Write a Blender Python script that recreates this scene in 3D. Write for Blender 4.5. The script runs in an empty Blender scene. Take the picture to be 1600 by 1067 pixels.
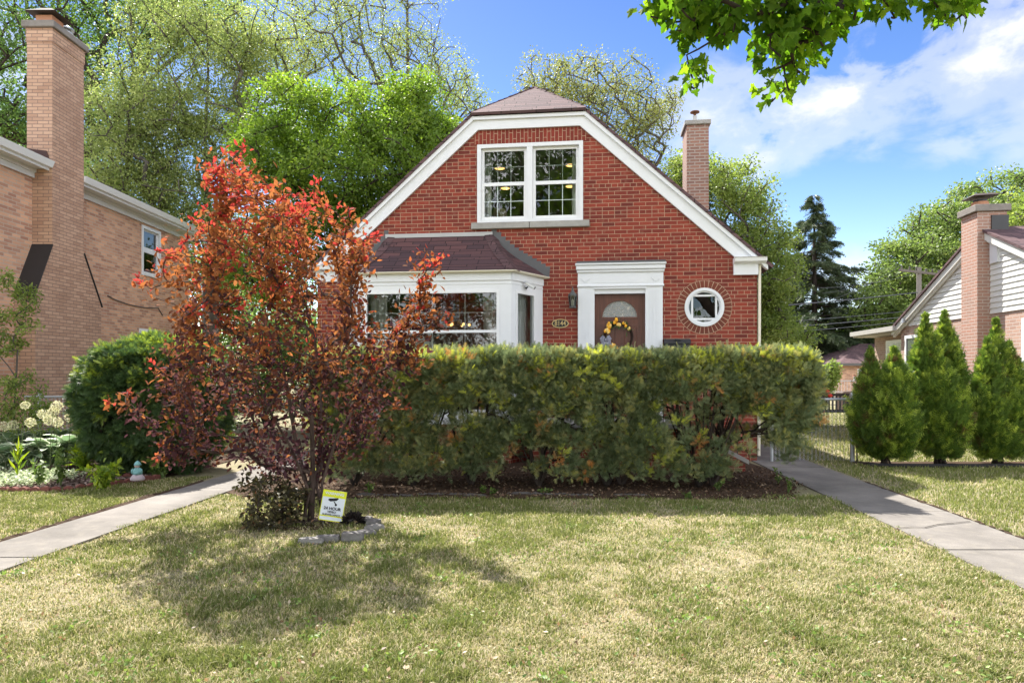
import bpy, bmesh, math, random
import numpy as np
from mathutils import Vector, Matrix
from mathutils.geometry import tessellate_polygon

F, CX, HY, EYE = 1067.0, 800.0, 583.0, 1.5
rng = np.random.default_rng(7)
random.seed(7)
scene = bpy.context.scene
COL = scene.collection
rad = math.radians

def P(px, py, Z):
    return Vector(((px - CX) * Z / F, Z, EYE + (HY - py) * Z / F))

def G(px, py):
    Z = EYE * F / (py - HY)
    return Vector(((px - CX) * Z / F, Z, 0.0))

class Frame:
    """a house's own axes: x to the right along its front, y into the plot"""
    def __init__(s, ox, oy, deg):
        s.o = (ox, oy); s.a = rad(deg)
        s.c, s.s = math.cos(s.a), math.sin(s.a)
    def loc(s, wx, wy):
        dx, dy = wx - s.o[0], wy - s.o[1]
        return (dx * s.c + dy * s.s, -dx * s.s + dy * s.c)
    def world(s, x, y, z=0.0):
        return Vector((s.o[0] + x * s.c - y * s.s, s.o[1] + x * s.s + y * s.c, z))
    def ray(s, px, py):
        c = s.loc(0, 0)
        a = s.loc(s.o[0] + (px - CX) / F, s.o[1] + 1.0)
        return c, a, (HY - py) / F
    def at_y(s, px, py, y):            # point of the plane y = const seen at that pixel -> (x, z)
        c, d, dz = s.ray(px, py)
        t = (y - c[1]) / d[1]
        return (c[0] + d[0] * t, EYE + dz * t)
    def at_x(s, px, py, x):            # the plane x = const -> (y, z)
        c, d, dz = s.ray(px, py)
        t = (x - c[0]) / d[0]
        return (c[1] + d[1] * t, EYE + dz * t)

# ------------------------------------------------------------------ objects
def tag(o, label=None, cat=None, group=None, kind=None):
    if label: o['label'] = label
    if cat: o['category'] = cat
    if group: o['group'] = group
    if kind: o['kind'] = kind
    return o

def thing(name, label, cat, loc=(0, 0, 0), rz=0.0, group=None):
    o = bpy.data.objects.new(name, None)
    o.empty_display_size = 0.2
    COL.objects.link(o)
    o.location = loc; o.rotation_euler = (0, 0, rz)
    return tag(o, label, cat, group)

def link_mesh(name, me, parent=None):
    o = bpy.data.objects.new(name, me)
    COL.objects.link(o)
    if parent is not None: o.parent = parent
    return o

class MB:
    """collects shapes that become one mesh; uv in metres by the face's own slope"""
    def __init__(s):
        s.v = []; s.f = []; s.m = []; s.sm = []; s.mat = 0; s.M = None; s.smooth = False
    def add(s, vs, fs):
        b = len(s.v)
        for p in vs:
            p = Vector(p)
            if s.M is not None: p = s.M @ p
            s.v.append(p)
        for f in fs:
            s.f.append([b + i for i in f]); s.m.append(s.mat); s.sm.append(s.smooth)
    def box(s, x0, x1, y0, y1, z0, z1):
        x0, x1 = min(x0, x1), max(x0, x1); y0, y1 = min(y0, y1), max(y0, y1); z0, z1 = min(z0, z1), max(z0, z1)
        s.add([(x0,y0,z0),(x1,y0,z0),(x1,y1,z0),(x0,y1,z0),(x0,y0,z1),(x1,y0,z1),(x1,y1,z1),(x0,y1,z1)],
              [(0,3,2,1),(4,5,6,7),(0,1,5,4),(1,2,6,5),(2,3,7,6),(3,0,4,7)])
    def bbox(s, x0, x1, y0, y1, z0, z1, b=0.006):
        """box with chamfered vertical and top edges"""
        x0, x1 = min(x0, x1), max(x0, x1); y0, y1 = min(y0, y1), max(y0, y1)
        b = min(b, (x1-x0)/3, (y1-y0)/3, (z1-z0)/3)
        bm = bmesh.new()
        bmesh.ops.create_cube(bm, size=1.0)
        for v in bm.verts:
            v.co = Vector(((x0+x1)/2 + v.co.x*(x1-x0), (y0+y1)/2 + v.co.y*(y1-y0), (z0+z1)/2 + v.co.z*(z1-z0)))
        bmesh.ops.bevel(bm, geom=bm.edges[:], offset=b, segments=1, affect='EDGES', profile=0.5)
        s.bm(bm)
    def bm(s, bm):
        bm.verts.index_update()
        s.add([v.co for v in bm.verts], [[v.index for v in f.verts] for f in bm.faces])
        bm.free()
    def quad(s, a, b, c, d): s.add([a, b, c, d], [(0, 1, 2, 3)])
    def poly(s, pts): s.add(pts, [tuple(range(len(pts)))])
    def prism(s, pts, off):
        """closed outline (list of 3d points) swept by the vector off"""
        off = Vector(off); n = len(pts)
        a = [Vector(p) for p in pts]; b = [p + off for p in a]
        tri = tessellate_polygon([a])
        fs = [tuple(t) for t in tri] + [tuple(n + i for i in reversed(t)) for t in tri]
        fs += [(i, (i+1) % n, n + (i+1) % n, n + i) for i in range(n)]
        s.add(a + b, fs)
    def holes(s, outer, holes, fn, depth):
        """flat wall with openings: outline and openings in 2d, fn(u, v, d) -> 3d, reveals go to d = depth"""
        loops = [[Vector((p[0], p[1], 0)) for p in l] for l in [outer] + holes]
        flat = [p for l in loops for p in l]
        s.add([fn(p.x, p.y, 0) for p in flat], [tuple(t) for t in tessellate_polygon(loops)])
        for l in [outer] + holes:
            n = len(l)
            s.add([fn(p[0], p[1], 0) for p in l] + [fn(p[0], p[1], depth) for p in l],
                  [(i, (i+1) % n, n + (i+1) % n, n + i) for i in range(n)])
    def tube(s, pts, rr, n=8, cap=True):
        pts = [Vector(p) for p in pts]
        if not hasattr(rr, '__len__'): rr = [rr] * len(pts)
        vs = []; fs = []
        ref = None
        for i, p in enumerate(pts):
            d = (pts[min(i+1, len(pts)-1)] - pts[max(i-1, 0)])
            if d.length < 1e-9: d = Vector((0, 0, 1))
            d.normalize()
            if ref is None:
                ref = Vector((1, 0, 0)) if abs(d.x) < 0.8 else Vector((0, 1, 0))
            u = (ref - d * ref.dot(d)).normalized(); w = d.cross(u); ref = u
            for k in range(n):
                a = 2 * math.pi * k / n
                vs.append(p + (u * math.cos(a) + w * math.sin(a)) * rr[i])
        for i in range(len(pts) - 1):
            for k in range(n):
                a = i*n + k; b = i*n + (k+1) % n
                fs.append((a, b, b + n, a + n))
        if cap:
            fs.append(tuple(range(n-1, -1, -1))); fs.append(tuple((len(pts)-1)*n + k for k in range(n)))
        s.add(vs, fs)
    def lathe(s, prof, n=16, c=(0, 0, 0), axis='z'):
        vs = []; fs = []
        for r, h in prof:
            for k in range(n):
                a = 2*math.pi*k/n
                if axis == 'z': vs.append((c[0] + r*math.cos(a), c[1] + r*math.sin(a), c[2] + h))
                else: vs.append((c[0] + r*math.cos(a), c[1] + h, c[2] + r*math.sin(a)))
        for i in range(len(prof)-1):
            for k in range(n):
                a = i*n+k; b = i*n+(k+1) % n
                fs.append((a, b, b+n, a+n))
        fs.append(tuple(range(n-1, -1, -1))); fs.append(tuple((len(prof)-1)*n+k for k in range(n)))
        s.add(vs, fs)
    def ball(s, c, r, sub=2, sc=(1, 1, 1)):
        bm = bmesh.new(); bmesh.ops.create_icosphere(bm, subdivisions=sub, radius=1)
        for v in bm.verts: v.co = Vector((c[0]+v.co.x*r*sc[0], c[1]+v.co.y*r*sc[1], c[2]+v.co.z*r*sc[2]))
        s.bm(bm)
    def build(s, name, mats, parent=None, bevel=0.0):
        me = bpy.data.meshes.new(name)
        me.from_pydata([tuple(p) for p in s.v], [], s.f)
        if not isinstance(mats, (list, tuple)): mats = [mats]
        for m in mats: me.materials.append(m)
        me.polygons.foreach_set('material_index', s.m)
        me.polygons.foreach_set('use_smooth', s.sm)
        me.update()
        bm = bmesh.new(); bm.from_mesh(me)
        bmesh.ops.recalc_face_normals(bm, faces=bm.faces[:])
        uvl = bm.loops.layers.uv.new('UVMap')
        for f in bm.faces:
            n = f.normal
            if abs(n.z) > 0.95: u = Vector((1, 0, 0)); v = Vector((0, 1, 0))
            else:
                u = Vector((0, 0, 1)).cross(n).normalized(); v = n.cross(u)
                # keep u along +x / +y so bricks run on round a corner
                if (abs(u.x) >= abs(u.y) and u.x < 0) or (abs(u.y) > abs(u.x) and u.y < 0): u = -u
                if v.z < 0: v = -v
            for l in f.loops:
                l[uvl].uv = (l.vert.co.dot(u), l.vert.co.dot(v))
        bm.to_mesh(me); bm.free()
        return link_mesh(name, me, parent)

def np_mesh(name, V, T, mats, parent=None, attrs=None, smooth=False):
    """triangle mesh straight from arrays"""
    me = bpy.data.meshes.new(name)
    V = np.ascontiguousarray(V, dtype=np.float32); T = np.ascontiguousarray(T, dtype=np.int32)
    me.vertices.add(len(V)); me.vertices.foreach_set('co', V.ravel())
    me.loops.add(T.size); me.loops.foreach_set('vertex_index', T.ravel())
    me.polygons.add(len(T)); me.polygons.foreach_set('loop_start', np.arange(0, T.size, 3, dtype=np.int32))
    if smooth: me.polygons.foreach_set('use_smooth', np.ones(len(T), dtype=bool))
    for k, a in (attrs or {}).items():
        at = me.attributes.new(k, 'FLOAT', 'POINT')
        at.data.foreach_set('value', np.ascontiguousarray(a, dtype=np.float32))
    for m in (mats if isinstance(mats, (list, tuple)) else [mats]): me.materials.append(m)
    me.update(calc_edges=True)
    return link_mesh(name, me, parent)

# ------------------------------------------------------------------ materials
def newmat(name):
    m = bpy.data.materials.new(name); m.use_nodes = True
    nt = m.node_tree; nt.nodes.clear()
    out = nt.nodes.new('ShaderNodeOutputMaterial')
    return m, nt, out

class N:
    def __init__(s, nt): s.nt = nt
    def n(s, t, **kw):
        x = s.nt.nodes.new(t)
        for k, v in kw.items():
            if k in x.inputs.keys(): s.set(x.inputs[k], v)
            else: setattr(x, k, v)
        return x
    def set(s, inp, v):
        if isinstance(v, bpy.types.NodeSocket): s.nt.links.new(v, inp)
        elif hasattr(v, 'outputs'): s.nt.links.new(v.outputs[0], inp)
        else:
            if hasattr(v, '__len__') and inp.type == 'RGBA' and len(v) == 3: v = (*v, 1)
            inp.default_value = v
    def math(s, op, a, b=0.0, c=0.0, clamp=False):
        x = s.nt.nodes.new('ShaderNodeMath'); x.operation = op; x.use_clamp = clamp
        for i, v in enumerate((a, b, c)): s.set(x.inputs[i], v)
        return x.outputs[0]
    def mix(s, fac, a, b, mode='MIX'):
        x = s.nt.nodes.new('ShaderNodeMix'); x.data_type = 'RGBA'; x.blend_type = mode
        s.set(x.inputs[0], fac); s.set(x.inputs[6], a); s.set(x.inputs[7], b)
        return x.outputs[2]
    def ramp(s, fac, stops, interp='LINEAR'):
        x = s.nt.nodes.new('ShaderNodeValToRGB'); r = x.color_ramp; r.interpolation = interp
        while len(r.elements) < len(stops): r.elements.new(0.5)
        for e, (p, c) in zip(r.elements, stops):
            e.position = p; e.color = c if len(c) == 4 else (*c, 1)
        s.set(x.inputs[0], fac)
        return x.outputs[0]
    def noise(s, vec, scale, detail=3.0, rough=0.55, dist=0.0):
        x = s.nt.nodes.new('ShaderNodeTexNoise')
        if vec is not None: s.set(x.inputs['Vector'], vec)
        x.inputs['Scale'].default_value = scale; x.inputs['Detail'].default_value = detail
        x.inputs['Roughness'].default_value = rough; x.inputs['Distortion'].default_value = dist
        return x.outputs[0]
    def bump(s, h, strength=0.3, dist=0.01):
        x = s.nt.nodes.new('ShaderNodeBump'); x.inputs['Strength'].default_value = strength; x.inputs['Distance'].default_value = dist
        s.set(x.inputs['Height'], h)
        return x.outputs[0]
    def pbsdf(s, col, rough=0.6, spec=0.4, normal=None, metal=0.0):
        x = s.nt.nodes.new('ShaderNodeBsdfPrincipled')
        s.set(x.inputs['Base Color'], col); s.set(x.inputs['Roughness'], rough)
        s.set(x.inputs['Specular IOR Level'], spec); s.set(x.inputs['Metallic'], metal)
        if normal is not None: s.set(x.inputs['Normal'], normal)
        return x
    def co(s, kind='Object'):
        return s.nt.nodes.new('ShaderNodeTexCoord').outputs[kind]

def paint(name, col, rough=0.5, spec=0.4, var=0.06, metal=0.0, scale=6.0, bump=0.08):
    """plain painted or moulded surface with faint unevenness and grime"""
    m, nt, out = newmat(name); k = N(nt)
    c = k.co()
    n1 = k.noise(c, scale, 4); n2 = k.noise(c, scale * 9, 3)
    f = k.math('MULTIPLY_ADD', n1, 2 * var, 1 - var)
    v = k.n('ShaderNodeHueSaturation', Color=(*col, 1)); k.set(v.inputs['Value'], f)
    b = k.pbsdf(v.outputs[0], rough, spec, k.bump(n2, bump, 0.004), metal)
    nt.links.new(b.outputs[0], out.inputs[0])
    return m

def brick(name, ca, cb, mortar, w=0.2135, h=0.0677, ms=0.006, header=0, stain=0.25, stain_col=(0.05, 0.04, 0.035), dark=0.0, rot=False):
    m, nt, out = newmat(name); k = N(nt)
    uv = k.co('UV')
    if rot:
        mp = k.n('ShaderNodeMapping'); k.set(mp.inputs['Vector'], uv); mp.inputs['Rotation'].default_value = (0, 0, rad(90)); uv = mp.outputs[0]
    b = k.n('ShaderNodeTexBrick')
    k.set(b.inputs['Vector'], uv)
    b.inputs['Scale'].default_value = 1.0; b.inputs['Brick Width'].default_value = w; b.inputs['Row Height'].default_value = h
    b.inputs['Mortar Size'].default_value = ms; b.inputs['Mortar Smooth'].default_value = 0.15; b.inputs['Bias'].default_value = -0.1
    b.inputs['Color1'].default_value = (*ca, 1); b.inputs['Color2'].default_value = (*cb, 1); b.inputs['Mortar'].default_value = (*mortar, 1)
    if header: b.squash = 0.5; b.squash_frequency = header
    big = k.noise(uv, 0.9, 5, 0.6); fine = k.noise(uv, 60, 3, 0.6); mid = k.noise(uv, 9, 3)
    c = k.mix(k.math('MULTIPLY', fine, 0.55), b.outputs['Color'], k.mix(1.0, b.outputs['Color'], (0.45, 0.42, 0.42), 'MULTIPLY'))
    st = k.math('MULTIPLY', k.ramp(big, [(0.5, (0, 0, 0)), (0.78, (1, 1, 1))]), stain)
    c = k.mix(st, c, k.mix(0.5, c, stain_col))
    pale = k.math('MULTIPLY', k.ramp(mid, [(0.55, (0, 0, 0)), (0.8, (1, 1, 1))]), 0.18)
    c = k.mix(pale, c, mortar)
    hgt = k.math('ADD', k.math('MULTIPLY', b.outputs['Fac'], -1.0), k.math('MULTIPLY', fine, 0.35))
    s = k.pbsdf(c, 0.85, 0.25, k.bump(hgt, 0.55, 0.008))
    nt.links.new(s.outputs[0], out.inputs[0])
    return m

def shingle(name, ca, cb, w=0.33, h=0.14):
    m, nt, out = newmat(name); k = N(nt)
    uv = k.co('UV')
    b = k.n('ShaderNodeTexBrick')
    jig = k.noise(uv, 5.0, 2)
    cv = k.n('ShaderNodeCombineXYZ'); k.set(cv.inputs[1], k.math('MULTIPLY_ADD', jig, 0.03, -0.015))
    va = k.n('ShaderNodeVectorMath', operation='ADD'); k.set(va.inputs[0], uv); k.set(va.inputs[1], cv)
    k.set(b.inputs['Vector'], va.outputs[0])
    b.offset = 0.37; b.squash = 0.62; b.squash_frequency = 3
    b.inputs['Scale'].default_value = 1.0; b.inputs['Brick Width'].default_value = w; b.inputs['Row Height'].default_value = h
    b.inputs['Mortar Size'].default_value = 0.007; b.inputs['Mortar Smooth'].default_value = 0.3; b.inputs['Bias'].default_value = 0.0
    b.inputs['Color1'].default_value = (*ca, 1); b.inputs['Color2'].default_value = (*cb, 1); b.inputs['Mortar'].default_value = (0.02, 0.017, 0.017, 1)
    fine = k.noise(uv, 140, 2, 0.7)
    c = k.mix(k.math('MULTIPLY', fine, 0.6), b.outputs['Color'], (0.28, 0.23, 0.23), 'OVERLAY')
    hgt = k.math('ADD', k.math('MULTIPLY', b.outputs['Fac'], -1.0), k.math('MULTIPLY', fine, 0.4))
    s = k.pbsdf(c, 0.9, 0.2, k.bump(hgt, 0.6, 0.012))
    nt.links.new(s.outputs[0], out.inputs[0])
    return m

def concrete(name, col, scale=1.0, var=0.25, stain=(0.3, 0.27, 0.22)):
    m, nt, out = newmat(name); k = N(nt)
    c = k.co()
    big = k.noise(c, 1.3 * scale, 5, 0.6); fine = k.noise(c, 90 * scale, 4, 0.7); mid = k.noise(c, 8 * scale, 4, 0.6)
    base = k.mix(k.ramp(big, [(0.35, (0, 0, 0)), (0.7, (1, 1, 1))]), tuple(x * (1 - var) for x in col), tuple(min(1, x * (1 + var * 0.6)) for x in col))
    base = k.mix(k.math('MULTIPLY', k.ramp(mid, [(0.5, (0, 0, 0)), (0.75, (1, 1, 1))]), 0.35), base, stain)
    base = k.mix(k.math('MULTIPLY', k.ramp(fine, [(0.35, (1, 1, 1)), (0.6, (0, 0, 0))]), 0.35), base, tuple(x * 0.55 for x in col))
    s = k.pbsdf(base, 0.9, 0.25, k.bump(k.math('ADD', fine, mid), 0.35, 0.006))
    nt.links.new(s.outputs[0], out.inputs[0])
    return m

def glass(name, tint=(0.9, 0.95, 0.94), ior=1.7, ripple=0.03):
    m, nt, out = newmat(name); k = N(nt)
    fr = k.n('ShaderNodeFresnel'); fr.inputs['IOR'].default_value = ior
    nrm = k.bump(k.noise(k.co(), 2.2, 2), ripple, 0.02)
    tr = k.n('ShaderNodeBsdfTransparent'); tr.inputs[0].default_value = (*tint, 1)
    gl = k.n('ShaderNodeBsdfGlossy'); gl.inputs['Roughness'].default_value = 0.0; gl.inputs[0].default_value = (1, 1, 1, 1)
    k.set(gl.inputs['Normal'], nrm)
    mx = k.n('ShaderNodeMixShader'); k.set(mx.inputs[0], fr.outputs[0]); nt.links.new(tr.outputs[0], mx.inputs[1]); nt.links.new(gl.outputs[0], mx.inputs[2])
    nt.links.new(mx.outputs[0], out.inputs[0])
    return m

def emit(name, col, s):
    m, nt, out = newmat(name); k = N(nt)
    e = k.n('ShaderNodeEmission'); e.inputs[0].default_value = (*col, 1); e.inputs[1].default_value = s
    nt.links.new(e.outputs[0], out.inputs[0])
    return m

def leafmat(name, stops, trans=0.4, tcol=1.6, rough=0.5, spec=0.35, tsat=1.1):
    """leaf whose base colour follows the tint carried by each leaf"""
    m, nt, out = newmat(name); k = N(nt)
    at = k.n('ShaderNodeAttribute'); at.attribute_name = 'tint'
    c = k.ramp(at.outputs['Fac'], stops)
    d = k.pbsdf(c, rough, spec)
    t = k.n('ShaderNodeBsdfTranslucent')
    hv = k.n('ShaderNodeHueSaturation'); k.set(hv.inputs['Color'], c); hv.inputs['Saturation'].default_value = tsat; hv.inputs['Value'].default_value = tcol
    k.set(t.inputs[0], hv.outputs[0])
    mx = k.n('ShaderNodeMixShader'); mx.inputs[0].default_value = trans
    nt.links.new(d.outputs[0], mx.inputs[1]); nt.links.new(t.outputs[0], mx.inputs[2])
    nt.links.new(mx.outputs[0], out.inputs[0])
    return m

def bark(name, ca, cb, scale=6.0):
    m, nt, out = newmat(name); k = N(nt)
    mp = k.n('ShaderNodeMapping'); k.set(mp.inputs['Vector'], k.co()); mp.inputs['Scale'].default_value = (1, 1, 0.25)
    n1 = k.noise(mp.outputs[0], scale, 5, 0.65)
    c = k.ramp(n1, [(0.35, ca), (0.65, cb)])
    s = k.pbsdf(c, 0.9, 0.2, k.bump(n1, 0.6, 0.01))
    nt.links.new(s.outputs[0], out.inputs[0])
    return m

# ------------------------------------------------------------------ foliage
def unit(a): return a / np.maximum(np.linalg.norm(a, axis=-1, keepdims=True), 1e-9)

def vnoise(p, scale, seed=0, oct=3):
    """smooth value noise, 0..1, for n x 3 (or n x 2) points"""
    p = np.asarray(p, dtype=float)
    if p.shape[1] == 2: p = np.c_[p, np.zeros(len(p))]
    r = np.random.default_rng(seed); tab = r.random(4096); perm = r.integers(0, 4096, 4096)
    out = np.zeros(len(p)); amp = 1.0; tot = 0.0; q = p * scale
    for o in range(oct):
        i = np.floor(q).astype(int); f = q - i; f = f * f * (3 - 2 * f); a = 0.0
        for dx in (0, 1):
            for dy in (0, 1):
                for dz in (0, 1):
                    h = tab[(perm[(perm[(i[:, 0] + dx) & 4095] + i[:, 1] + dy) & 4095] + i[:, 2] + dz) & 4095]
                    w = (f[:, 0] if dx else 1 - f[:, 0]) * (f[:, 1] if dy else 1 - f[:, 1]) * (f[:, 2] if dz else 1 - f[:, 2])
                    a = a + h * w
        out += a * amp; tot += amp; amp *= 0.5; q = q * 2.03 + 17.1
    return out / tot

LEAF_DIAMOND = (np.array([(0, 0, 0), (.45, .33, .07), (1, 0, -.03), (.45, -.33, .07)]), np.array([(0, 3, 2), (0, 2, 1)]))
LEAF_OVAL = (np.array([(0, 0, 0), (.28, .24, .05), (.62, .23, .05), (1, 0, -.06), (.62, -.23, .05), (.28, -.24, .05), (.5, 0, 0)]),
             np.array([(0, 6, 1), (1, 6, 2), (2, 6, 3), (3, 6, 4), (4, 6, 5), (5, 6, 0)]))
def _maple():
    o = [(0.0, .03), (.02, .2), (-.1, .34), (.03, .42), (.13, .4), (.16, .56), (.3, .52), (.36, .44), (.44, .28), (.5, .2), (.62, .26), (.68, .16), (.8, .14), (.86, .06), (1.0, 0)]
    pts = o + [(x, -y) for x, y in reversed(o[:-1])]
    v = [(.28, 0, .04)] + [(x, y, -.10 * abs(y) * 2 - .06 * x) for x, y in pts]
    n = len(pts)
    return np.array(v), np.array([(0, 1 + (i + 1) % n, 1 + i) for i in range(n)])
LEAF_MAPLE = _maple()
def _sprig(n=7, w=.05, l=.3, droop=.1):
    v = []; t = []
    def tri(a, b, c): t.append((len(v), len(v)+1, len(v)+2)); v.extend([a, b, c])
    tri((0, -.02, 0), (0, .02, 0), (1, 0, -droop))
    for i in range(n):
        x = .1 + .8 * i / (n - 1); ll = l * (1 - .45 * (i / (n - 1)))
        z = -droop * x * x
        for sgn in (1, -1):
            tri((x - w, 0, z), (x + w, 0, z), (x + ll * .55, sgn * ll, z + .06))
    return np.array(v), np.array(t)
SPRIG_YEW = _sprig(6, .055, .42)
SPRIG_FAN = _sprig(4, .085, .5, .15)
SPRIG_SPRUCE = _sprig(5, .08, .3, .25)

def scatter(name, Pp, D, Nn, S, tint, tpl, mat, parent=None, vt=None):
    """one mesh of many leaves: points, axis, facing, size, tint"""
    tv, tt = tpl
    X = unit(D); Z = unit(Nn - (Nn * X).sum(1, keepdims=True) * X); Y = np.cross(Z, X)
    S = np.asarray(S).reshape(-1, 1, 1)
    V = Pp[:, None, :] + S * (tv[None, :, 0:1] * X[:, None, :] + tv[None, :, 1:2] * Y[:, None, :] + tv[None, :, 2:3] * Z[:, None, :])
    n, k = len(Pp), len(tv)
    T = (np.arange(n)[:, None, None] * k + tt[None]).reshape(-1, 3)
    ti = np.repeat(tint, k) if vt is None else (tint[:, None] * 0.15 + vt[None, :]).ravel()
    return np_mesh(name, V.reshape(-1, 3), T, mat, parent, {'tint': ti})

def rdir(n, r, up=0.0):
    d = unit(r.normal(size=(n, 3))); d[:, 2] += up
    return unit(d)

class Skel:
    """branching frame that reaches out to a set of tips"""
    keepdir = 0.38
    def __init__(s, seed=0): s.p = []; s.par = []; s.r = np.random.default_rng(seed); s.d = []
    def stem(s, pts, parent=-1):
        for q in pts:
            q = np.array(q, float)
            s.par.append(parent); s.p.append(q)
            s.d.append(unit(q - s.p[parent]) if parent >= 0 else np.array([0, 0, 1.0]))
            parent = len(s.p) - 1
        return parent
    def reach(s, targets, step=0.5, up=0.25, wob=0.06, pen=1.2, minh=0.0):
        base = s.p[0]
        order = np.argsort(np.linalg.norm(targets - base, axis=1))
        buf = np.zeros((len(s.p) + len(targets) * 14, 3)); n = len(s.p); buf[:n] = np.array(s.p)
        s.tip = []
        for ti in order:
            t = targets[ti]; q = buf[:n]
            v = t - q; d = np.linalg.norm(v, axis=1)
            below = v[:, 2] / np.maximum(d, 1e-6)
            dr = np.linalg.norm(q - base, axis=1); dt = np.linalg.norm(t - base)
            cost = d * (1 + pen * np.clip(0.25 - below, 0, 1)) + np.where(q[:, 2] < minh, 5.0, 0) + 0.8 * np.clip(dr - dt, 0, None)
            i = int(np.argmin(cost)); L = d[i]
            m = int(min(12, max(2, round(L / step))))
            a = buf[i].copy(); ctrl = a + (s.d[i] * s.keepdir + unit(v[i]) * (1 - s.keepdir) + np.array([0, 0, up])) * L * 0.42
            par = i
            for k in range(1, m + 1):
                u = k / m
                pt = (1-u)**2 * a + 2*u*(1-u) * ctrl + u*u * t + (s.r.normal(size=3) * wob * L * 0.35 * (1-u) if k < m else 0)
                if n >= len(buf): buf = np.vstack([buf, np.zeros((2000, 3))])
                buf[n] = pt; s.p.append(pt); s.par.append(par); s.d.append(unit(pt - buf[par])); par = n; n += 1
            s.tip.append((ti, par))
    def mesh(s, name, mat, parent, r_tip, r_root, n_thick=7, pw=2.3, origin=(0, 0, 0)):
        n = len(s.p); Pn = np.array(s.p) - np.array(origin); par = s.par
        w = np.zeros(n); kids = [[] for _ in range(n)]
        for i in range(n):
            if par[i] >= 0: kids[par[i]].append(i)
        for i in range(n - 1, -1, -1):
            if not kids[i]: w[i] = 1.0
            if par[i] >= 0: w[par[i]] += w[i]
        rr = r_tip + (r_root - r_tip) * (w / w.max()) ** (1 / pw)
        b = MB(); b.smooth = True
        starts = [(-1, i) for i in range(n) if par[i] < 0]
        while starts:
            p0, i = starts.pop()
            ch = [i] if p0 < 0 else [p0, i]
            rs = [rr[i]] if p0 < 0 else [min(rr[p0], rr[i] * 1.15), rr[i]]
            while kids[i]:
                ks = sorted(kids[i], key=lambda k: -w[k])
                for k in ks[1:]: starts.append((i, k))
                i = ks[0]; ch.append(i); rs.append(rr[i])
            if len(ch) < 2: continue
            nn = n_thick if max(rs) > r_root * 0.25 else (5 if max(rs) > r_root * 0.1 else 3)
            b.tube([Pn[c] for c in ch], rs, nn, cap=False)
        return b.build(name, mat, parent)

def clumps(C, U, per, rad_, r, vert=1.0, out=.6):
    """tufts of sprays round centres C that face outward along U -> points, axes, which tuft"""
    n = len(C) * per; ci = np.repeat(np.arange(len(C)), per)
    off = rdir(n, r) * (r.random(n) ** .6)[:, None] * np.asarray(rad_).reshape(-1, 1)[ci if np.ndim(rad_) else np.zeros(n, int)] * np.array([1, 1, vert])
    D = unit(off) * .7 + U[ci] * out + rdir(n, r) * .35
    return C[ci] + off, D, ci
SKY_SAT, SKY_VAL, SKY_STR, SKY_HUE = 1.2, 0.62, 0.1, 0.510
CLOUD_FRONT, CLOUD_FILL, EXPO = 3.5, 14.0, 1.72
# ================================================================== camera, light, sky
cam = bpy.data.cameras.new('camera'); cam.lens = 24.0; cam.sensor_width = 36.0
cam.lens = 36.0 * F / 1600.0
cam.shift_y = (HY - 533.5) / 1600.0
cam.clip_start = 0.05; cam.clip_end = 3000
co = bpy.data.objects.new('camera', cam); COL.objects.link(co)
co.location = (0, 0, EYE); co.rotation_euler = (rad(90), 0, 0)
scene.camera = co

SUN_EL, SUN_AZ = 50.0, -22.0          # azimuth from +Y towards +X
sl = bpy.data.lights.new('sun', 'SUN'); sl.energy = 4.2; sl.angle = rad(0.6); sl.color = (1.0, 0.95, 0.87)
so = bpy.data.objects.new('sun', sl); COL.objects.link(so)
sd = Vector((math.sin(rad(SUN_AZ)) * math.cos(rad(SUN_EL)), math.cos(rad(SUN_AZ)) * math.cos(rad(SUN_EL)), math.sin(rad(SUN_EL))))
so.rotation_euler = sd.to_track_quat('Z', 'Y').to_euler(); so.location = (-20, 40, 40)

w = bpy.data.worlds.new('World'); scene.world = w; w.use_nodes = True
nt = w.node_tree; nt.nodes.clear(); k = N(nt)
wo = nt.nodes.new('ShaderNodeOutputWorld'); bg = nt.nodes.new('ShaderNodeBackground')
sky = nt.nodes.new('ShaderNodeTexSky'); sky.sky_type = 'NISHITA'; sky.sun_disc = False
sky.sun_elevation = rad(SUN_EL); sky.sun_rotation = rad(SUN_AZ); sky.altitude = 200; sky.air_density = 1.0; sky.dust_density = 0.35; sky.ozone_density = 2.0
hs = k.n('ShaderNodeHueSaturation'); k.set(hs.inputs['Color'], sky.outputs[0]); hs.inputs['Hue'].default_value = SKY_HUE; hs.inputs['Saturation'].default_value = SKY_SAT; hs.inputs['Value'].default_value = SKY_VAL
dirn = nt.nodes.new('ShaderNodeTexCoord').outputs['Generated']
sx = nt.nodes.new('ShaderNodeSeparateXYZ'); k.set(sx.inputs[0], dirn)
az = k.math('MULTIPLY', k.math('ARCTAN2', sx.outputs[0], sx.outputs[1]), 57.29578)
el = k.math('MULTIPLY', k.math('ARCSINE', sx.outputs[2]), 57.29578)
ae = nt.nodes.new('ShaderNodeCombineXYZ'); k.set(ae.inputs[0], az); k.set(ae.inputs[1], el)
def sky_at(px, py):
    a = math.atan2(px - CX, F); e = math.atan2((HY - py), math.hypot(F, px - CX))
    return math.degrees(a), math.degrees(e)
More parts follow.
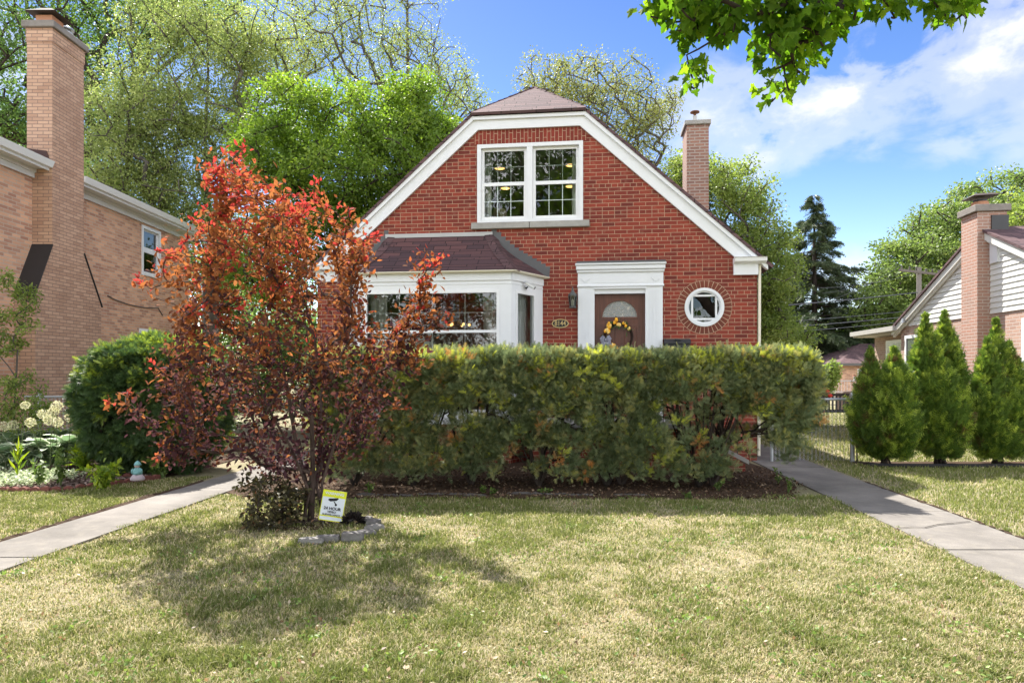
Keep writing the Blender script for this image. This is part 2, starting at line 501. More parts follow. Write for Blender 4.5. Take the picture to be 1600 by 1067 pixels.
# clouds: (px, py, half width deg, half height deg, tilt deg, weight)
CL = [(1310, 145, 15, 5.4, 16, 1.0), (1180, 215, 11, 4.2, 4, 1.0), (1590, 35, 11, 5.0, 28, 1.25), (1400, 72, 7.0, 3.2, 20, .9),
      (1110, 190, 8, 6.0, 50, .8), (1510, 218, 7.0, 2.6, 8, .55), (1365, 232, 4.0, 2.2, 30, .45), (10, 150, 9, 7, 10, 1.1), (250, 250, 18, 10, 0, .9),
      (1610, 160, 4, 2.2, 0, .6), (-300, 120, 18, 11, 0, 1.1), (1900, 60, 15, 9, 15, 1.1), (-700, 150, 14, 11, 0, 1.0), (600, 330, 16, 7, 0, .7), (1280, 440, 20, 5.0, 0, .45)]
acc = None
for (px, py, ra, re, tl, wt) in CL:
    a, e = sky_at(px, py)
    mp = k.n('ShaderNodeMapping', vector_type='TEXTURE'); k.set(mp.inputs['Vector'], ae.outputs[0])
    mp.inputs['Location'].default_value = (a, e, 0); mp.inputs['Rotation'].default_value = (0, 0, rad(tl)); mp.inputs['Scale'].default_value = (ra, re, 1)
    ln = k.n('ShaderNodeVectorMath', operation='LENGTH'); k.set(ln.inputs[0], mp.outputs[0])
    v = k.math('MULTIPLY', k.math('SUBTRACT', 1.0, ln.outputs['Value'], clamp=True), wt)
    acc = v if acc is None else k.math('MAXIMUM', acc, v)
# unseen broken cumulus overhead, beside and behind, added to fill the shaded fronts
back = k.math('MULTIPLY_ADD', sx.outputs[1], -1.7, 0.85, clamp=True)
high = k.math('MULTIPLY', k.math('SUBTRACT', el, 38.0), 0.05, clamp=True)
acc = k.math('MAXIMUM', acc, k.math('MULTIPLY', k.math('MAXIMUM', back, high), 0.95))
st = k.n('ShaderNodeMapping'); k.set(st.inputs['Vector'], dirn); st.inputs['Scale'].default_value = (1.0, 1.0, 1.7)
n1 = k.noise(st.outputs[0], 5.5, 9, 0.56, 0.25); n2 = k.noise(st.outputs[0], 15.0, 6, 0.6, 0.4)
nn = k.math('ADD', k.math('MULTIPLY', n1, 0.72), k.math('MULTIPLY', n2, 0.28))
nn = k.math('MULTIPLY_ADD', nn, 4.4, -1.72)
soft = k.math('MULTIPLY_ADD', acc, 1.2, 0.0)
dens = k.math('MULTIPLY', soft, k.math('MAXIMUM', nn, 0.0))
mask = k.ramp(dens, [(0.05, (0, 0, 0)), (0.35, (.42, .42, .42)), (0.95, (1, 1, 1))], 'EASE')
lowb = k.math('MULTIPLY', back, k.math('MULTIPLY_ADD', k.math('MULTIPLY', el, 0.0167, clamp=True), -0.92, 1.0))
cb = k.math('MULTIPLY_ADD', lowb, CLOUD_FILL, CLOUD_FRONT)
cc = k.n('ShaderNodeCombineColor')
for i, t in enumerate((1.0, 1.0, 1.03)): k.set(cc.inputs[i], k.math('MULTIPLY', cb, t))
grad = k.ramp(k.math('MULTIPLY', el, 1 / 60.0, clamp=True), [(0.0, (1.55, 1.42, 1.30)), (0.12, (1.30, 1.22, 1.14)), (0.30, (.84, .90, .96)), (0.55, (.55, .66, .82)), (1, (.5, .6, .8))])
skyc = k.mix(1.0, hs.outputs[0], grad, 'MULTIPLY')
col = k.mix(k.math('MULTIPLY', mask, 0.96), skyc, cc.outputs[0])
k.set(bg.inputs[0], col); bg.inputs[1].default_value = SKY_STR
nt.links.new(bg.outputs[0], wo.inputs[0])

vs = scene.view_settings; vs.view_transform = 'Standard'; vs.look = 'None'; vs.gamma = 1.0; vs.use_curve_mapping = False; vs.exposure = EXPO
cy = scene.cycles
cy.max_bounces = 7; cy.diffuse_bounces = 3; cy.glossy_bounces = 3; cy.transmission_bounces = 4; cy.transparent_max_bounces = 12
cy.caustics_reflective = False; cy.caustics_refractive = False
cy.use_denoising = True; cy.denoiser = 'OPENIMAGEDENOISE'; cy.denoising_input_passes = 'RGB_ALBEDO_NORMAL'; cy.denoising_prefilter = 'NONE'; cy.adaptive_threshold = 0.006
cy.sample_clamp_indirect = 8.0

# ================================================================== ground
SOIL = [(0.05, 0.035, 0.025)]
def lawn_patch(p):
    """0 = dry straw, 1 = green, for world points"""
    g = 0.34 * vnoise(p, 1.3, 3, 3) + 0.36 * vnoise(p, 4.2, 4, 3) + 0.30 * vnoise(p, 11, 5, 2)
    g = np.clip((g - 0.34) / 0.32, 0, 1)
    X, Y = p[:, 0], p[:, 1]
    dry = np.clip(1.0 - np.hypot((X + 3.0) / 1.6, (Y - 4.4) / 1.3), 0, 1) * 0.55 + np.clip(1.0 - np.hypot((X - 1.2) / 1.6, (Y - 4.6) / 0.9), 0, 1) * 0.3
    far = np.clip((Y - 5.8) / 2.0, 0, 1) * 0.22
    yard = np.clip((X - 4.2) / 1.5, 0, 1) * 0.35
    return np.clip(g - dry + far + yard, 0, 1)

m_lawn, nt, out = newmat('lawn'); k = N(nt)
c = k.co()
n1 = k.noise(c, 0.9, 5); n2 = k.noise(c, 14, 5, 0.7); n3 = k.noise(c, 130, 4, 0.7)
base = k.mix(k.ramp(n1, [(.38, (0, 0, 0)), (.62, (1, 1, 1))]), (0.38, 0.325, 0.22), (0.21, 0.215, 0.095))
base = k.mix(k.ramp(n2, [(.35, (0, 0, 0)), (.7, (1, 1, 1))]), base, k.mix(.5, base, (0.42, 0.36, 0.27)))
base = k.mix(k.math('MULTIPLY', k.ramp(n3, [(.4, (1, 1, 1)), (.6, (0, 0, 0))]), .55), base, (0.07, 0.06, 0.03))
s = k.pbsdf(base, 0.95, 0.1, k.bump(k.math('ADD', n2, n3), .6, .02))
nt.links.new(s.outputs[0], out.inputs[0])
b = MB(); b.quad((-900, -400, 0), (900, -400, 0), (900, 1500, 0), (-900, 1500, 0))
tag(b.build('lawn', m_lawn), kind='structure')

M_WALK = concrete('walk_concrete', (0.205, 0.188, 0.170), 1.0, 0.36)
M_WALKD = concrete('old_walk_concrete', (0.205, 0.188, 0.170), 1.0, 0.36)
WS = 0.0787
def walk(name, off0, off1, ys, top, mat=None):
    b = MB()
    for a, c in zip(ys[:-1], ys[1:]):
        a2, c2 = a + 0.009, c - 0.009
        vs = [(off0 + WS * a2, a2), (off1 + WS * a2, a2), (off1 + WS * c2, c2), (off0 + WS * c2, c2)]
        dz = random.uniform(-.004, .004)
        b.prism([(x, y, -0.05) for x, y in vs], (0, 0, 0.05 + top + dz))
    o = b.build(name, mat or M_WALK); tag(o, kind='structure'); return o
walk('right_path', 3.17, 4.09, [-1.2, 0.6, 2.3, 4.02, 5.75, 7.35, 9.1, 10.8, 12.5, 14.2, 16, 18, 20, 24], 0.018)
walk('left_path', -4.96, -4.25, [-1.0, .8, 2.3, 3.9, 5.5, 7.15, 8.8, 10.4, 12, 14, 17, 20], 0.018, M_WALKD)
b = MB()
b.prism([(-40, -1.3, -.05), (40, -1.3, -.05), (40, -2.7, -.05), (-40, -2.7, -.05)], (0, 0, .07))
tag(b.build('street_pavement', M_WALK), kind='structure')
# the crack across the right walk
b = MB()
cr = [(1402, 829), (1425, 827), (1445, 828), (1466, 823), (1490, 821), (1516, 818)]
M_CRACK = paint('crack', (0.03, 0.026, 0.022), 1, .1)
for (xa, ya), (xb, yb) in zip(cr[:-1], cr[1:]):
    p, q = G(xa, ya), G(xb, yb); hw = random.uniform(.006, .012)
    b.quad((p.x, p.y - hw, .0275), (q.x, q.y - hw * .8, .0275), (q.x, q.y + hw, .0275), (p.x, p.y + hw, .0275))
tag(b.build('path_crack', M_CRACK), kind='structure')

# planting beds: bare soil with chips
m_soil, nt, out = newmat('soil'); k = N(nt)
c = k.co(); n1 = k.noise(c, 5, 5, .6); n2 = k.noise(c, 60, 4, .7)
cc2 = k.mix(n1, (0.035, 0.022, 0.015), (0.11, 0.07, 0.045)); cc2 = k.mix(k.ramp(n2, [(.55, (0, 0, 0)), (.7, (1, 1, 1))]), cc2, (0.17, 0.115, 0.075))
s = k.pbsdf(cc2, .95, .15, k.bump(n2, .9, .03)); nt.links.new(s.outputs[0], out.inputs[0])
M_SOIL = m_soil
def ground_sheet(name, pts, z, mat, kind='structure', sub=0, amp=0.0):
    b = MB(); b.poly([(x, y, z) for x, y in pts]); o = b.build(name, mat); tag(o, kind=kind); return o
bedpts = [(-3.75, 8.75), (-3.3, 8.25), (-2.3, 8.12), (-1.2, 8.2), (0, 8.1), (1.3, 8.15), (2.6, 8.05), (3.3, 8.3), (3.72, 8.9), (3.9, 9.8), (4.0, 10.6), (3.9, 12.0), (-3.4, 13.0)]
ground_sheet('mulch_bed', bedpts, 0.012, M_SOIL)
ground_sheet('plum_bed', [(-2.0 + .66 * math.cos(a), 6.86 + .36 * math.sin(a)) for a in np.linspace(0, 2 * math.pi, 24)[:-1]], 0.010, M_SOIL)
ground_sheet('garden_bed', [(-8.6, 8.75), (-5.9, 8.7), (-5.25, 9.3), (-4.95, 9.75), (-4.85, 10.6), (-4.75, 12.2), (-9.2, 12.2)], 0.014, M_SOIL)
ground_sheet('arborvitae_bed', [(5.6, 10.85), (14, 10.85), (14, 11.6), (5.7, 11.5)], 0.011, M_SOIL)
# worn soil lip along the left walk
b = MB(); rs = np.random.default_rng(77)
yy = np.linspace(2.0, 9.4, 170)
wv = .05 + .10 * vnoise(np.c_[yy * 3, yy * 0], 1.0, 21, 3) + .05 * rs.random(len(yy)); hv = .012 + .03 * vnoise(np.c_[yy * 5, yy * 0], 1.0, 22, 2) + .012 * rs.random(len(yy)); jv = rs.normal(size=len(yy)) * .012
for i in range(len(yy) - 1):
    a, c = yy[i], yy[i + 1]; e0 = -4.955 + WS * a + jv[i]; e1 = -4.955 + WS * c + jv[i + 1]; wa, wc = wv[i], wv[i + 1]
    b.quad((e0, a, .004), (e1, c, .004), (e1 - wc * .4, c, hv[i + 1]), (e0 - wa * .4, a, hv[i])); b.quad((e0 - wa * .4, a, hv[i]), (e1 - wc * .4, c, hv[i + 1]), (e1 - wc, c, .004), (e0 - wa, a, .004))
    e0 = 4.09 + WS * a + jv[i]; e1 = 4.09 + WS * c + jv[i + 1]
    b.quad((e0, a, .022), (e1, c, .022), (e1 + wc * .6, c, .006), (e0 + wa * .6, a, .006))
tag(b.build('path_edge_soil', M_SOIL), kind='structure')

# mulch chips and fallen bits
def chips(name, n, poly, z, stops, size=(.015, .05)):
    xs = [p[0] for p in poly]; ys = [p[1] for p in poly]
    pts = np.c_[rng.uniform(min(xs), max(xs), n * 3), rng.uniform(min(ys), max(ys), n * 3)]
    ins = inside(pts, poly); pts = pts[ins][:n]; n = len(pts)
    D = rdir(n, rng); D[:, 2] *= .25; Nn = rdir(n, rng, 1.2)
    m = leafmat(name, stops, 0.1, 1, .9, .1)
    o = scatter(name, np.c_[pts, np.full(n, z)], D, Nn, rng.uniform(*size, n), rng.random(n), LEAF_DIAMOND, m)
    return tag(o, kind='stuff')
def inside(pts, poly):
    x, y = pts[:, 0], pts[:, 1]; r = np.zeros(len(pts), bool); n = len(poly)
    for i in range(n):
        x0, y0 = poly[i]; x1, y1 = poly[(i + 1) % n]
        c = ((y0 > y) != (y1 > y)) & (x < (x1 - x0) * (y - y0) / (y1 - y0 + 1e-12) + x0); r ^= c
    return r
chips('mulch_chips', 9000, [(-3.6, 8.75), (-3.2, 8.1), (3.3, 8.0), (3.9, 9.0), (3.9, 10.8), (-3.5, 11)], .025,
      [(0, (.03, .018, .012)), (.5, (.10, .06, .038)), (.85, (.2, .13, .085)), (1, (.35, .27, .19))])

# ---------------------------------------------------------------- grass
def grass(name, n, region, hmin, hmax, seed, wid=.0035, dens_pow=1.0):
    r = np.random.default_rng(seed)
    pts = region(r, n)
    g = lawn_patch(np.c_[pts, np.zeros(len(pts))])
    keep = r.random(len(pts)) < (0.45 + 0.55 * g)
    pts, g = pts[keep], g[keep]; n = len(pts)
    clump = vnoise(np.c_[pts, np.zeros(n)], 7.0, 11, 2)
    h = r.uniform(hmin, hmax, n) * (0.55 + 0.75 * g) * (0.6 + 0.8 * clump)
    green = r.random(n) < (0.32 + 0.60 * g)
    tint = np.where(green, r.uniform(.0, .48, n), r.uniform(.55, 1.0, n))
    a = r.uniform(0, 2 * math.pi, n); lean = r.uniform(.15, 1.1, n) * np.where(green, .8, 1.3)
    dx, dy = np.cos(a), np.sin(a); sx_, sy_ = -dy, dx
    dist = np.maximum(pts[:, 1], 2.0)
    wd = wid * (0.6 + dist / 9.0) * r.uniform(.7, 1.3, n)
    V = np.zeros((n, 5, 3))
    for i, (t, wf) in enumerate(((0, 1), (0, -1), (.55, .8), (.55, -.8), (1, 0))):
        off = lean * h * t * t
        V[:, i, 0] = pts[:, 0] + dx * off + sx_ * wd * wf; V[:, i, 1] = pts[:, 1] + dy * off + sy_ * wd * wf
        V[:, i, 2] = h * t * (1 - .25 * np.minimum(lean, 1.3) * t)
    T = (np.arange(n)[:, None, None] * 5 + np.array([(0, 1, 2), (1, 3, 2), (2, 3, 4)])[None]).reshape(-1, 3)
    o = np_mesh(name, V.reshape(-1, 3), T, M_GRASS, None, {'tint': np.repeat(tint, 5)})
    return tag(o, 'short patchy lawn grass, green tufts among dry straw blades', 'grass', kind='stuff')
M_GRASS = leafmat('grass_blade', [(0, (0.119, 0.150, 0.041)), (.25, (0.192, 0.223, 0.064)), (.48, (0.292, 0.306, 0.109)), (.56, (0.401, 0.351, 0.182)), (.8, (0.529, 0.456, 0.274)), (1, (0.638, 0.575, 0.401))], .35, 1.3, .6, .2)
def offl(p): return p[:, 0] - WS * p[:, 1]
def reg_front(r, n):
    Y = (3.0 ** -.35 + r.random(n * 2) * (8.35 ** -.35 - 3.0 ** -.35)) ** (-1 / .35)
    X = r.uniform(-1, 1, n * 2) * (Y * .79 + .15)
    p = np.c_[X, Y]; o = offl(p)
    ok = (o > -4.31 + .08 * r.random(len(o))) & (o < 3.215 - .075 * r.random(len(o)))
    ok &= ~(inside(p, bedpts) & (r.random(len(p)) < .93))
    return p[ok][:n]
grass('grass', 420000, reg_front, .018, .046, 21, .0027)
def reg_left(r, n):
    Y = r.uniform(2.6, 9.9, n * 3); X = r.uniform(-9.2, -3.9, n * 3); p = np.c_[X, Y]; o = offl(p)
    lim = np.interp(X, [-9, -7.2, -5.9, -5.25, -4.9, -4], [8.9, 8.72, 8.66, 9.2, 9.7, 9.9])
    ok = (o < -5.06 - .08 * r.random(len(o))) & (Y < lim) & (X > -1.0 * Y - 1.2)
    return p[ok][:n]
grass('grass', 100000, reg_left, .022, .048, 22, .003)
def reg_right(r, n):
    Y = (5.5 ** -1.0 + r.random(n * 3) * (30 ** -1.0 - 5.5 ** -1.0)) ** -1.0
    X = r.uniform(3.5, 23, n * 3); p = np.c_[X, Y]; o = offl(p)
    ok = (o > 4.14 + .05 * r.random(len(o))) & (X < .78 * Y + .2) & ~((Y > 10.9) & (Y < 11.5) & (X > 5.7))
    return p[ok][:n]
grass('grass', 120000, reg_right, .024, .05, 23, .003)

# clover and broad weeds in the turf, a few fallen leaves
def turf_bits(name, label, n_spots, per, spread, size, stops, seed, z=.03, up=1.2, tpl=LEAF_OVAL):
    r = np.random.default_rng(seed); sp = reg_front(r, n_spots); n = len(sp) * per; ci = np.repeat(np.arange(len(sp)), per)
    q = sp[ci] + r.normal(size=(n, 2)) * spread * r.uniform(.4, 1.2, len(sp))[ci][:, None]
    ok = (q[:, 0] - WS * q[:, 1] < 3.15) & (q[:, 0] - WS * q[:, 1] > -4.2); q = q[ok]; n = len(q)
    o = scatter(name, np.c_[q, z * r.uniform(.5, 1.2, n)], rdir(n, r, .2), rdir(n, r, up), r.uniform(.6, 1.2, n) * size, r.random(n), tpl, leafmat(name + '_leaf', stops, .3, 1.4))
    return tag(o, label, kind='stuff')
turf_bits('clover', 'low broad-leafed weeds in the lawn', 90, 26, .10, .032, [(0, (.10, .17, .04)), (.6, (.17, .26, .06)), (1, (.27, .36, .09))], 701)
turf_bits('fallen_leaves', 'dry leaf bits lying on the lawn', 420, 2, .25, .030, [(0, (.12, .07, .04)), (.5, (.30, .20, .11)), (1, (.55, .46, .34))], 702, .035, 2.0, LEAF_DIAMOND)
# ================================================================== materials shared by the houses
M_RED = brick('red_brick', (0.31, 0.058, 0.036), (0.145, 0.030, 0.024), (0.47, 0.315, 0.215), ms=0.0046, header=7, stain=.4)
M_REDV = brick('red_brick_soldier', (0.265, 0.046, 0.030), (0.175, 0.033, 0.024), (0.47, 0.315, 0.215), w=0.2135, h=0.0677, ms=0.0052, rot=True, stain=.1)
M_OLDBRICK = brick('old_chimney_brick', (0.36, 0.19, 0.14), (0.25, 0.145, 0.12), (0.42, 0.36, 0.31), ms=0.011, stain=.3)
M_WHITE = paint('white_trim', (0.70, 0.72, 0.745), .45, .4, .05, bump=.15)
M_WHITE2 = paint('white_vinyl', (0.74, 0.755, 0.77), .35, .5, .02)
M_CREAM = paint('cream_gutter', (0.72, 0.68, 0.55), .4, .4, .05)
M_SHIN = shingle('plum_brown_shingle', (0.165, 0.105, 0.108), (0.095, 0.065, 0.072), .62, .125)
M_SHINB = shingle('bay_shingle', (0.135, 0.070, 0.070), (0.070, 0.046, 0.052), .48, .115)
M_SHINH = shingle('ridge_shingle', (0.135, 0.080, 0.082), (0.09, 0.058, 0.062), .3, .16)
M_STONE = concrete('limestone_sill', (0.36, 0.35, 0.33), 2.0, .25)
M_FLASH = paint('lead_flashing', (0.10, 0.10, 0.105), .6, .4, .15)
M_FLASHL = paint('zinc_flashing', (0.40, 0.40, 0.40), .5, .5, .1)
M_GLASS = glass('window_glass', ior=1.75, ripple=.05)
M_GLASSD = glass('dull_glass', (0.55, 0.6, 0.6), 1.6, .05)
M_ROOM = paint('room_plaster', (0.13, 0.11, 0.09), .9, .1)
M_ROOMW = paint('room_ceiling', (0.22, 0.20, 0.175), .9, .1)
M_DOORW = None
M_BLACK = paint('black_metal', (0.018, 0.018, 0.02), .45, .5, .1)
M_DARKV = paint('tarnished_pewter', (0.10, 0.105, 0.105), .5, .5, .12, .3)
M_GREYM = paint('galvanised_metal', (0.42, 0.44, 0.46), .4, .5, .06, .6)
M_CURT = leafmat('curtain_cloth', [(0, (.72, .72, .68)), (1, (.72, .72, .68))], .4, 1.0, .8, .1, 1.0)
M_RUST = paint('rusty_metal', (0.13, 0.055, 0.03), .8, .3, .25)
M_CLAY = paint('clay_flue', (0.45, 0.22, 0.13), .8, .3, .12)

def wood(name, ca, cb):
    m, nt, out = newmat(name); k = N(nt)
    mp = k.n('ShaderNodeMapping'); k.set(mp.inputs['Vector'], k.co()); mp.inputs['Scale'].default_value = (14, 14, 0.9)
    n1 = k.noise(mp.outputs[0], 3, 5, .6, .5)
    c = k.ramp(n1, [(.3, ca), (.7, cb)])
    s = k.pbsdf(c, .38, .5, k.bump(n1, .15, .004)); nt.links.new(s.outputs[0], out.inputs[0]); return m
M_DOORW = wood('stained_mahogany', (0.065, 0.018, 0.011), (0.135, 0.042, 0.024))

# ================================================================== red brick house
H = Frame(170 * 11.9 / F, 11.9, -7.0)
house = thing('brick_house', 'red brick bungalow with clipped white gable, bay window and round window', 'house', (H.o[0], H.o[1], 0), H.a)
def hf(px, py, d=0.0): return H.at_y(px, py, -d)
def V3(p, y=0.0): return Vector((p[0], y, p[1]))

xr = hf(1183, 560)[0]
ro1, ro2 = hf(915, 177.5), hf(1181, 401)            # outer edge of the right bargeboard
xa = hf(826, 185)[0]                                 # gable centre line
SL = (ro1[1] - ro2[1]) / (ro2[0] - ro1[0])
ri = hf(906, 197.6)                                  # inner corner
def mir(x): return 2 * xa - x
ZO = lambda x: ro1[1] - (abs(x - xa) - (ro1[0] - xa)) * SL          # outer edge height
ri2 = hf(1144.5, 400); SLI = (ri[1] - ri2[1]) / (ri2[0] - ri[0])
ztopO, ztopI = ro1[1], ri[1]
hx = xr - xa                                          # half width of the wall
ze = hf(1183, 430)[1]                                 # underside of the eave box
xle = mir(xr)
# wall outline under the boards (a little up behind them)
def ZI(x): return min(ztopI, ztopI - (abs(x - xa) - (ri[0] - xa)) * SL) + .06
wall_out = [(xle, -.1), (xr, -.1), (xr, ZI(xr)), (ri[0] + .03, ztopI + .06), (mir(ri[0]) - .03, ztopI + .06), (xle, ZI(xr))]
# openings
wl, wt = hf(746, 229); wr, _ = hf(911, 224); _, wb = hf(829, 347)
wt = hf(829, 224)[1]
rc = hf(1100.5, 480); rR = (hf(1131.5, 480)[0] - hf(1069.5, 480)[0]) / 2
circ = [(rc[0] + rR * math.cos(a), rc[1] + rR * math.sin(a)) for a in np.linspace(0, 2 * math.pi, 41)[:-1]]
dl, dt = hf(929, 459.5); dr, _ = hf(1008, 459)
DZ0 = dt - 2.08
dso_l, dso_t = hf(903, 413); dso_r, _ = hf(1037, 411)
bxl, bxr = hf(556, 500)[0], hf(848, 500)[0]            # bay, on the wall
b0 = hf(559, 500, .85)[0]; b1 = hf(799, 500, .85)[0]
bxl = b0 - (bxr - b1)
bz_t = hf(820, 430)[1] - .05
holes = [[(wl, wb), (wr, wb), (wr, wt), (wl, wt)], circ, [(dl, DZ0), (dr, DZ0), (dr, dt), (dl, dt)], [(bxl + .1, .75), (bxr - .1, .75), (bxr - .1, bz_t), (bxl + .1, bz_t)]]
b = MB()
b.holes(wall_out, holes, lambda u, v, d: (u, d, v), .12)
DEP = 10.5
b.quad((xr, 0, -.1), (xr, DEP, -.1), (xr, DEP, ZI(xr)), (xr, 0, ZI(xr)))
b.quad((xle, 0, -.1), (xle, DEP, -.1), (xle, DEP, ZI(xr)), (xle, 0, ZI(xr)))
b.poly([(x, DEP, z) for x, z in wall_out])
b.build('wall', M_RED, house)
# soldier course over the upper window
b = MB(); zs = hf(829, 222)[1]
b.box(wl - .06, wr + .06, -.004, .05, zs - .01, ztopI + .05)
b.build('soldier_course', M_REDV, house)
# ring of header bricks round the porthole
M_RING = brick('ring_brick', (0.22, 0.06, 0.035), (0.15, 0.045, 0.032), (0.46, 0.34, 0.25), w=.5, h=.5, ms=0.0, stain=.3)
b = MB(); nb = 36; R2 = rR + .125
for i in range(nb):
    a0 = 2 * math.pi * i / nb + .0105; a1 = 2 * math.pi * (i + 1) / nb - .0105
    q = [(rR + .004, a0), (R2, a0 + .003), (R2, a1 - .003), (rR + .004, a1)]
    b.prism([(rc[0] + r * math.cos(a), -.0045, rc[1] + r * math.sin(a)) for r, a in q], (0, .05, 0))
ring = b.build('brick_ring', M_RING, house)
b = MB(); a = np.linspace(0, 2 * math.pi, 49)
for i in range(48):
    b.quad(*[(rc[0] + r * math.cos(t), -.003, rc[1] + r * math.sin(t)) for r, t in ((rR, a[i]), (R2 + .006, a[i]), (R2 + .006, a[i+1]), (rR, a[i+1]))])
b.build('mortar_bed', paint('mortar', (.44, .32, .23), .9, .1), ring)

# bargeboard
b = MB()
xo = ro1[0]; xi = ri[0]
xe = hf(1150, 405)[0]
for sgn in (1, -1):
    m_ = (lambda x: x) if sgn > 0 else mir
    pts = [(m_(xo), ztopO), (m_(xr + .12), ZO(xr + .12)), (m_(xr + .12), ZO(xr + .12) - .02), (m_(xe), ztopI - (xe - xi) * SLI), (m_(xi), ztopI)]
    b.prism([(x, -.045, z) for x, z in pts], (0, .09, 0))
b.prism([(xo, -.046, ztopO), (xi, -.046, ztopI), (mir(xi), -.046, ztopI), (mir(xo), -.046, ztopO)], (0, .09, 0))
# raised outer moulding
for sgn in (1, -1):
    m_ = (lambda x: x) if sgn > 0 else mir
    b.prism([(m_(xo), -.085, ztopO + .005), (m_(xr + .16), -.085, ZO(xr + .16) + .005), (m_(xr + .16), -.085, ZO(xr + .16) - .075), (m_(xo - .02), -.085, ztopO - .06)], (0, .12, 0))
b.prism([(xo, -.086, ztopO + .005), (xo - .02, -.086, ztopO - .055), (mir(xo) + .02, -.086, ztopO - .055), (mir(xo), -.086, ztopO + .005)], (0, .12, 0))
b.build('bargeboard', M_WHITE, house)
# eave returns and gutters
for sgn in (1, -1):
    m_ = (lambda x: x) if sgn > 0 else mir
    x0, x1 = hf(1145.5, 415)[0], hf(1183.5, 415)[0]
    z0, z1 = hf(1165, 430)[1], hf(1165, 413)[1]
    b = MB(); b.box(m_(x0), m_(x1), -.07, .5, z0, z1)
    r = b.build('eave_return', M_WHITE, house)
    b = MB(); x2 = hf(1195, 410)[0]; zt = hf(1170, 404)[1]
    prof = [(-.10, 0), (-.17, .03), (-.18, .085), (-.20, zt - z1), (.5, zt - z1), (.5, 0)]
    b.prism([(m_(x0 - .005), y, z1 + dz) for y, dz in prof], (m_(x2) - m_(x0 - .005), 0, 0))
    b.build('gutter_end', M_WHITE2, r)
    b = MB(); b.box(m_(x1 + .01), m_(x2), -.1, DEP, z1 + .002, zt - .004)
    b.build('gutter', M_WHITE2, house)
    if sgn > 0:
        b = MB(); b.tube([(x1 + .035, -.02, z1), (x1 + .03, -.02, z1 - .2), (x1 + .02, -.02, .1)], .025, 6); b.build('downspout', M_CREAM, house)

# roof: two slopes, a clipped front
ap = hf(828, 143)                                     # apex seen; find its setback on the centre line
zr = ro1[1] + (ro1[0] - xa) * SL + .03                # ridge height by the slope
yr = H.at_x(828, 143, xa)
# distance back where the line of sight reaches the ridge height
c0, d0, dz0 = H.ray(828, 143); tt = (zr - EYE) / dz0; ysb = max(.5, c0[1] + d0[1] * tt)
b = MB(); TH = .05; yf = -.10
def slab(pts, t=TH):
    pts = [Vector(p) for p in pts]; n = (pts[1] - pts[0]).cross(pts[2] - pts[0]).normalized()
    if n.z < 0: n = -n
    b.prism(pts, n * t)
xg = xr + .22
for sgn in (1, -1):
    m_ = (lambda x: x) if sgn > 0 else mir
    slab([(m_(xo + .01), yf, ZO(xo + .01) + .005), (m_(xg), yf, ZO(xg) + .005), (m_(xg), DEP + .2, ZO(xg) + .005), (xa, DEP + .2, zr), (xa, ysb, zr)])
b.build('roof', M_SHIN, house)
b = MB(); slab([(xo + .01, yf - .02, ztopO + .012), (mir(xo) - .01, yf - .02, ztopO + .012), (xa, ysb, zr + .012)], .05)
hip = b.build('hip_roof', M_SHIN, house)
for sgn in (1, -1):
    b = MB(); m_ = (lambda x: x) if sgn > 0 else mir
    p = Vector((m_(xo + .02), yf - .03, ztopO + .03)); q = Vector((xa, ysb, zr + .05)); n = 12
    for i in range(n):
        a_, c_ = p.lerp(q, i / n), p.lerp(q, (i + 1) / n + .012)
        sd_ = Vector((.11, 0, -.055)); sd2 = Vector((-.11, 0, -.055)); up = Vector((0, 0, .035 + .003 * (i % 2)))
        b.poly([a_ + sd2 + up, a_ + up * 1.35, c_ + up * 1.1, c_ + sd2 + up * .8]); b.poly([a_ + up * 1.35, a_ + sd_ + up, c_ + sd_ + up * .8, c_ + up * 1.1])
    b.build('hip_cap', M_SHINH, hip)

# chimney on the right slope
cyf = 3.2
cxl, czt = H.at_y(1073, 196, cyf)
cxr, _ = H.at_y(1107.5, 196, cyf)
ch = MB(); ch.box(cxl, cxr, cyf, cyf + .72, 2.5, czt)
chim = ch.build('chimney', M_OLDBRICK, house)
b = MB(); zc = H.at_y(1090, 188, cyf)[1]; b.bbox(cxl - .045, cxr + .045, cyf - .05, cyf + .77, czt + .002, zc, .012); b.build('chimney_cap', M_STONE, chim)
b = MB(); cm = (cxl + cxr) / 2 - .02; cym = cyf + .3
b.lathe([(.10, 0), (.10, .06), (.045, .07), (.045, .20)], 14, (cm, cym, zc)); b.mat = 1
b.lathe([(.03, .20), (.03, .27), (.105, .275), (.10, .295), (.02, .32)], 14, (cm, cym, zc)); b.build('flue', [M_FLASHL, M_RUST], chim)

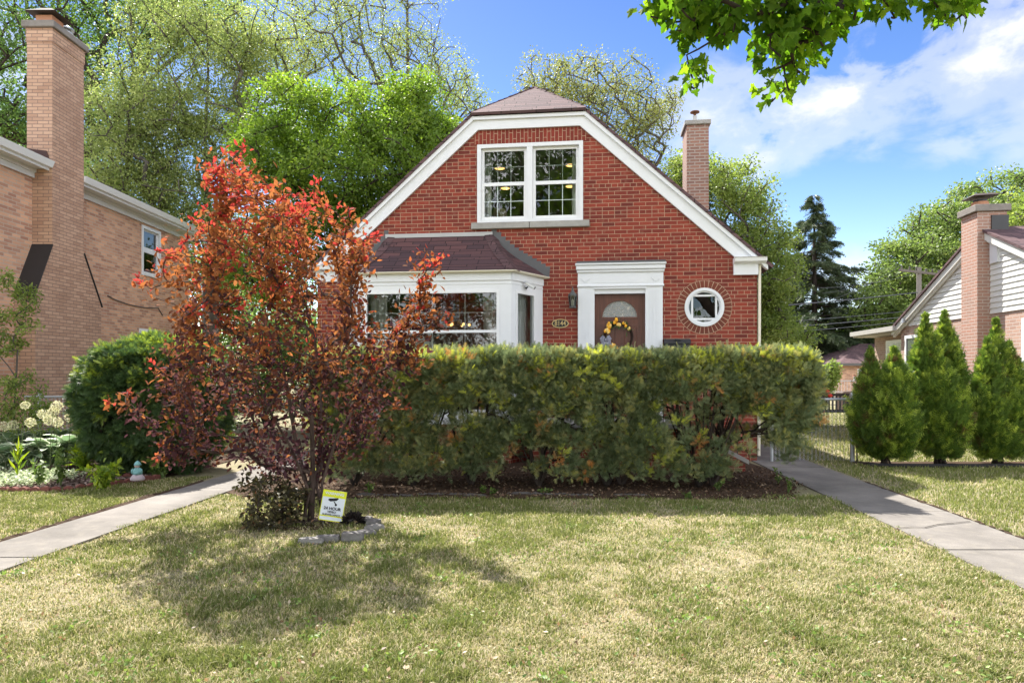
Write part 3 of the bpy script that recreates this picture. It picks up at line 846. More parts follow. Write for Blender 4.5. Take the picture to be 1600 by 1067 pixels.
# ---- windows
def sash(mb, x0, x1, z0, z1, y0, y1, s): 
    mb.box(x0, x1, y0, y1, z0, z0 + s); mb.box(x0, x1, y0, y1, z1 - s, z1)
    mb.box(x0, x0 + s, y0, y1, z0 + s, z1 - s); mb.box(x1 - s, x1, y0, y1, z0 + s, z1 - s)
win = MB()
F1 = .055
win.box(wl, wr, -.035, .10, wt - .065, wt); win.box(wl, wr, -.035, .10, wb, wb + .05)
win.box(wl, wl + .07, -.035, .10, wb + .05, wt - .065); win.box(wr - .07, wr, -.035, .10, wb + .05, wt - .065)
xm = (wl + wr) / 2; win.box(xm - .05, xm + .05, -.03, .10, wb + .05, wt - .065)
wob = win.build('window', M_WHITE, house)
zmid = hf(829, 286)[1]
for x0, x1 in ((wl + .07, xm - .05), (xm + .05, wr - .07)):
    b = MB(); sash(b, x0 + .002, x1 - .002, zmid - .015, wt - .067, .03, .06, .05); b.build('sash', M_WHITE2, wob)
    b = MB(); sash(b, x0 + .002, x1 - .002, wb + .052, zmid + .02, 0, .03, .055); b.build('sash', M_WHITE2, wob)
    for (za, zb_, y) in ((zmid + .03, wt - .115, .045), (wb + .105, zmid - .035, .015)):
        b = MB(); xs0, xs1 = x0 + .052, x1 - .052
        for t in (1/3, 2/3): b.box(xs0 + (xs1 - xs0) * t - .006, xs0 + (xs1 - xs0) * t + .006, y + .004, y + .014, za, zb_)
        b.box(xs0, xs1, y + .0045, y + .0135, (za + zb_) / 2 - .006, (za + zb_) / 2 + .006)
        b.build('grille', M_WHITE2, wob)
        b = MB(); b.quad((xs0 - .01, y, za - .01), (xs1 + .01, y, za - .01), (xs1 + .01, y, zb_ + .01), (xs0 - .01, y, zb_ + .01)); b.build('pane', M_GLASS, wob)
b = MB(); sl_, s1_ = hf(737, 355)[0], hf(921, 355)[0]; zb0 = hf(829, 357)[1]
b.bbox(sl_, xm - .004, -.07, .1, zb0, wb - .001, .008); b.bbox(xm + .004, s1_, -.07, .1, zb0, wb - .001, .008); b.build('sill', M_STONE, wob)
# round window
b = MB()
for (r0, r1, y0, y1) in ((rR - .05, rR, -.02, .08), (rR - .075, rR - .05, .01, .08)):
    b.lathe([(r0, y0), (r1, y0), (r1, y1), (r0, y1), (r0, y0)], 40, (rc[0], 0, rc[1]), 'y')
b.f = [f for f in b.f if len(f) == 4]; b.m = b.m[:len(b.f)]; b.sm = b.sm[:len(b.f)]
rw = b.build('round_window', M_WHITE, house)
b = MB(); hs_ = (rR - .075) * .72; s_ = .032
b.box(rc[0] - hs_ - s_, rc[0] + hs_ + s_, .015, .05, rc[1] + hs_, rc[1] + hs_ + s_); b.box(rc[0] - hs_ - s_, rc[0] + hs_ + s_, .015, .05, rc[1] - hs_ - s_, rc[1] - hs_)
b.box(rc[0] - hs_ - s_, rc[0] - hs_, .015, .05, rc[1] - hs_, rc[1] + hs_); b.box(rc[0] + hs_, rc[0] + hs_ + s_, .015, .05, rc[1] - hs_, rc[1] + hs_)
b.build('sash', M_WHITE2, rw)
b = MB(); b.poly([(rc[0] + (rR - .06) * math.cos(t), .045, rc[1] + (rR - .06) * math.sin(t)) for t in np.linspace(0, 2 * math.pi, 33)[:-1]]); b.build('pane', M_GLASS, rw)

# rooms behind the glass
b = MB()
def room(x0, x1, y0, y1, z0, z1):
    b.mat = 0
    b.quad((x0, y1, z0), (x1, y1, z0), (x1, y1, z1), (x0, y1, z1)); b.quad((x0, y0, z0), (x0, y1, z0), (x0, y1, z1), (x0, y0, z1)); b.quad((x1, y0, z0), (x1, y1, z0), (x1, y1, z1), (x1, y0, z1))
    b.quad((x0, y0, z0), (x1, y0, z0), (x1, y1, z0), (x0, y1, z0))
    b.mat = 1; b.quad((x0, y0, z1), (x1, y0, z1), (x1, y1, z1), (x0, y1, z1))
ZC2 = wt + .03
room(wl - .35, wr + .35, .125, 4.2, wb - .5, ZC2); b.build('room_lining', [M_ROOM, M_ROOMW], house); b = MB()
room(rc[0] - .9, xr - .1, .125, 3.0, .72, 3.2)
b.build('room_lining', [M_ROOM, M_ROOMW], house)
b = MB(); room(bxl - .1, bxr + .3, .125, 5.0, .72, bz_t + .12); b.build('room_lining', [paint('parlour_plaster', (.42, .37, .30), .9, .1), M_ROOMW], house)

# ---- bay window
bay = thing('bay_window', None, None); bay.parent = house
zg = hf(690, 428, .85)[1]                              # underside of the gutter
zhd = hf(690, 454, .86)[1]                             # head of the glass
zsl = .85
cor = [(bxl, 0), (b0, -.85), (b1, -.85), (bxr, 0)]
def panel(p, q): 
    p, q = Vector((*p, 0)), Vector((*q, 0)); u = (q - p).normalized(); n = Vector((u.y, -u.x, 0)); L = (q - p).length
    return p, u, n, L
b = MB()
fl0, fl1 = hf(569, 500, .86)[0] - b0, hf(780, 500, .86)[0] - b0
sides = []
for i, (p, q) in enumerate(zip(cor[:-1], cor[1:])):
    p, u, n, L = panel(p, q)
    if i == 1: a0, a1 = fl0, fl1
    else:
        a0, a1 = .13 * L, .74 * L
        if i == 0: a0, a1 = L - a1, L - a0
    fn = lambda s, z, d, p=p, u=u, n=n: p + u * s - n * d + Vector((0, 0, z))
    b.holes([(0, zsl - .2), (L, zsl - .2), (L, zg), (0, zg)], [[(a0, zsl), (a1, zsl), (a1, zhd), (a0, zhd)]], fn, .10)
    sides.append((fn, a0, a1, L))
    # corner board lines and frieze step
    for s0, s1, z0, z1, pr in ((0, L, zhd + .10, zhd + .115, .008), (0, L, zg - .12, zg, .022)):
        vs = [fn(s0, z0, 0), fn(s1, z0, 0), fn(s1, z1, 0), fn(s0, z1, 0)]
        b.prism(vs, n * pr)
b.build('panel', M_WHITE, bay)
b = MB()
for i, (p, q) in enumerate(zip(cor[:-1], cor[1:])):
    p, u, n, L = panel(p, q); b.prism([p + Vector((0, 0, -.1)) - n*.02, p + u * L + Vector((0, 0, -.1)) - n*.02, p + u * L + Vector((0, 0, zsl - .2)) - n*.02, p + Vector((0, 0, zsl - .2)) - n*.02], -n * .1)
b.build('base_wall', M_RED, bay)
zrail = hf(690, 518, .85)[1]; zgr = hf(690, 488.5, .85)[1]
for i, (fn, a0, a1, L) in enumerate(sides):
    b = MB()
    def bar(s0, s1, z0, z1, d0, d1, mb):
        mb.add([fn(s0, z0, d0), fn(s1, z0, d0), fn(s1, z1, d0), fn(s0, z1, d0), fn(s0, z0, d1), fn(s1, z0, d1), fn(s1, z1, d1), fn(s0, z1, d1)],
               [(0,1,2,3),(7,6,5,4),(0,4,5,1),(1,5,6,2),(2,6,7,3),(3,7,4,0)])
    s = .045
    bar(a0, a1, zhd - s, zhd, -.012, .06, b); bar(a0, a1, zsl, zsl + s, -.012, .06, b); bar(a0, a0 + s, zsl + s, zhd - s, -.012, .06, b); bar(a1 - s, a1, zsl + s, zhd - s, -.012, .06, b)
    if i == 1:
        bar(a0 + s, a1 - s, zrail - .022, zrail + .022, -.005, .05, b)
    fr = b.build('frame', M_WHITE2, bay)
    if i == 1:
        b = MB()
        xs = [hf(x, 500, .85)[0] - b0 for x in (623, 675, 726)]
        for x in xs: bar(x - .006, x + .006, zsl + s, zhd - s, .032, .042, b)
        bar(a0 + s, a1 - s, zgr - .006, zgr + .006, .0325, .0415, b)
        b.build('grille', M_WHITE2, fr)
    b = MB(); b.quad(fn(a0, zsl, .028), fn(a1, zsl, .028), fn(a1, zhd, .028), fn(a0, zhd, .028)); b.build('pane', M_GLASS, fr)
# gutter round the bay
OV = .10
def offs(o):
    k_ = (bxr - b1); sa = math.atan2(.85, k_)
    dx = o * math.tan((math.pi / 2 - (math.pi / 2 - sa)) / 2)
    ex = o / math.sin(sa) if sa > .2 else o
    return [(bxl - ex, 0.0), (b0 - dx, -.85 - o), (b1 + dx, -.85 - o), (bxr + ex, 0.0)]
zgt = hf(690, 423.5, .95)[1]
b = MB()
rings = [(0.02, zg - .004), (OV - .03, zg + .0), (OV - .005, zg + .03), (OV - .01, zgt - .03), (OV + .012, zgt - .012), (OV + .012, zgt), (OV - .02, zgt)]
for (o0, z0), (o1, z1) in zip(rings[:-1], rings[1:]):
    A, B = offs(o0), offs(o1)
    for i in range(3): b.quad((*A[i], z0), (*A[i+1], z0), (*B[i+1], z1), (*B[i], z1))
e = offs(OV)[3]
b.build('gutter', M_CREAM, bay)
# its shingled roof with a slight sweep
zwt = hf(690, 369)[1]; twl, twr = hf(607, 369)[0], hf(768, 369)[0]
b = MB(); n = 7
def rg(t):
    sag = 1 - .16 * math.sin(math.pi * t)
    o = offs(OV - .01); T_ = [(twl, -.02), (twl + .0, -.02), (twr, -.02), (twr, -.02)]
    z = zgt - .01 + (zwt - zgt) * (t * sag)
    return [Vector((o[i][0] + (T_[i][0] - o[i][0]) * t, o[i][1] + (T_[i][1] - o[i][1]) * t, z)) for i in range(4)]
for j in range(n):
    A, B = rg(j / n), rg((j + 1) / n)
    for i in range(3): b.quad(A[i], A[i+1], B[i+1], B[i])
br = b.build('bay_roof', M_SHINB, bay)
for i in (1, 2):
    b = MB()
    for j in range(9):
        A, B = rg(j / 9)[i], rg((j + 1.1) / 9)[i]; up = Vector((0, 0, .03 - .0015 * (j % 2)))
        for sgn in (1, -1):
            if i == 1: sd_ = Vector((.13, 0, -.004)) if sgn > 0 else Vector((-.10, .07, -.035))
            else: sd_ = Vector((-.13, 0, -.004)) if sgn > 0 else Vector((.10, .07, -.035))
            b.poly([A + up, B + up * .75, B + sd_ + up * .5, A + sd_ + up * .72])
    b.build('hip_cap', M_SHINH, br)
# lead flashing where the roof meets the brick
b = MB(); b.box(twl - .05, twr + .02, -.03, .002, zwt - .02, zwt + .05)
b.build('flashing', M_FLASHL, br)
for sgn, xe0, xt0 in ((1, offs(OV)[3][0], twr), (-1, offs(OV)[0][0], twl)):
    b = MB(); n = 13
    for i in range(n):
        t0, t1 = i / n, (i + 1) / n
        x0 = xe0 + (xt0 - xe0) * t0; x1 = xe0 + (xt0 - xe0) * t1
        z0 = rg(t0)[0].z; z1 = rg(t1)[0].z
        b.prism([(x0, -.006 - .001 * (i % 2), z0 - .03), (x1, -.006 - .001 * (i % 2), z1 - .03), (x1, -.006 - .001 * (i % 2), z1 + .14), (x0 + (x0 - x1) * .25, -.006 - .001 * (i % 2), z1 + .14)], (0, .008, 0))
    b.build('stepped_flashing', M_FLASH, br)

# ---- door and its surround
b = MB()
z1 = hf(970, 448.5)[1]
sw = dl - dso_l
b.bbox(dso_l, dl + .0, -.05, .10, DZ0 - .1, z1, .004); b.bbox(dr, dso_r - .02, -.05, .10, DZ0 - .1, z1, .004)
for x0, x1 in ((dso_l + .05, dl - .05), (dr + .05, dso_r - .07)):
    for t in (.2, .5, .8): b.box(x0 + (x1 - x0) * t - .012, x0 + (x1 - x0) * t + .012, -.058, -.049, DZ0, z1 - .06)
b.box(dl, dr, -.02, .10, dt, z1 + .002)
b.box(dl - .03, dr + .03, -.062, -.048, z1 - .035, z1 - .004)
zt1 = hf(970, 424)[1]
b.box(dso_l, dso_r - .01, -.052, .02, z1 + .003, zt1)
b.bbox(dso_l - .01, dso_r, -.075, .02, z1, z1 + .035, .006)
b.bbox(dso_l - .015, dso_r + .005, -.085, .02, zt1 - .02, zt1 + .02, .006)
b.bbox(dso_l - .03, dso_r + .02, -.11, .02, zt1 + .022, dso_t - .04, .01); b.bbox(dso_l - .045, dso_r + .035, -.135, .02, dso_t - .039, dso_t, .01)
for x in (dso_l + .13, dso_r - .14):
    zc_ = (z1 + zt1) / 2 + .01; s = .075
    b.prism([(x - s, -.0525, zc_), (x, -.0525, zc_ - s), (x + s, -.0525, zc_), (x, -.0525, zc_ + s)], (0, -.012, 0))
    xa_ = .135
b.prism([(dso_l + .26, -.0525, z1 + .07), (dso_r - .28, -.0525, z1 + .07), (dso_r - .28, -.0525, zt1 - .05), (dso_l + .26, -.0525, zt1 - .05)], (0, -.006, 0))
surr = b.build('door_surround', M_WHITE, house)
b = MB(); b.box(dso_l - .02, dso_r + .02, -.14, .01, dso_t + .001, dso_t + .03); b.build('cap_flashing', M_FLASH, surr)
# door leaf with a half round light
dc = (dl + dr) / 2; zf = hf(970, 495)[1]; fr_ = .30; fh = .285
arc = [(dc + fr_ * math.cos(t), zf + fh * math.sin(t)) for t in np.linspace(0, math.pi, 21)]
b = MB()
b.holes([(dl, DZ0), (dr, DZ0), (dr, dt), (dl, dt)], [arc], lambda u, v, d: (u, .06 + d, v), .03)
# arch moulding
for (r0, e0, y) in ((.018, .012, .048),):
    a_ = np.linspace(0, math.pi, 25)
    for i in range(24):
        q = [(dc + (fr_ + s) * math.cos(t), y, zf + (fh + s) * math.sin(t)) for s, t in ((0, a_[i]), (.035, a_[i]), (.035, a_[i+1]), (0, a_[i+1]))]
        b.prism(q, (0, .015, 0))
b.box(dc - fr_ - .035, dc + fr_ + .035, .046, .062, zf - .035, zf)
# raised panels
for x0, x1 in ((dl + .10, dc - .035), (dc + .035, dr - .10)):
    for za, zb_ in ((zf - .78, zf - .13), (DZ0 + .2, zf - .92)):
        if zb_ > za:
            sash(b, x0, x1, za, zb_, .05, .062, .025); b.bbox(x0 + .05, x1 - .05, .047, .062, za + .05, zb_ - .05, .012)
door = b.build('door', M_DOORW, house)
m, nt, out = newmat('leaded_glass'); k = N(nt)
vo = k.n('ShaderNodeTexVoronoi', feature='DISTANCE_TO_EDGE'); k.set(vo.inputs['Vector'], k.co()); vo.inputs['Scale'].default_value = 16
f = k.ramp(vo.outputs[0], [(.02, (0, 0, 0)), (.05, (1, 1, 1))]); nz = k.noise(k.co(), 40, 3)
s = k.pbsdf(k.mix(f, (.45, .42, .36), k.mix(nz, (.08, .09, .09), (.35, .36, .36))), .12, .9, k.bump(k.math('ADD', nz, f), .6, .01)); nt.links.new(s.outputs[0], out.inputs[0])
b = MB(); b.poly([(x, .075, z) for x, z in arc]); b.build('fanlight', m, door)
b = MB(); b.tube([(dr - .07, .06, DZ0 + .95), (dr - .07, .0, DZ0 + .95)], .012, 8); b.ball((dr - .07, -.01, DZ0 + .95), .03); b.build('handle', M_GREYM, door)

# ---- porch and steps (mostly behind the hedge)
PZ = DZ0 - .08
px0, px1 = dso_l - .75, hf(1062, 655, 1.2)[0]
b = MB(); b.box(px0 + .04, px1 - .04, -1.3, -.13, -.1, PZ - .08); b.mat = 1; b.bbox(px0, px1, -1.36, -.125, PZ - .08, PZ, .01); 
ns = 5
for i in range(ns):
    x0 = px1 + .01 + i * .185; zt_ = PZ - (i + 1) * PZ / (ns + 1); b.mat = 1; b.bbox(x0, x0 + .19, -1.30, -.2, -.05, zt_, .008)
# brick cheek walls with stone coping
b.mat = 0
q = [(px1, -1.37, -.1), (px1 + .95, -1.37, -.1), (px1 + .95, -1.37, .12), (px1, -1.37, PZ - .06)]
b.prism(q, (0, .16, 0)); b.mat = 1
b.prism([(px1 - .02, -1.40, PZ - .055), (px1 + 1.0, -1.40, .125), (px1 + 1.0, -1.40, .19), (px1 - .02, -1.40, PZ + .01)], (0, .22, 0))
pc = b.build('porch', [M_RED, M_STONE], house)
b = MB()
for i in range(12):
    x = px0 + .05 + i * (px1 - px0 - .1) / 11; b.tube([(x, -1.25, PZ), (x, -1.25, PZ + .8)], .008, 5)
b.tube([(px0 + .02, -1.25, PZ + .8), (px1, -1.25, PZ + .8), (px1 + .9, -1.28, .95)], .016, 6); b.tube([(px0 + .02, -1.25, PZ + .1), (px1, -1.25, PZ + .1)], .012, 6)
for i in range(4):
    x = px1 + .1 + i * .25; zt_ = PZ * (1 - (i * .25 + .1) / 1.0); b.tube([(x, -1.28, zt_ + .02), (x, -1.28, zt_ + .78)], .008, 5)
b.build('railing', M_BLACK, pc)

# ================================================================== things fixed to the house or standing in it
def on_house(name, label, cat, x, y, z, group=None): return thing(name, label, cat, H.world(x, y, z), H.a, group)
# lantern
lx, lz = hf(895, 472); s = 1.0
t = on_house('wall_lantern', 'grey metal wall lantern on the brick left of the door', 'lantern', lx, 0, lz)
b = MB(); b.lathe([(.055, -.115), (.062, -.10), (.062, -.085), (.05, -.08)], 6, (0, -.09, 0)); b.lathe([(.074, .095), (.078, .11), (.06, .135), (.035, .16), (.03, .18), (.018, .19), (.02, .205), (.006, .23), (.012, .245), (.004, .262)], 10, (0, -.09, 0))
for i in range(6):
    a_ = math.pi * i / 3; b.tube([(.05 * math.cos(a_), -.09 + .05 * math.sin(a_), -.08), (.074 * math.cos(a_), -.09 + .074 * math.sin(a_), .10)], .006, 5)
b.build('cage', M_DARKV, t)
b = MB(); b.lathe([(.046, -.08), (.068, .095)], 6, (0, -.09, 0)); b.build('pane', M_GLASSD, t)
b = MB(); b.lathe([(.018, -.07), (.024, -.03), (.028, .0), (.015, .03), (.004, .045)], 10, (0, -.09, 0)); b.build('bulb', paint('frosted_bulb', (.7, .68, .6), .4, .5), t)
b = MB(); b.bbox(-.03, .03, -.015, 0, -.06, .16, .005); b.tube([(0, -.01, .12), (0, -.05, .16), (0, -.09, .17)], .008, 6); b.build('bracket', M_DARKV, t)

# number plaque
nx, nz = hf(875.5, 505.5); t = on_house('number_plaque', 'oval black plaque with gold numerals on the brick beside the bay', 'house number', nx, 0, nz)
b = MB(); rx, rz = .148, .079
e = lambda r0, r1, n=32: [(r0 * math.cos(a), r1 * math.sin(a)) for a in np.linspace(0, 2 * math.pi, n + 1)[:-1]]
b.prism([(x, -.004, z) for x, z in e(rx, rz)], (0, -.012, 0)); M_GOLD = paint('gold_paint', (.55, .40, .17), .4, .5); M_PLQ = paint('plaque_black', (.022, .022, .022), .5, .4)
o = b.build('backing', M_PLQ, t)
b = MB(); A, B = e(rx, rz), e(rx - .014, rz - .014)
for i in range(32):
    j = (i + 1) % 32; b.prism([(A[i][0], -.0165, A[i][1]), (A[j][0], -.0165, A[j][1]), (B[j][0], -.0165, B[j][1]), (B[i][0], -.0165, B[i][1])], (0, -.004, 0))
b.build('rim', M_GOLD, t)
def text(body, size, mat, parent, loc, rot, name='lettering', bold=0.0, sx=1.0, space=1.0):
    cu = bpy.data.curves.new(name, 'FONT'); cu.body = body; cu.size = size; cu.align_x = 'CENTER'; cu.align_y = 'CENTER'; cu.extrude = .0015; cu.offset = bold; cu.space_character = space
    cu.materials.append(mat)
    tmp = bpy.data.objects.new(name, cu); COL.objects.link(tmp)
    me = bpy.data.meshes.new_from_object(tmp.evaluated_get(bpy.context.evaluated_depsgraph_get())); me.name = name
    COL.objects.unlink(tmp); bpy.data.objects.remove(tmp); bpy.data.curves.remove(cu)
    if not me.materials: me.materials.append(mat)
    o = bpy.data.objects.new(name, me); COL.objects.link(o); o.parent = parent; o.location = loc; o.rotation_euler = rot; o.scale = (sx, 1, 1); return o
text('8144', .125, M_GOLD, t, (0, -.019, 0), (rad(90), 0, 0), 'numerals', .0004, .80, 1.0)

# security camera on the bay's angled side
fn, a0, a1, L = sides[2]
cxp = fn(a0 + (a1 - a0) * .55, zhd + .065, 0)
t = on_house('security_camera', 'small white security camera under the bay gutter', 'security camera', cxp.x, cxp.y, cxp.z)
b = MB(); b.lathe([(.03, 0), (.03, -.012), (.012, -.015)], 12, (-.02, 0, 0), 'y'); b.tube([(-.02, -.01, 0), (-.0, -.07, .0), (.03, -.1, .005)], .012, 8); b.build('mount', M_BLACK, t)
b = MB(); M_ = Matrix.Translation((.075, -.12, .035)) @ Matrix.Rotation(rad(32), 4, 'Y'); b.M = M_
b.tube([(-.095, 0, 0), (-.085, 0, 0), (.085, 0, 0)], [.024, .030, .030], 12); b.bbox(-.09, .105, -.034, .034, .022, .032, .004); b.build('housing', M_WHITE2, t)
b = MB(); b.M = M_; b.tube([(.086, 0, 0), (.096, 0, 0)], .023, 12); b.build('lens', M_BLACK, t)

# wreath on the door
wx, wz = hf(966, 526, -.05); WR = .235
t = on_house('door_wreath', 'round wreath of yellow tulips with a striped bow on the front door', 'wreath', wx, .05, wz)
b = MB(); 
for k_ in range(5):
    b.tube([((WR + .014 * math.cos(a * 5 + k_ * 1.3)) * math.cos(a), -.03 + .014 * math.sin(a * 5 + k_ * 1.3), (WR + .014 * math.cos(a * 5 + k_ * 1.3)) * math.sin(a)) for a in np.linspace(0, 2 * math.pi, 60)], .009, 5, cap=False)
b.build('twig_ring', paint('dark_twig', (.03, .018, .014), .9, .2), t)
rr_ = np.random.default_rng(5)
M_TUA = paint('deep_yellow_petal', (.80, .40, .03), .6, .3, .12); M_TUB = paint('pale_yellow_petal', (.82, .56, .17), .6, .3, .12)
for i in range(38):
    a_ = rr_.uniform(rad(35), rad(178)) if i < 24 else rr_.uniform(rad(205), rad(285))
    r_ = WR + rr_.normal() * .035; c_ = (r_ * math.cos(a_), -.055 - rr_.random() * .03, r_ * math.sin(a_))
    b = MB(); b.smooth = True; b.ball(c_, rr_.uniform(.026, .037), 2, (.85, .8, 1.2 if rr_.random() < .5 else 1.0)); b.build('tulip', M_TUA if rr_.random() < .55 else M_TUB, t)
n = 40; a_ = rr_.uniform(rad(20), rad(190), n); r_ = WR + rr_.normal(size=n) * .03
Pq = np.c_[r_ * np.cos(a_), np.full(n, -.045), r_ * np.sin(a_)]; D = rdir(n, rr_); D[:, 1] -= .3
scatter('leaf', Pq, D, rdir(n, rr_), rr_.uniform(.07, .13, n), rr_.random(n), (LEAF_DIAMOND[0] * np.array([1, .5, 1]), LEAF_DIAMOND[1]), leafmat('tulip_leaf', [(0, (.05, .10, .03)), (1, (.16, .24, .10))]), t)
b = MB(); bc = Vector((-WR * .93, -.09, -WR * .28))
M_BOW = brick('bow_stripes', (.45, .46, .55), (.45, .46, .55), (.05, .06, .10), w=3, h=.016, ms=.0035, stain=0)
for ang, ln in ((35, .10), (145, .10), (10, .09), (170, .09), (-50, .13), (-125, .13), (-85, .1)):
    d = Vector((math.cos(rad(ang)), 0, math.sin(rad(ang)))); q = Vector((-d.z, 0, d.x)); n = 6
    for sgn in (1, -1):
        for i in range(n):
            t0, t1 = i / n, (i + 1) / n; w_ = lambda u: .012 + .03 * math.sin(min(1, u * 1.2) * math.pi * .6)
            y_ = lambda u: sgn * -.03 * math.sin(u * math.pi)
            b.quad(bc + d * ln * t0 - q * w_(t0) + Vector((0, y_(t0), 0)), bc + d * ln * t1 - q * w_(t1) + Vector((0, y_(t1), 0)), bc + d * ln * t1 + q * w_(t1) + Vector((0, y_(t1), 0)), bc + d * ln * t0 + q * w_(t0) + Vector((0, y_(t0), 0)))
b.ball(bc + Vector((0, -.03, 0)), .022, 2); b.build('bow', M_BOW, t)

# mailbox on the wall
mx, mz = hf(1058, 535, .06); t = on_house('mailbox', 'black metal mailbox on the brick below the round window', 'mailbox', mx, 0, mz)
b = MB(); b.bbox(-.21, .21, -.13, 0, -.26, -.03, .01); b.build('box', M_BLACK, t)
b = MB(); b.prism([(-.22, -.15, -.028), (-.22, -.15, .005), (-.22, -.11, .05), (-.22, 0, .065), (-.22, 0, -.028)], (.44, 0, 0)); b.tube([(-.05, -.13, .04), (.05, -.13, .04)], .02, 6); b.build('lid', M_BLACK, t)

# lights and furnishing seen through the glass
M_BULB = emit('warm_lamp', (1.0, .56, .17), 0.75)
for i, (px, py, lab) in enumerate(((780.7, 263.8, 'lit round ceiling light, upper one behind the left upstairs sash'), (789.5, 295, 'lit round ceiling light, lower one behind the left upstairs sash'),
                                   (892, 259, 'lit round ceiling light, upper one behind the right upstairs sash'), (891, 292, 'lit round ceiling light, lower one behind the right upstairs sash'))):
    c0, d0, dz0 = H.ray(px, py); tt = (ZC2 - .03 - EYE) / dz0
    t = on_house('ceiling_light', lab, 'ceiling light', c0[0] + d0[0] * tt, c0[1] + d0[1] * tt, ZC2 - .001, 'ceiling lights upstairs')
    b = MB(); b.lathe([(.13, -.004), (.13, -.02), (.105, -.026), (.105, -.004)], 20, (0, 0, 0)); b.build('trim_ring', M_WHITE2, t)
    b = MB(); b.lathe([(.10, -.02), (.08, -.034), (.01, -.036)], 20, (0, 0, 0)); b.build('diffuser', M_BULB, t)
def curtain(label, x0, x1, z0, z1, y):
    b = MB(); n = max(6, int((x1 - x0) / .012))
    for i in range(n):
        f0, f1 = i / n, (i + 1) / n; X0, X1 = x0 + (x1 - x0) * f0, x0 + (x1 - x0) * f1
        Y = lambda f: y + .025 * math.sin(f * (x1 - x0) * 55) + .01 * math.sin(f * 31)
        b.quad((X0, Y(f0), z0), (X1, Y(f1), z0), (X1, Y(f1), z1), (X0, Y(f0), z1))
    b.smooth = True
    o = b.build('curtain', M_CURT); o.location = (H.o[0], H.o[1], 0); o.rotation_euler = (0, 0, H.a); tag(o, label, 'curtain', 'white curtains at the windows')
curtain('white curtain at the left edge of the upstairs window', wl + .08, wl + .22, wb - .2, wt, .2)
curtain('white curtain at the right edge of the upstairs window', wr - .20, wr - .08, wb - .2, wt, .2)
curtain('pale curtain at the left edge of the bay front pane', b0 + .16, b0 + .46, .8, zhd + .03, -.65)
curtain('pale curtain at the right edge of the bay front pane', b1 - .50, b1 - .17, .8, zhd + .03, -.65)
o = None
b = MB(); fn, a0, a1, L = sides[2]; n = 40
for i in range(n):
    s0, s1 = a0 + .1 + (a1 - a0) * .9 * i / n, a0 + .1 + (a1 - a0) * .9 * (i + 1) / n
    b.quad(fn(s0, .85, .18 + .02 * math.sin(i * 1.1)), fn(s1, .85, .18 + .02 * math.sin((i + 1) * 1.1)), fn(s1, zhd, .18 + .02 * math.sin((i + 1) * 1.1)), fn(s0, zhd, .18 + .02 * math.sin(i * 1.1)))
o = b.build('curtain', M_CURT); o.location = (H.o[0], H.o[1], 0); o.rotation_euler = (0, 0, H.a); tag(o, 'long curtain behind the angled side pane of the bay', 'curtain', 'white curtains at the windows')
chx, chz = H.at_y(718, 509, 1.6); t = on_house('chandelier', 'lit chandelier with warm bulbs glimpsed through the bay window', 'chandelier', chx, 1.6, chz)
b = MB(); b.tube([(0, 0, .05), (0, 0, bz_t + .11 - chz)], .008, 6); b.ball((0, 0, .08), .05, 2)
for i in range(5):
    a_ = 2 * math.pi * i / 5 + .3; b.tube([(0, 0, .05), (.1 * math.cos(a_), .1 * math.sin(a_), -.0), (.2 * math.cos(a_), .2 * math.sin(a_), .06)], .007, 6)
b.build('arm', M_GOLD, t)
for i in range(5):
    a_ = 2 * math.pi * i / 5 + .3; b = MB(); b.ball((.2 * math.cos(a_), .2 * math.sin(a_), .02), .028, 2); b.build('bulb', M_BULB, t)
lx_, lz_ = H.at_y(781, 336, 1.0); t = on_house('table_lamp', 'beige lamp shade low in the left upstairs sash', 'lamp', lx_, 1.0, lz_)
b = MB(); b.lathe([(.16, -.1), (.12, .1)], 18); b.build('lamp_shade', paint('beige_shade', (.42, .33, .22), .8, .1), t)
b = MB(); b.lathe([(.08, -.45), (.08, -.43), (.02, -.41), (.04, -.3), (.015, -.1)], 12); b.build('stem', M_GOLD, t)
# ================================================================== tan brick house on the left
M_TAN = brick('tan_brick', (0.80, 0.47, 0.30), (0.42, 0.21, 0.145), (0.60, 0.49, 0.39), ms=0.0075, stain=.5, stain_col=(.25, .17, .12))
M_TANC = brick('tan_chimney_brick', (0.66, 0.43, 0.30), (0.48, 0.285, 0.195), (0.28, 0.20, 0.155), ms=0.007, stain=.45, stain_col=(.13, .07, .05))
M_TANR = brick('pink_tan_brick', (0.52, 0.35, 0.275), (0.37, 0.23, 0.185), (0.52, 0.46, 0.41), ms=0.008, stain=.2)
M_CAPC = concrete('chimney_cap_concrete', (0.26, 0.235, 0.215), 3.0, .3)
M_GSHIN = shingle('grey_shingle', (0.30, 0.30, 0.31), (0.2, 0.2, 0.21))
M_TAR = paint('tarred_flashing', (0.022, 0.022, 0.024), .45, .5, .2)
M_SIDING = paint('siding_white', (0.68, 0.69, 0.66), .5, .4, .03)
LX, LY = -9.38, 13.35
L = Frame(LX, LY, 0.0)
lh = thing('brick_house', 'two storey tan brick house with a tall shouldered chimney on its side wall', 'house', (LX, LY, 0))
zw = L.at_x(131, 311, 0)[1]
yend = L.at_x(295, 400, 0)[0]; y0 = -2.2
def lw(px, py): return L.at_x(px, py, 0)
w1a, w1t = lw(221, 351); w1b, _ = lw(250.5, 360); w1z = lw(250.5, 437)[1]
w2a, w2t = lw(217, 513); w2b, _ = lw(246, 513)
b = MB()
b.holes([(y0, -.1), (yend, -.1), (yend, zw + .1), (y0, zw + .1)], [[(w1a, w1z), (w1b, w1z), (w1b, w1t), (w1a, w1t)], [(w2a, w2t - 1.5), (w2b, w2t - 1.5), (w2b, w2t), (w2a, w2t)]], lambda u, v, d: (-d, u, v), .12)
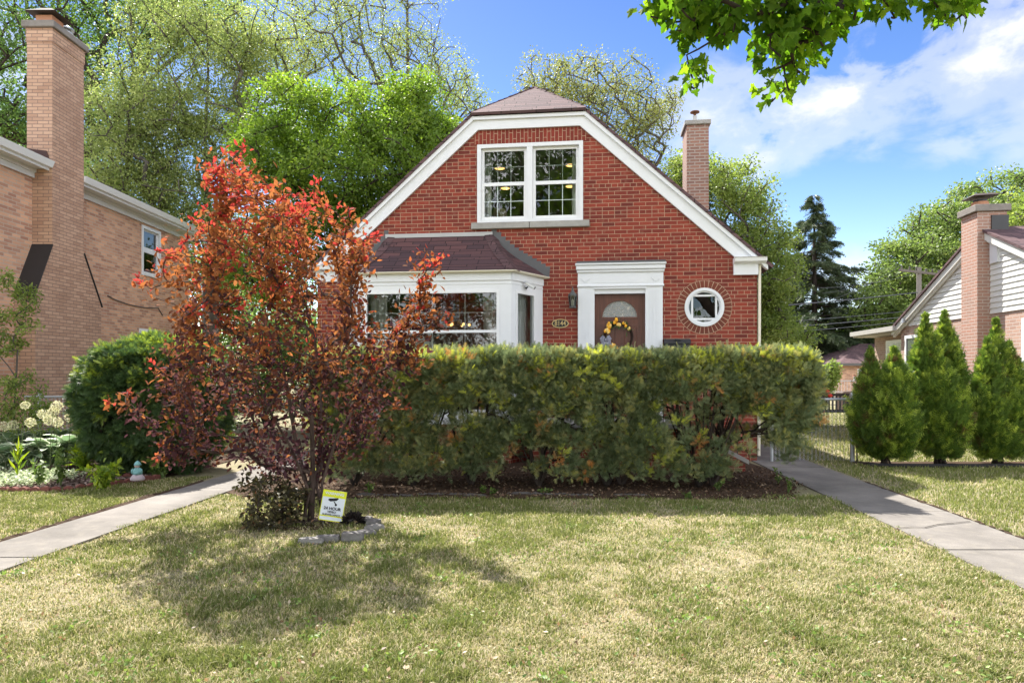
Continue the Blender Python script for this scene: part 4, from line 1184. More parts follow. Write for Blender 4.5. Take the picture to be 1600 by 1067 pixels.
b.quad((-9, y0, -.1), (0, y0, -.1), (0, y0, zw + .1), (-9, y0, zw + .1)); b.quad((-9, yend, -.1), (0, yend, -.1), (0, yend, zw + .1), (-9, yend, zw + .1)); b.quad((-9, y0, -.1), (-9, yend, -.1), (-9, yend, zw + .1), (-9, y0, zw + .1))
b.build('wall', M_TAN, lh)
for (a, c, zb_, zt_) in ((w1a, w1b, w1z, w1t), (w2a, w2b, w2t - 1.5, w2t)):
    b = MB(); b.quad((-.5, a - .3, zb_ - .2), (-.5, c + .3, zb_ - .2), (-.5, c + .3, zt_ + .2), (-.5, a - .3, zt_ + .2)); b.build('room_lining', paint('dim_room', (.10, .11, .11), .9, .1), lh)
for (a, c, zb_, zt_) in ((w1a, w1b, w1z, w1t), (w2a, w2b, w2t - 1.5, w2t)):
    b = MB(); e_ = .075
    b.box(-.10, .02, a, a + e_, zb_, zt_); b.box(-.10, .02, c - e_, c, zb_, zt_); b.box(-.10, .02, a + e_, c - e_, zt_ - e_, zt_); b.box(-.10, .04, a + e_, c - e_, zb_, zb_ + e_)
    wn = b.build('window', M_WHITE2, lh)
    zm = (zb_ + zt_) / 2 + .04
    b = MB(); b.box(-.085, -.05, a + e_, c - e_, zm - .03, zm + .03)
    for z0_, z1_, xx in ((zm + .03, zt_ - e_, -.05), (zb_ + e_, zm - .03, -.03)):
        b.box(xx - .03, xx, a + e_, a + e_ + .045, z0_, z1_); b.box(xx - .03, xx, c - e_ - .045, c - e_, z0_, z1_); b.box(xx - .03, xx, a + e_ + .045, c - e_ - .045, z1_ - .04, z1_); b.box(xx - .03, xx, a + e_ + .045, c - e_ - .045, z0_, z0_ + .04)
    b.build('sash', M_WHITE2, wn)
    b = MB(); b.quad((-.06, a, zb_), (-.06, c, zb_), (-.06, c, zt_), (-.06, a, zt_)); b.build('pane', M_GLASS, wn)
    b = MB(); b.quad((-.12, a, zm), (-.12, c, zm), (-.12, c, zt_), (-.12, a, zt_)); b.build('blind', paint('teal_blind', (.24, .33, .32), .8, .2), wn)
# frieze, fascia, gutter
zg2 = L.at_x(131, 276, .38)[1]
b = MB(); b.box(0.002, .05, y0 - .3, -.002, zw, zw + .17); b.box(0.05, .085, y0 - .3, -.002, zw + .10, zw + .172); c1q = L.at_x(131, 300, .395)[0] + .002; b.box(0.002, .05, c1q, yend + .05, zw, zw + .17); b.box(0.05, .085, c1q, yend + .05, zw + .10, zw + .172)
for ya_, yb_ in ((y0 - .35, -.002), (L.at_x(131, 300, .395)[0] + .002, yend + .3)):
    b.box(-9 if ya_ < -1 else -1, .30, ya_, yb_, zw + .172, zw + .20); b.box(.30, .335, ya_, yb_, zw + .14, zg2 - .02)
b.build('fascia', M_WHITE, lh)
b = MB(); pr = [(.336, zg2 - .13), (.40, zg2 - .12), (.43, zg2 - .05), (.45, zg2), (.43, zg2 + .004), (.336, zg2 - .01)]
b.prism([(x, y0 - .4, z) for x, z in pr], (0, -y0 + .398, 0)); b.build('gutter', M_WHITE2, lh); b = MB(); b.prism([(x, c1q, z) for x, z in pr], (0, yend + .35 - c1q, 0)); b.build('gutter', M_WHITE2, lh)
b = MB(); sl4 = .42
e0, e1 = y0 - .4, yend + .35; xl, xrg = -9.3, .36; zc = zg2 + .0; mx_ = (xl + xrg) / 2; hr = (xrg - mx_) * sl4
A = [(xrg, e0, zc), (xrg, e1, zc), (xl, e1, zc), (xl, e0, zc), (mx_, e0 + 4.8, zc + hr), (mx_, e1 - 3.2, zc + hr)]
b.add(A, [(0, 1, 5, 4), (1, 2, 5), (2, 3, 4, 5), (3, 0, 4)]); b.build('roof', M_GSHIN, lh)
# chimney
CXo = .395; c0_, c1_ = 0.0, L.at_x(131, 300, CXo)[0]
zcb = L.at_x(80, 43, CXo)[1]; zct = L.at_x(80, 32.5, CXo)[1]
ca, cza = L.at_x(55, 462, CXo); cb_, czb = L.at_x(82, 385, CXo)
cd, _ = L.at_x(158, 480, CXo); xin = CXo - 40 * 13.35 / F
b = MB()
b.box(xin, CXo, c0_, c1_, czb, zcb - .27); b.box(xin - .012, CXo + .014, c0_ - .014, c1_ + .014, zcb - .27, zcb)
b.prism([(CXo, ca, -.1), (CXo, cd, -.1), (CXo, cd, cza), (CXo, c1_, czb), (CXo, c0_, czb), (CXo, ca, cza)], (-CXo + .001, 0, 0))
ch = b.build('chimney', M_TANC, lh)
b = MB(); b.bbox(xin - .07, CXo + .07, c0_ - .07, c1_ + .07, zcb + .001, zct, .012); b.build('chimney_cap', M_CAPC, ch)
b = MB(); b.box(xin + .12, CXo - .06, .08, .42, zct + .001, zct + .17); fl = b.build('flue', M_CLAY, ch)
b = MB(); fx, fy = (xin + CXo) / 2 + .03, .25; w_ = .30; zz = zct + .20
for sx_, sy_ in ((-1, -1), (1, -1), (1, 1), (-1, 1)): b.tube([(fx + sx_ * .12, fy + sy_ * .13, zct + .1), (fx + sx_ * .12, fy + sy_ * .13, zz + .03)], .01, 4)
b.add([(fx - w_, fy - w_, zz), (fx + w_, fy - w_, zz), (fx + w_, fy + w_, zz), (fx - w_, fy + w_, zz), (fx - .1, fy - .1, zz + .14), (fx + .1, fy - .1, zz + .14), (fx + .1, fy + .1, zz + .14), (fx - .1, fy + .1, zz + .14)], [(0, 1, 5, 4), (1, 2, 6, 5), (2, 3, 7, 6), (3, 0, 4, 7), (4, 5, 6, 7), (3, 2, 1, 0)])
b.build('rain_hood', paint('weathered_hood', (.06, .045, .04), .7, .4, .3), ch)
b = MB(); b.lathe([(.085, 0), (.085, .10), (.15, .10), (.15, .14), (.10, .15), (.10, .2), (.17, .2), (.17, .23), (.03, .30)], 16, (fx - .02, .74, zct)); b.build('vent_pipe', M_GREYM, ch)
for (p, q) in (((ca, cza), (c0_, czb)), ((cd, cza), (c1_, czb))):
    b = MB(); sg = -1 if p[0] < q[0] else 1
    b.prism([(CXo + .02, p[0] + sg * .03, p[1] - .02), (-.02, p[0] + sg * .03, p[1] - .02), (-.02, q[0] + sg * .0, q[1] + .03), (CXo + .02, q[0] + sg * .0, q[1] + .03)], (0, sg * .012, .012))
    b.build('shoulder_flashing', M_TAR, ch)
b = MB(); b.prism([(xin - .03, -.02, zg2 + .02), (.36, -.02, zg2 + .02), (.30, -.02, zg2 + .2), (xin - .03, -.02, zg2 + .25)], (0, -.03, 0)); b.build('chimney_flashing', paint('brown_flashing', (.07, .035, .03), .6, .3, .2), ch)
b = MB(); q = [lw(167, 462), lw(178, 468), lw(200, 476), lw(225, 481), lw(246, 481), lw(253, 493)]
b.tube([(.02, y, z) for y, z in q], .011, 5); b.build('cable', M_BLACK, lh)
q = lw(8, 684); b = MB(); b.box(-.05, .03, q[0] - .4, q[0] + .35, .02, .42); b.build('basement_window', paint('dark_basement_pane', (.02, .022, .025), .15, .6), lh)

# ================================================================== tan house on the right with white gable siding
Rr = Frame((1527 - CX) * 14.4 / F, 14.4, -6.7)
rh = thing('brick_house', 'low pinkish brick house with white lap siding in its gable', 'house', (Rr.o[0], Rr.o[1], 0), Rr.a)
WX = .27
def rw_(px, py): return Rr.at_x(px, py, WX)
yfar, zsid = rw_(1408, 512); zsid = rw_(1549, 489)[1]
ra0 = rw_(1407, 509); ra1 = rw_(1500, 404)
sl_l = (ra1[1] - ra0[1]) / (ra0[0] - ra1[0])
n1_ = rw_(1547, 362); n2_ = rw_(1600, 385); sl_r = (n1_[1] - n2_[1]) / (n1_[0] - n2_[0])
# apex = crossing of the two rakes
ypk = (ra0[1] - n1_[1] + sl_l * ra0[0] + sl_r * n1_[0]) / (sl_l + sl_r); zpk = ra0[1] + sl_l * (ra0[0] - ypk)
ynear = ypk - (zpk - zsid) / sl_r
b = MB(); b.box(WX, WX + 8, ynear + .1, yfar, -.1, zsid); b.build('wall', M_TANR, rh)
b = MB(); h = .115; z = zsid - .02
def span(z): return (ypk - (zpk - z) / sl_r, ypk + (zpk - z) / sl_l)
while z < zpk - .05:
    a0, a1 = span(z); c0, c1 = span(min(z + h, zpk - .01))
    b.add([(WX - .028, a0, z), (WX - .028, a1, z), (WX - .006, c1, z + h), (WX - .006, c0, z + h), (WX + .02, a0, z), (WX + .02, a1, z)], [(0, 1, 2, 3), (0, 4, 5, 1)])
    z += h
b.build('lap_siding', M_SIDING, rh)
b = MB(); v0, v1 = rw_(1551, 377), rw_(1563, 409)
b.box(WX - .06, WX, v1[0], v0[0], v1[1], v0[1] - .04); b.prism([(WX - .06, v1[0], v0[1] - .041), (WX - .06, (v0[0] + v1[0]) / 2, v0[1] + .03), (WX - .06, v0[0], v0[1] - .041)], (.06, 0, 0)); b.build('gable_vent', M_WHITE, rh)
b = MB()
def rake(pa, pb, wdt, x0, x1): b.prism([(x0, pa[0], pa[1]), (x0, pb[0], pb[1]), (x0, pb[0], pb[1] - wdt), (x0, pa[0], pa[1] - wdt)], (x1 - x0, 0, 0))
zn0 = (ynear - .3, zpk - sl_r * (ypk - ynear + .3)); zf0 = (yfar + .28, zpk - sl_l * (yfar + .28 - ypk))
rake(zn0, (ypk, zpk), .17, WX - .13, WX - .09); rake((ypk, zpk), zf0, .15, WX - .13, WX - .09)
rake((zn0[0], zn0[1] - .05), (ypk, zpk - .05), .16, WX - .088, WX - .03); rake((ypk, zpk - .05), (zf0[0], zf0[1] - .05), .15, WX - .088, WX - .03)
b.build('rake_board', M_SIDING, rh)
b = MB()
for (p, q) in ((zn0, (ypk, zpk)), ((ypk, zpk), zf0)):
    b.prism([(WX - .17, p[0], p[1] + .002), (WX - .17, q[0], q[1] + .002), (WX - .17, q[0], q[1] + .06), (WX - .17, p[0], p[1] + .06)], (8.4, 0, 0))
b.build('roof', M_SHIN, rh)
# chimney on the gable end
cwid = 43 * 14.4 / F; cdep = Rr.at_x(1502, 400, 0)[0]
zcb = Rr.at_y(1527, 331, 0)[1]; zct = Rr.at_y(1527, 320, 0)[1]
b = MB(); b.box(0, WX + .003, 0, cdep, -.1, 3.4); b.box(0, cwid, 0, cdep, 3.4, zcb); rc_ = b.build('chimney', brick('pink_chimney_brick', (0.46, 0.25, 0.185), (0.37, 0.24, 0.19), (0.52, 0.43, 0.38), ms=0.009, stain=.25), rh)
b = MB(); b.bbox(-.06, cwid + .06, -.06, cdep + .06, zcb + .001, zct, .012); b.build('chimney_cap', M_CAPC, rc_)
b = MB(); fx, fy = .20, .28; b.lathe([(.17, 0), (.16, .10), (.155, .11)], 16, (fx, fy, zct)); b.mat = 1; b.lathe([(.13, .11), (.13, .15)], 16, (fx, fy, zct)); b.build('flue', [M_CLAY, M_BLACK], rc_)
b = MB(); zz = zct + .20; w_ = .27
b.add([(fx - w_, fy - w_, zz), (fx + w_, fy - w_, zz + .02), (fx + w_, fy + w_, zz + .02), (fx - w_, fy + w_, zz), (fx - .15, fy - .15, zz + .07), (fx + .19, fy - .17, zz + .075), (fx + .19, fy + .15, zz + .075), (fx - .15, fy + .15, zz + .07)], [(0, 1, 5, 4), (1, 2, 6, 5), (2, 3, 7, 6), (3, 0, 4, 7), (4, 5, 6, 7), (3, 2, 1, 0)])
for sx_, sy_ in ((-1, -1), (1, -1), (1, 1), (-1, 1)): b.tube([(fx + sx_ * .12, fy + sy_ * .12, zct + .1), (fx + sx_ * .12, fy + sy_ * .12, zz + .03)], .008, 4)
b.build('rain_hood', paint('weathered_hood', (.06, .045, .04), .7, .4, .3), rc_)
b = MB(); b.box(WX + .0, cwid + .02, -.03, -.002, zpk - .1, zpk + .26); b.build('chimney_flashing', M_TAR, rc_)
wy0, wzt = rw_(1413, 525); wy1, _ = rw_(1428, 520)
def side_window(y0_, y1_, zb_, zt_):
    y0_, y1_ = min(y0_, y1_), max(y0_, y1_)
    b = MB(); e_ = .08; x = WX
    b.box(x - .04, x + .02, y0_, y0_ + e_, zb_, zt_); b.box(x - .04, x + .02, y1_ - e_, y1_, zb_, zt_); b.box(x - .04, x + .02, y0_ + e_, y1_ - e_, zt_ - e_, zt_); b.box(x - .05, x + .02, y0_ + e_, y1_ - e_, zb_, zb_ + e_); b.box(x - .03, x, y0_ + e_, y1_ - e_, (zb_ + zt_) / 2 - .03, (zb_ + zt_) / 2 + .03)
    wn = b.build('window', M_WHITE2, rh)
    b = MB(); b.box(x - .015, x - .005, y0_ + e_, y1_ - e_, zb_ + e_, zt_ - e_); b.build('pane', paint('dark_pane', (.05, .06, .065), .08, .8), wn)
side_window(wy0 - .1, wy0 - 1.1, 1.0, wzt)
q0, _ = rw_(1598, 545); side_window(q0 - .9, q0 - .02, 1.0, rw_(1600, 497)[1])
# flood lamp under the rake
q = rw_(1421, 496); b = MB(); b.tube([(WX - .02, q[0], q[1]), (WX - .12, q[0], q[1] - .03)], .03, 6); b.lathe([(.03, 0), (.07, -.12)], 10, (WX - .16, q[0], q[1] - .02)); b.build('flood_lamp', M_GREYM, rh)
# rear wing with a flat eave
wxl = Rr.at_y(1383, 550, yfar + 1.6)[0]
zwe = Rr.at_y(1407, 513, yfar)[1]
b = MB(); b.box(WX + .45, WX + 4, yfar + .002, yfar + 2.9, -.1, zwe - .12); b.build('wing_wall', M_TANR, rh)
b = MB(); x1_ = WX - .12
b.box(x1_ - .0, WX + 4, yfar + .08, yfar + 3.1, zwe - .10, zwe + .02); b.box(x1_ - .1, x1_, yfar + .0, yfar + 3.1, zwe - .06, zwe + .07); b.box(x1_, WX + 4, yfar + .0, yfar + .08, zwe - .06, zwe + .07)
b.build('wing_roof', paint('weathered_fascia', (.40, .385, .36), .6, .3, .08), rh)
xw = WX + .45
for yy_ in (yfar + .7,):
    b = MB(); b.box(xw - .04, xw + .01, yy_, yy_ + 1.3, .9, zwe - .25); b.build('window', M_WHITE2, rh)
for yy_ in (yfar + .7,):
    for yq in (yy_ + .1, yy_ + .7): b = MB(); b.box(xw - .046, xw - .041, yq, yq + .5, 1.0, zwe - .35); b.build('pane', paint('dark_pane', (.05, .06, .065), .08, .8), rh)

# ================================================================== garage far down the plot
Zg = 40.0; gx0 = (1314 - CX) * Zg / F; ze_ = EYE + (HY - 571) * Zg / F; xg0 = (1301 - CX) * Zg / F
gr = thing('garage', 'tan brick garage with a brown hip roof beyond the chain link fence', 'garage', (gx0, Zg, 0))
b = MB(); b.box(0, 7, 0, 6, .45, ze_ + .02); b.build('wall', M_TAN, gr)
b = MB(); b.box(-.02, 7.02, -.02, 6, -.1, .45); b.build('plinth', concrete('painted_plinth', (.5, .42, .33), 1, .1), gr)
zap = EYE + (HY - 537) * (Zg + 3) / F; o_ = xg0 - gx0
A = [(o_, o_, ze_), (7 - o_, o_, ze_), (7 - o_, 6 - o_, ze_), (o_, 6 - o_, ze_), (2.6, 3, zap), (4.4, 3, zap)]
b = MB(); b.add(A, [(0, 1, 5, 4), (1, 2, 5), (2, 3, 4, 5), (3, 0, 4), (3, 2, 1, 0)]); b.build('roof', M_SHIN, gr)
b = MB(); b.box(o_ - .05, 7 - o_, o_ - .12, o_ + .02, ze_ - .02, ze_ + .13); b.box(o_ - .12, o_ + .02, o_ - .1, 6 - o_, ze_ - .02, ze_ + .13); b.build('gutter', paint('bronze_gutter', (.08, .075, .07), .5, .5), gr)
# ================================================================== vegetation
B_GREY = bark('grey_bark', (.05, .043, .037), (.13, .115, .10)); B_DARK = bark('dark_bark', (.022, .017, .014), (.065, .05, .042)); B_PLUM = bark('plum_bark', (.030, .019, .016), (.10, .07, .06), 12)

def in_lobes(lobes, n, r, shell=2.4):
    """points inside a union of ellipsoids given as (px, py, rx, ry, Z, depth, weight)"""
    wt = np.array([l[6] for l in lobes], float); ids = r.choice(len(lobes), n, p=wt / wt.sum())
    u = rdir(n, r) * (r.random(n) ** (1 / shell))[:, None]
    out = np.zeros((n, 3))
    for i, (px, py, rx, ry, Z, dp, _) in enumerate(lobes):
        m = ids == i; s = Z / F
        out[m] = np.c_[(px - CX) * s + u[m, 0] * rx * s, Z + u[m, 1] * dp, EYE + (HY - py) * s + u[m, 2] * ry * s]
    return out

def tree(name, label, cat, base, lobes, ntips, per, clump, leaf, mat, seed, rtrunk, rtip=.012, bmat=None, droop=.15, flat=.75, group=None, trunk_top=None, shell=2.4, tpl=None, step=.8, leanx=0.0, minz=0.3, upn=.7, keep=None, stems=None, tintby=None, wob=.03, tips=None, pen=1.2):
    r = np.random.default_rng(seed)
    t = thing(name, label, cat, base, 0, group)
    Skel.keepdir = .15
    tips = in_lobes(lobes, ntips, r, shell) if tips is None else tips
    tips = tips[tips[:, 2] > minz]
    if keep is not None: tips = tips[keep(tips)]
    sk = Skel(seed); bx, by, bz = base
    top = trunk_top if trunk_top else float(np.quantile(tips[:, 2], .55))
    cx, cy_ = tips[:, 0].mean(), tips[:, 1].mean()
    if stems is None:
        nseg = max(4, int(top / .8)); pts = []
        for i in range(nseg + 1):
            u = i / nseg; pts.append((bx + (cx - bx) * u * u * .7 + leanx * u + r.normal() * .03 * top * u * .3, by + (cy_ - by) * u * u * .7, top * u))
        sk.stem(pts)
    else:
        root = sk.stem([(bx, by, 0)])
        top_ = root
        for j_, s_ in enumerate(stems):
            e_ = sk.stem(s_, top_)
            if j_ == 0 and len(stems) > 5: top_ = e_
    sk.reach(tips, step=step, minh=minz * .6, wob=wob, up=.10, pen=pen)
    sk.mesh('trunk', bmat or B_GREY, t, rtip, rtrunk, 7, 1.7, origin=base)
    n = len(tips) * per
    ci = np.repeat(np.arange(len(tips)), per)
    # leaves lie along each outer twig and in a loose tuft round its end
    off = rdir(n, r) * (r.random(n) ** .45)[:, None] * clump * np.array([1, 1, flat])
    Pl = tips[ci] + off
    D = unit(off / clump + rdir(n, r) * .9); D[:, 2] -= droop
    Nn = rdir(n, r, upn)
    ct = r.random(len(tips)) * .5
    tint = np.clip(ct[ci] + r.random(n) * .5, 0, 1) if tintby is None else tintby(Pl, tips, ci, r)
    S = leaf * r.uniform(.65, 1.25, n)
    scatter('crown', Pl - np.array(base), D, Nn, S, tint, tpl or LEAF_DIAMOND, mat, t)
    return t

def limbs(px, pyf, Z, tips):
    """straight rising limbs from a fork: list of point rows"""
    r = np.random.default_rng(int(px)); f = P(px, pyf, Z); out = [[(f.x, f.y, f.z * .35), (f.x, f.y, f.z * .7), tuple(f)]]
    for tx, ty in tips:
        q = P(tx, ty, Z + r.uniform(-1.8, 1.8)); s0 = f + Vector((0, 0, r.uniform(-.6, .5)))
        row = [tuple(f * .5 + s0 * .5)]
        for u in (.2, .4, .6, .8, .95): row.append(tuple(s0.lerp(q, u) + Vector(((q.x - s0.x) * .10 * math.sin(u * math.pi) * -1, 0, abs(q.x - s0.x) * .06 * math.sin(u * math.pi))) + Vector(r.normal(size=3)) * .06))
        out.append(row)
    return out
def base_at(px, Z): return ((px - CX) * Z / F, Z, 0)
LM_DARK = leafmat('oak_leaf', [(0, (0.056, 0.106, 0.027)), (.6, (0.100, 0.169, 0.044)), (1, (0.175, 0.250, 0.062))], 0.45, 2.0)
LM_PALE = leafmat('elm_leaf', [(0, (.13, .18, .054)), (.55, (.22, .27, .085)), (1, (.35, .375, .14))], .46, 1.6)
LM_MAPLE = leafmat('maple_leaf', [(0, (.075, .135, .020)), (.6, (.155, .24, .036)), (1, (.29, .37, .062))], .46, 1.7)
LM_MID = leafmat('lime_green_leaf', [(0, (.10, .155, .036)), (.6, (.19, .25, .058)), (1, (.31, .355, .10))], .46, 1.65)
LM_BIG = leafmat('locust_leaf', [(0, (.085, .135, .036)), (.6, (.155, .215, .058)), (1, (.25, .30, .09))], .44, 1.65)
LM_SPR = leafmat('spruce_needle', [(0, (.035, .058, .026)), (.7, (.075, .105, .048)), (1, (.13, .16, .07))], 0.15, 1.4)
LM_BUSH = leafmat('background_leaf', [(0, (0.065, 0.111, 0.033)), (.6, (0.124, 0.189, 0.052)), (1, (0.221, 0.286, 0.085))], 0.45, 1.9)
GB = 'trees behind the houses'

tree('oak_tree', 'dark green oak behind the tall tan chimney', 'tree', base_at(60, 31),
     [(20, 90, 90, 70, 30, 3, 1.2), (150, 40, 120, 80, 31, 3, 1.6), (60, -60, 160, 90, 31, 4, 1.4), (15, 180, 60, 45, 29, 2, .7), (160, 170, 60, 90, 31, 2, .9), (250, 20, 80, 50, 31, 2.5, .6), (330, 10, 90, 50, 32, 2.5, .6), (20, 225, 60, 25, 33, 2, .3)], 540, 75, .8, .135, LM_DARK, 31, .42, .02, B_DARK, group=GB, step=1.2, minz=3)
tree('elm_tree', 'tall pale yellow-green elm with drooping sprays left of the bright maple', 'tree', base_at(300, 25),
     [(300, 110, 130, 90, 25, 3, 1.3), (220, 200, 90, 90, 24.5, 2.5, 1.2), (200, 270, 75, 60, 24, 2, .8), (330, 220, 90, 90, 25, 2.5, 1.1), (260, 330, 95, 70, 24.5, 2, 1), (420, 90, 80, 70, 25.5, 2.5, .7), (340, 380, 70, 70, 24.5, 2, .7), (300, 30, 90, 50, 25.5, 2.5, .6)], 1000, 95, .55, .092, LM_PALE, 32, .30, .012, B_GREY, droop=.7, group=GB, step=.9, minz=2, stems=limbs(330, 430, 25, [(250, 60), (320, 10), (400, 50), (200, 170), (440, 110), (175, 290), (370, 250)]))
tree('ash_tree', 'sparse tall ash with bare forking limbs above the bright maple', 'tree', base_at(640, 30),
     [(560, 70, 120, 70, 30, 3, 1.2), (650, 110, 90, 80, 30, 3, 1.1), (480, 40, 90, 60, 30, 3, 1), (700, 160, 60, 50, 30, 2.5, .6), (590, -40, 130, 60, 30, 3, .8), (440, 100, 60, 50, 30, 2, .5), (735, 140, 30, 40, 30, 2, .3)], 700, 42, .55, .09, LM_PALE, 33, .24, .010, B_GREY, droop=.4, group=GB, step=.9, minz=5, pen=2.5, stems=limbs(640, 330, 30, [(455, 30), (520, -30), (585, -70), (640, -60), (690, 10), (720, 100), (740, 160), (560, 60)]))
tree('maple_tree', 'dense bright green maple just left of the brick gable', 'tree', base_at(555, 20),
     [(470, 190, 75, 60, 20, 1.8, 1), (560, 190, 80, 65, 20.5, 2, 1.1), (650, 175, 60, 60, 20.5, 1.6, .9), (430, 250, 62, 50, 19.6, 1.5, .7), (530, 280, 110, 70, 19.6, 2, 1.4), (640, 250, 80, 70, 20, 2, 1.1), (490, 350, 90, 60, 19.8, 1.8, .9), (580, 360, 70, 60, 20, 1.8, .8), (700, 215, 22, 40, 20.5, 1, .25), (420, 420, 90, 60, 20, 1.6, .6), (385, 210, 15, 20, 20, .6, .1)], 820, 110, .40, .098, LM_MAPLE, 34, .16, .010, B_DARK, droop=.25, group=GB, step=.7, minz=2.0, shell=3)
tree('ash_tree', 'thin leafed ash rising behind the ridge between gable and red chimney', 'tree', base_at(930, 27),
     [(900, 140, 70, 48, 27, 2.5, 1), (960, 160, 70, 60, 27, 2.5, 1.1), (850, 130, 45, 35, 27, 2, .6), (1010, 200, 50, 50, 27, 2, .8), (960, 250, 80, 60, 27, 2, .8), (1035, 160, 28, 20, 27, 1.5, .25)], 620, 40, .42, .085, leafmat('ash_leaf', [(0, (.12, .15, .045)), (.6, (.20, .22, .068)), (1, (.31, .30, .11))], .42, 1.7), 35, .20, .010, B_GREY, droop=.3, group=GB, step=.8, minz=4, pen=2.5, stems=limbs(935, 320, 27, [(835, 120), (875, 95), (915, 100), (965, 108), (1005, 150), (1045, 165), (1000, 255), (860, 225)]))
tree('birch_tree', 'light green feathery tree right of the brick house corner', 'tree', base_at(1150, 21),
     [(1140, 300, 60, 50, 21, 1.8, 1), (1180, 370, 50, 60, 21, 1.8, 1), (1205, 440, 30, 50, 20.5, 1.5, .8), (1160, 450, 60, 60, 21, 1.8, 1), (1200, 520, 40, 45, 20.5, 1.5, .8), (1085, 290, 40, 45, 21.5, 1.5, .6), (1060, 260, 25, 25, 21.5, 1.2, .25), (1130, 530, 60, 50, 21, 1.5, .5), (1250, 530, 18, 22, 20.5, 1, .15)], 600, 90, .38, .085, LM_MID, 36, .15, .010, B_GREY, droop=.4, group=GB, step=.6, minz=1.0)
tree('locust_tree', 'big spreading green tree behind the low house on the right', 'tree', base_at(1500, 46),
     [(1420, 420, 60, 55, 44, 4, 1), (1400, 480, 60, 45, 43, 3, .8), (1480, 370, 80, 60, 45, 4, 1.3), (1560, 330, 80, 60, 46, 4, 1.3), (1620, 350, 70, 80, 47, 4, 1), (1500, 450, 90, 60, 46, 4, 1.1), (1430, 530, 60, 40, 46, 3, .6), (1650, 440, 90, 80, 47, 4, .8)], 820, 90, .9, .20, LM_BIG, 37, .45, .03, B_DARK, droop=.3, group=GB, step=1.4, minz=1.5, flat=.55)
tree('locust_tree', 'yellowish green tree crown at the photo edge beyond the right chimney', 'tree', base_at(1640, 36), [(1620, 330, 60, 45, 36, 2.5, 1), (1660, 420, 80, 80, 36, 2.5, 1)], 160, 46, .6, .2, LM_MID, 38, .25, .02, B_GREY, group=GB, minz=2)
for i, (px, Z, lob, m, lab) in enumerate((
    (1330, 50, [(1330, 545, 70, 40, 50, 3, 1), (1290, 520, 40, 45, 50, 3, .6), (1380, 540, 60, 45, 50, 3, .8), (1290, 580, 45, 20, 50, 3, .5)], LM_BUSH, 'shady round tree under the spruce behind the garage'),
    (1420, 56, [(1420, 500, 50, 40, 56, 3, 1), (1460, 540, 60, 45, 56, 3, 1), (1390, 460, 30, 25, 56, 3, .4)], LM_MID, 'yellow green tree behind the utility pole'),
    (1290, 33, [(1292, 592, 12, 20, 33, .4, 1), (1301, 580, 6, 14, 33, .3, .5)], LM_MID, 'small bright bush left of the garage wall'),
    (330, 30, [(330, 480, 80, 60, 30, 2, 1), (290, 560, 60, 60, 30, 2, 1), (420, 530, 90, 60, 30, 2, 1), (350, 420, 80, 40, 30, 2, .8)], LM_BUSH, 'mid green tree between the tan house and the brick house'),
    (480, 34, [(480, 540, 100, 50, 34, 2, 1), (420, 460, 90, 60, 34, 2, 1), (560, 480, 80, 60, 34, 2, .8)], LM_DARK, 'dark tree low behind the bright maple'),
    (1205, 50, [(1195, 490, 30, 40, 50, 2, 1), (1200, 545, 45, 40, 50, 2, 1), (1255, 565, 40, 22, 50, 2, .5)], LM_BUSH, 'leafy tree between the feathery tree and the spruce'),
    (100, 42, [(60, 240, 80, 40, 42, 3, 1), (140, 300, 60, 60, 42, 3, .8), (-40, 160, 70, 80, 42, 3, .6)], LM_DARK, 'far dark tree showing past the eave of the tan house'))):
    tree('garden_tree' if 'bush' not in lab else 'garden_bush', lab, 'tree' if 'bush' not in lab else 'bush', base_at(px, Z), lob, 200 if Z != 33 else 90, 42, .8 * Z / 40 if Z != 33 else .28, (.0062 if Z != 33 else .004) * Z, m, 50 + i, .2, .02, B_DARK, group=GB, step=1.2, minz=.3)

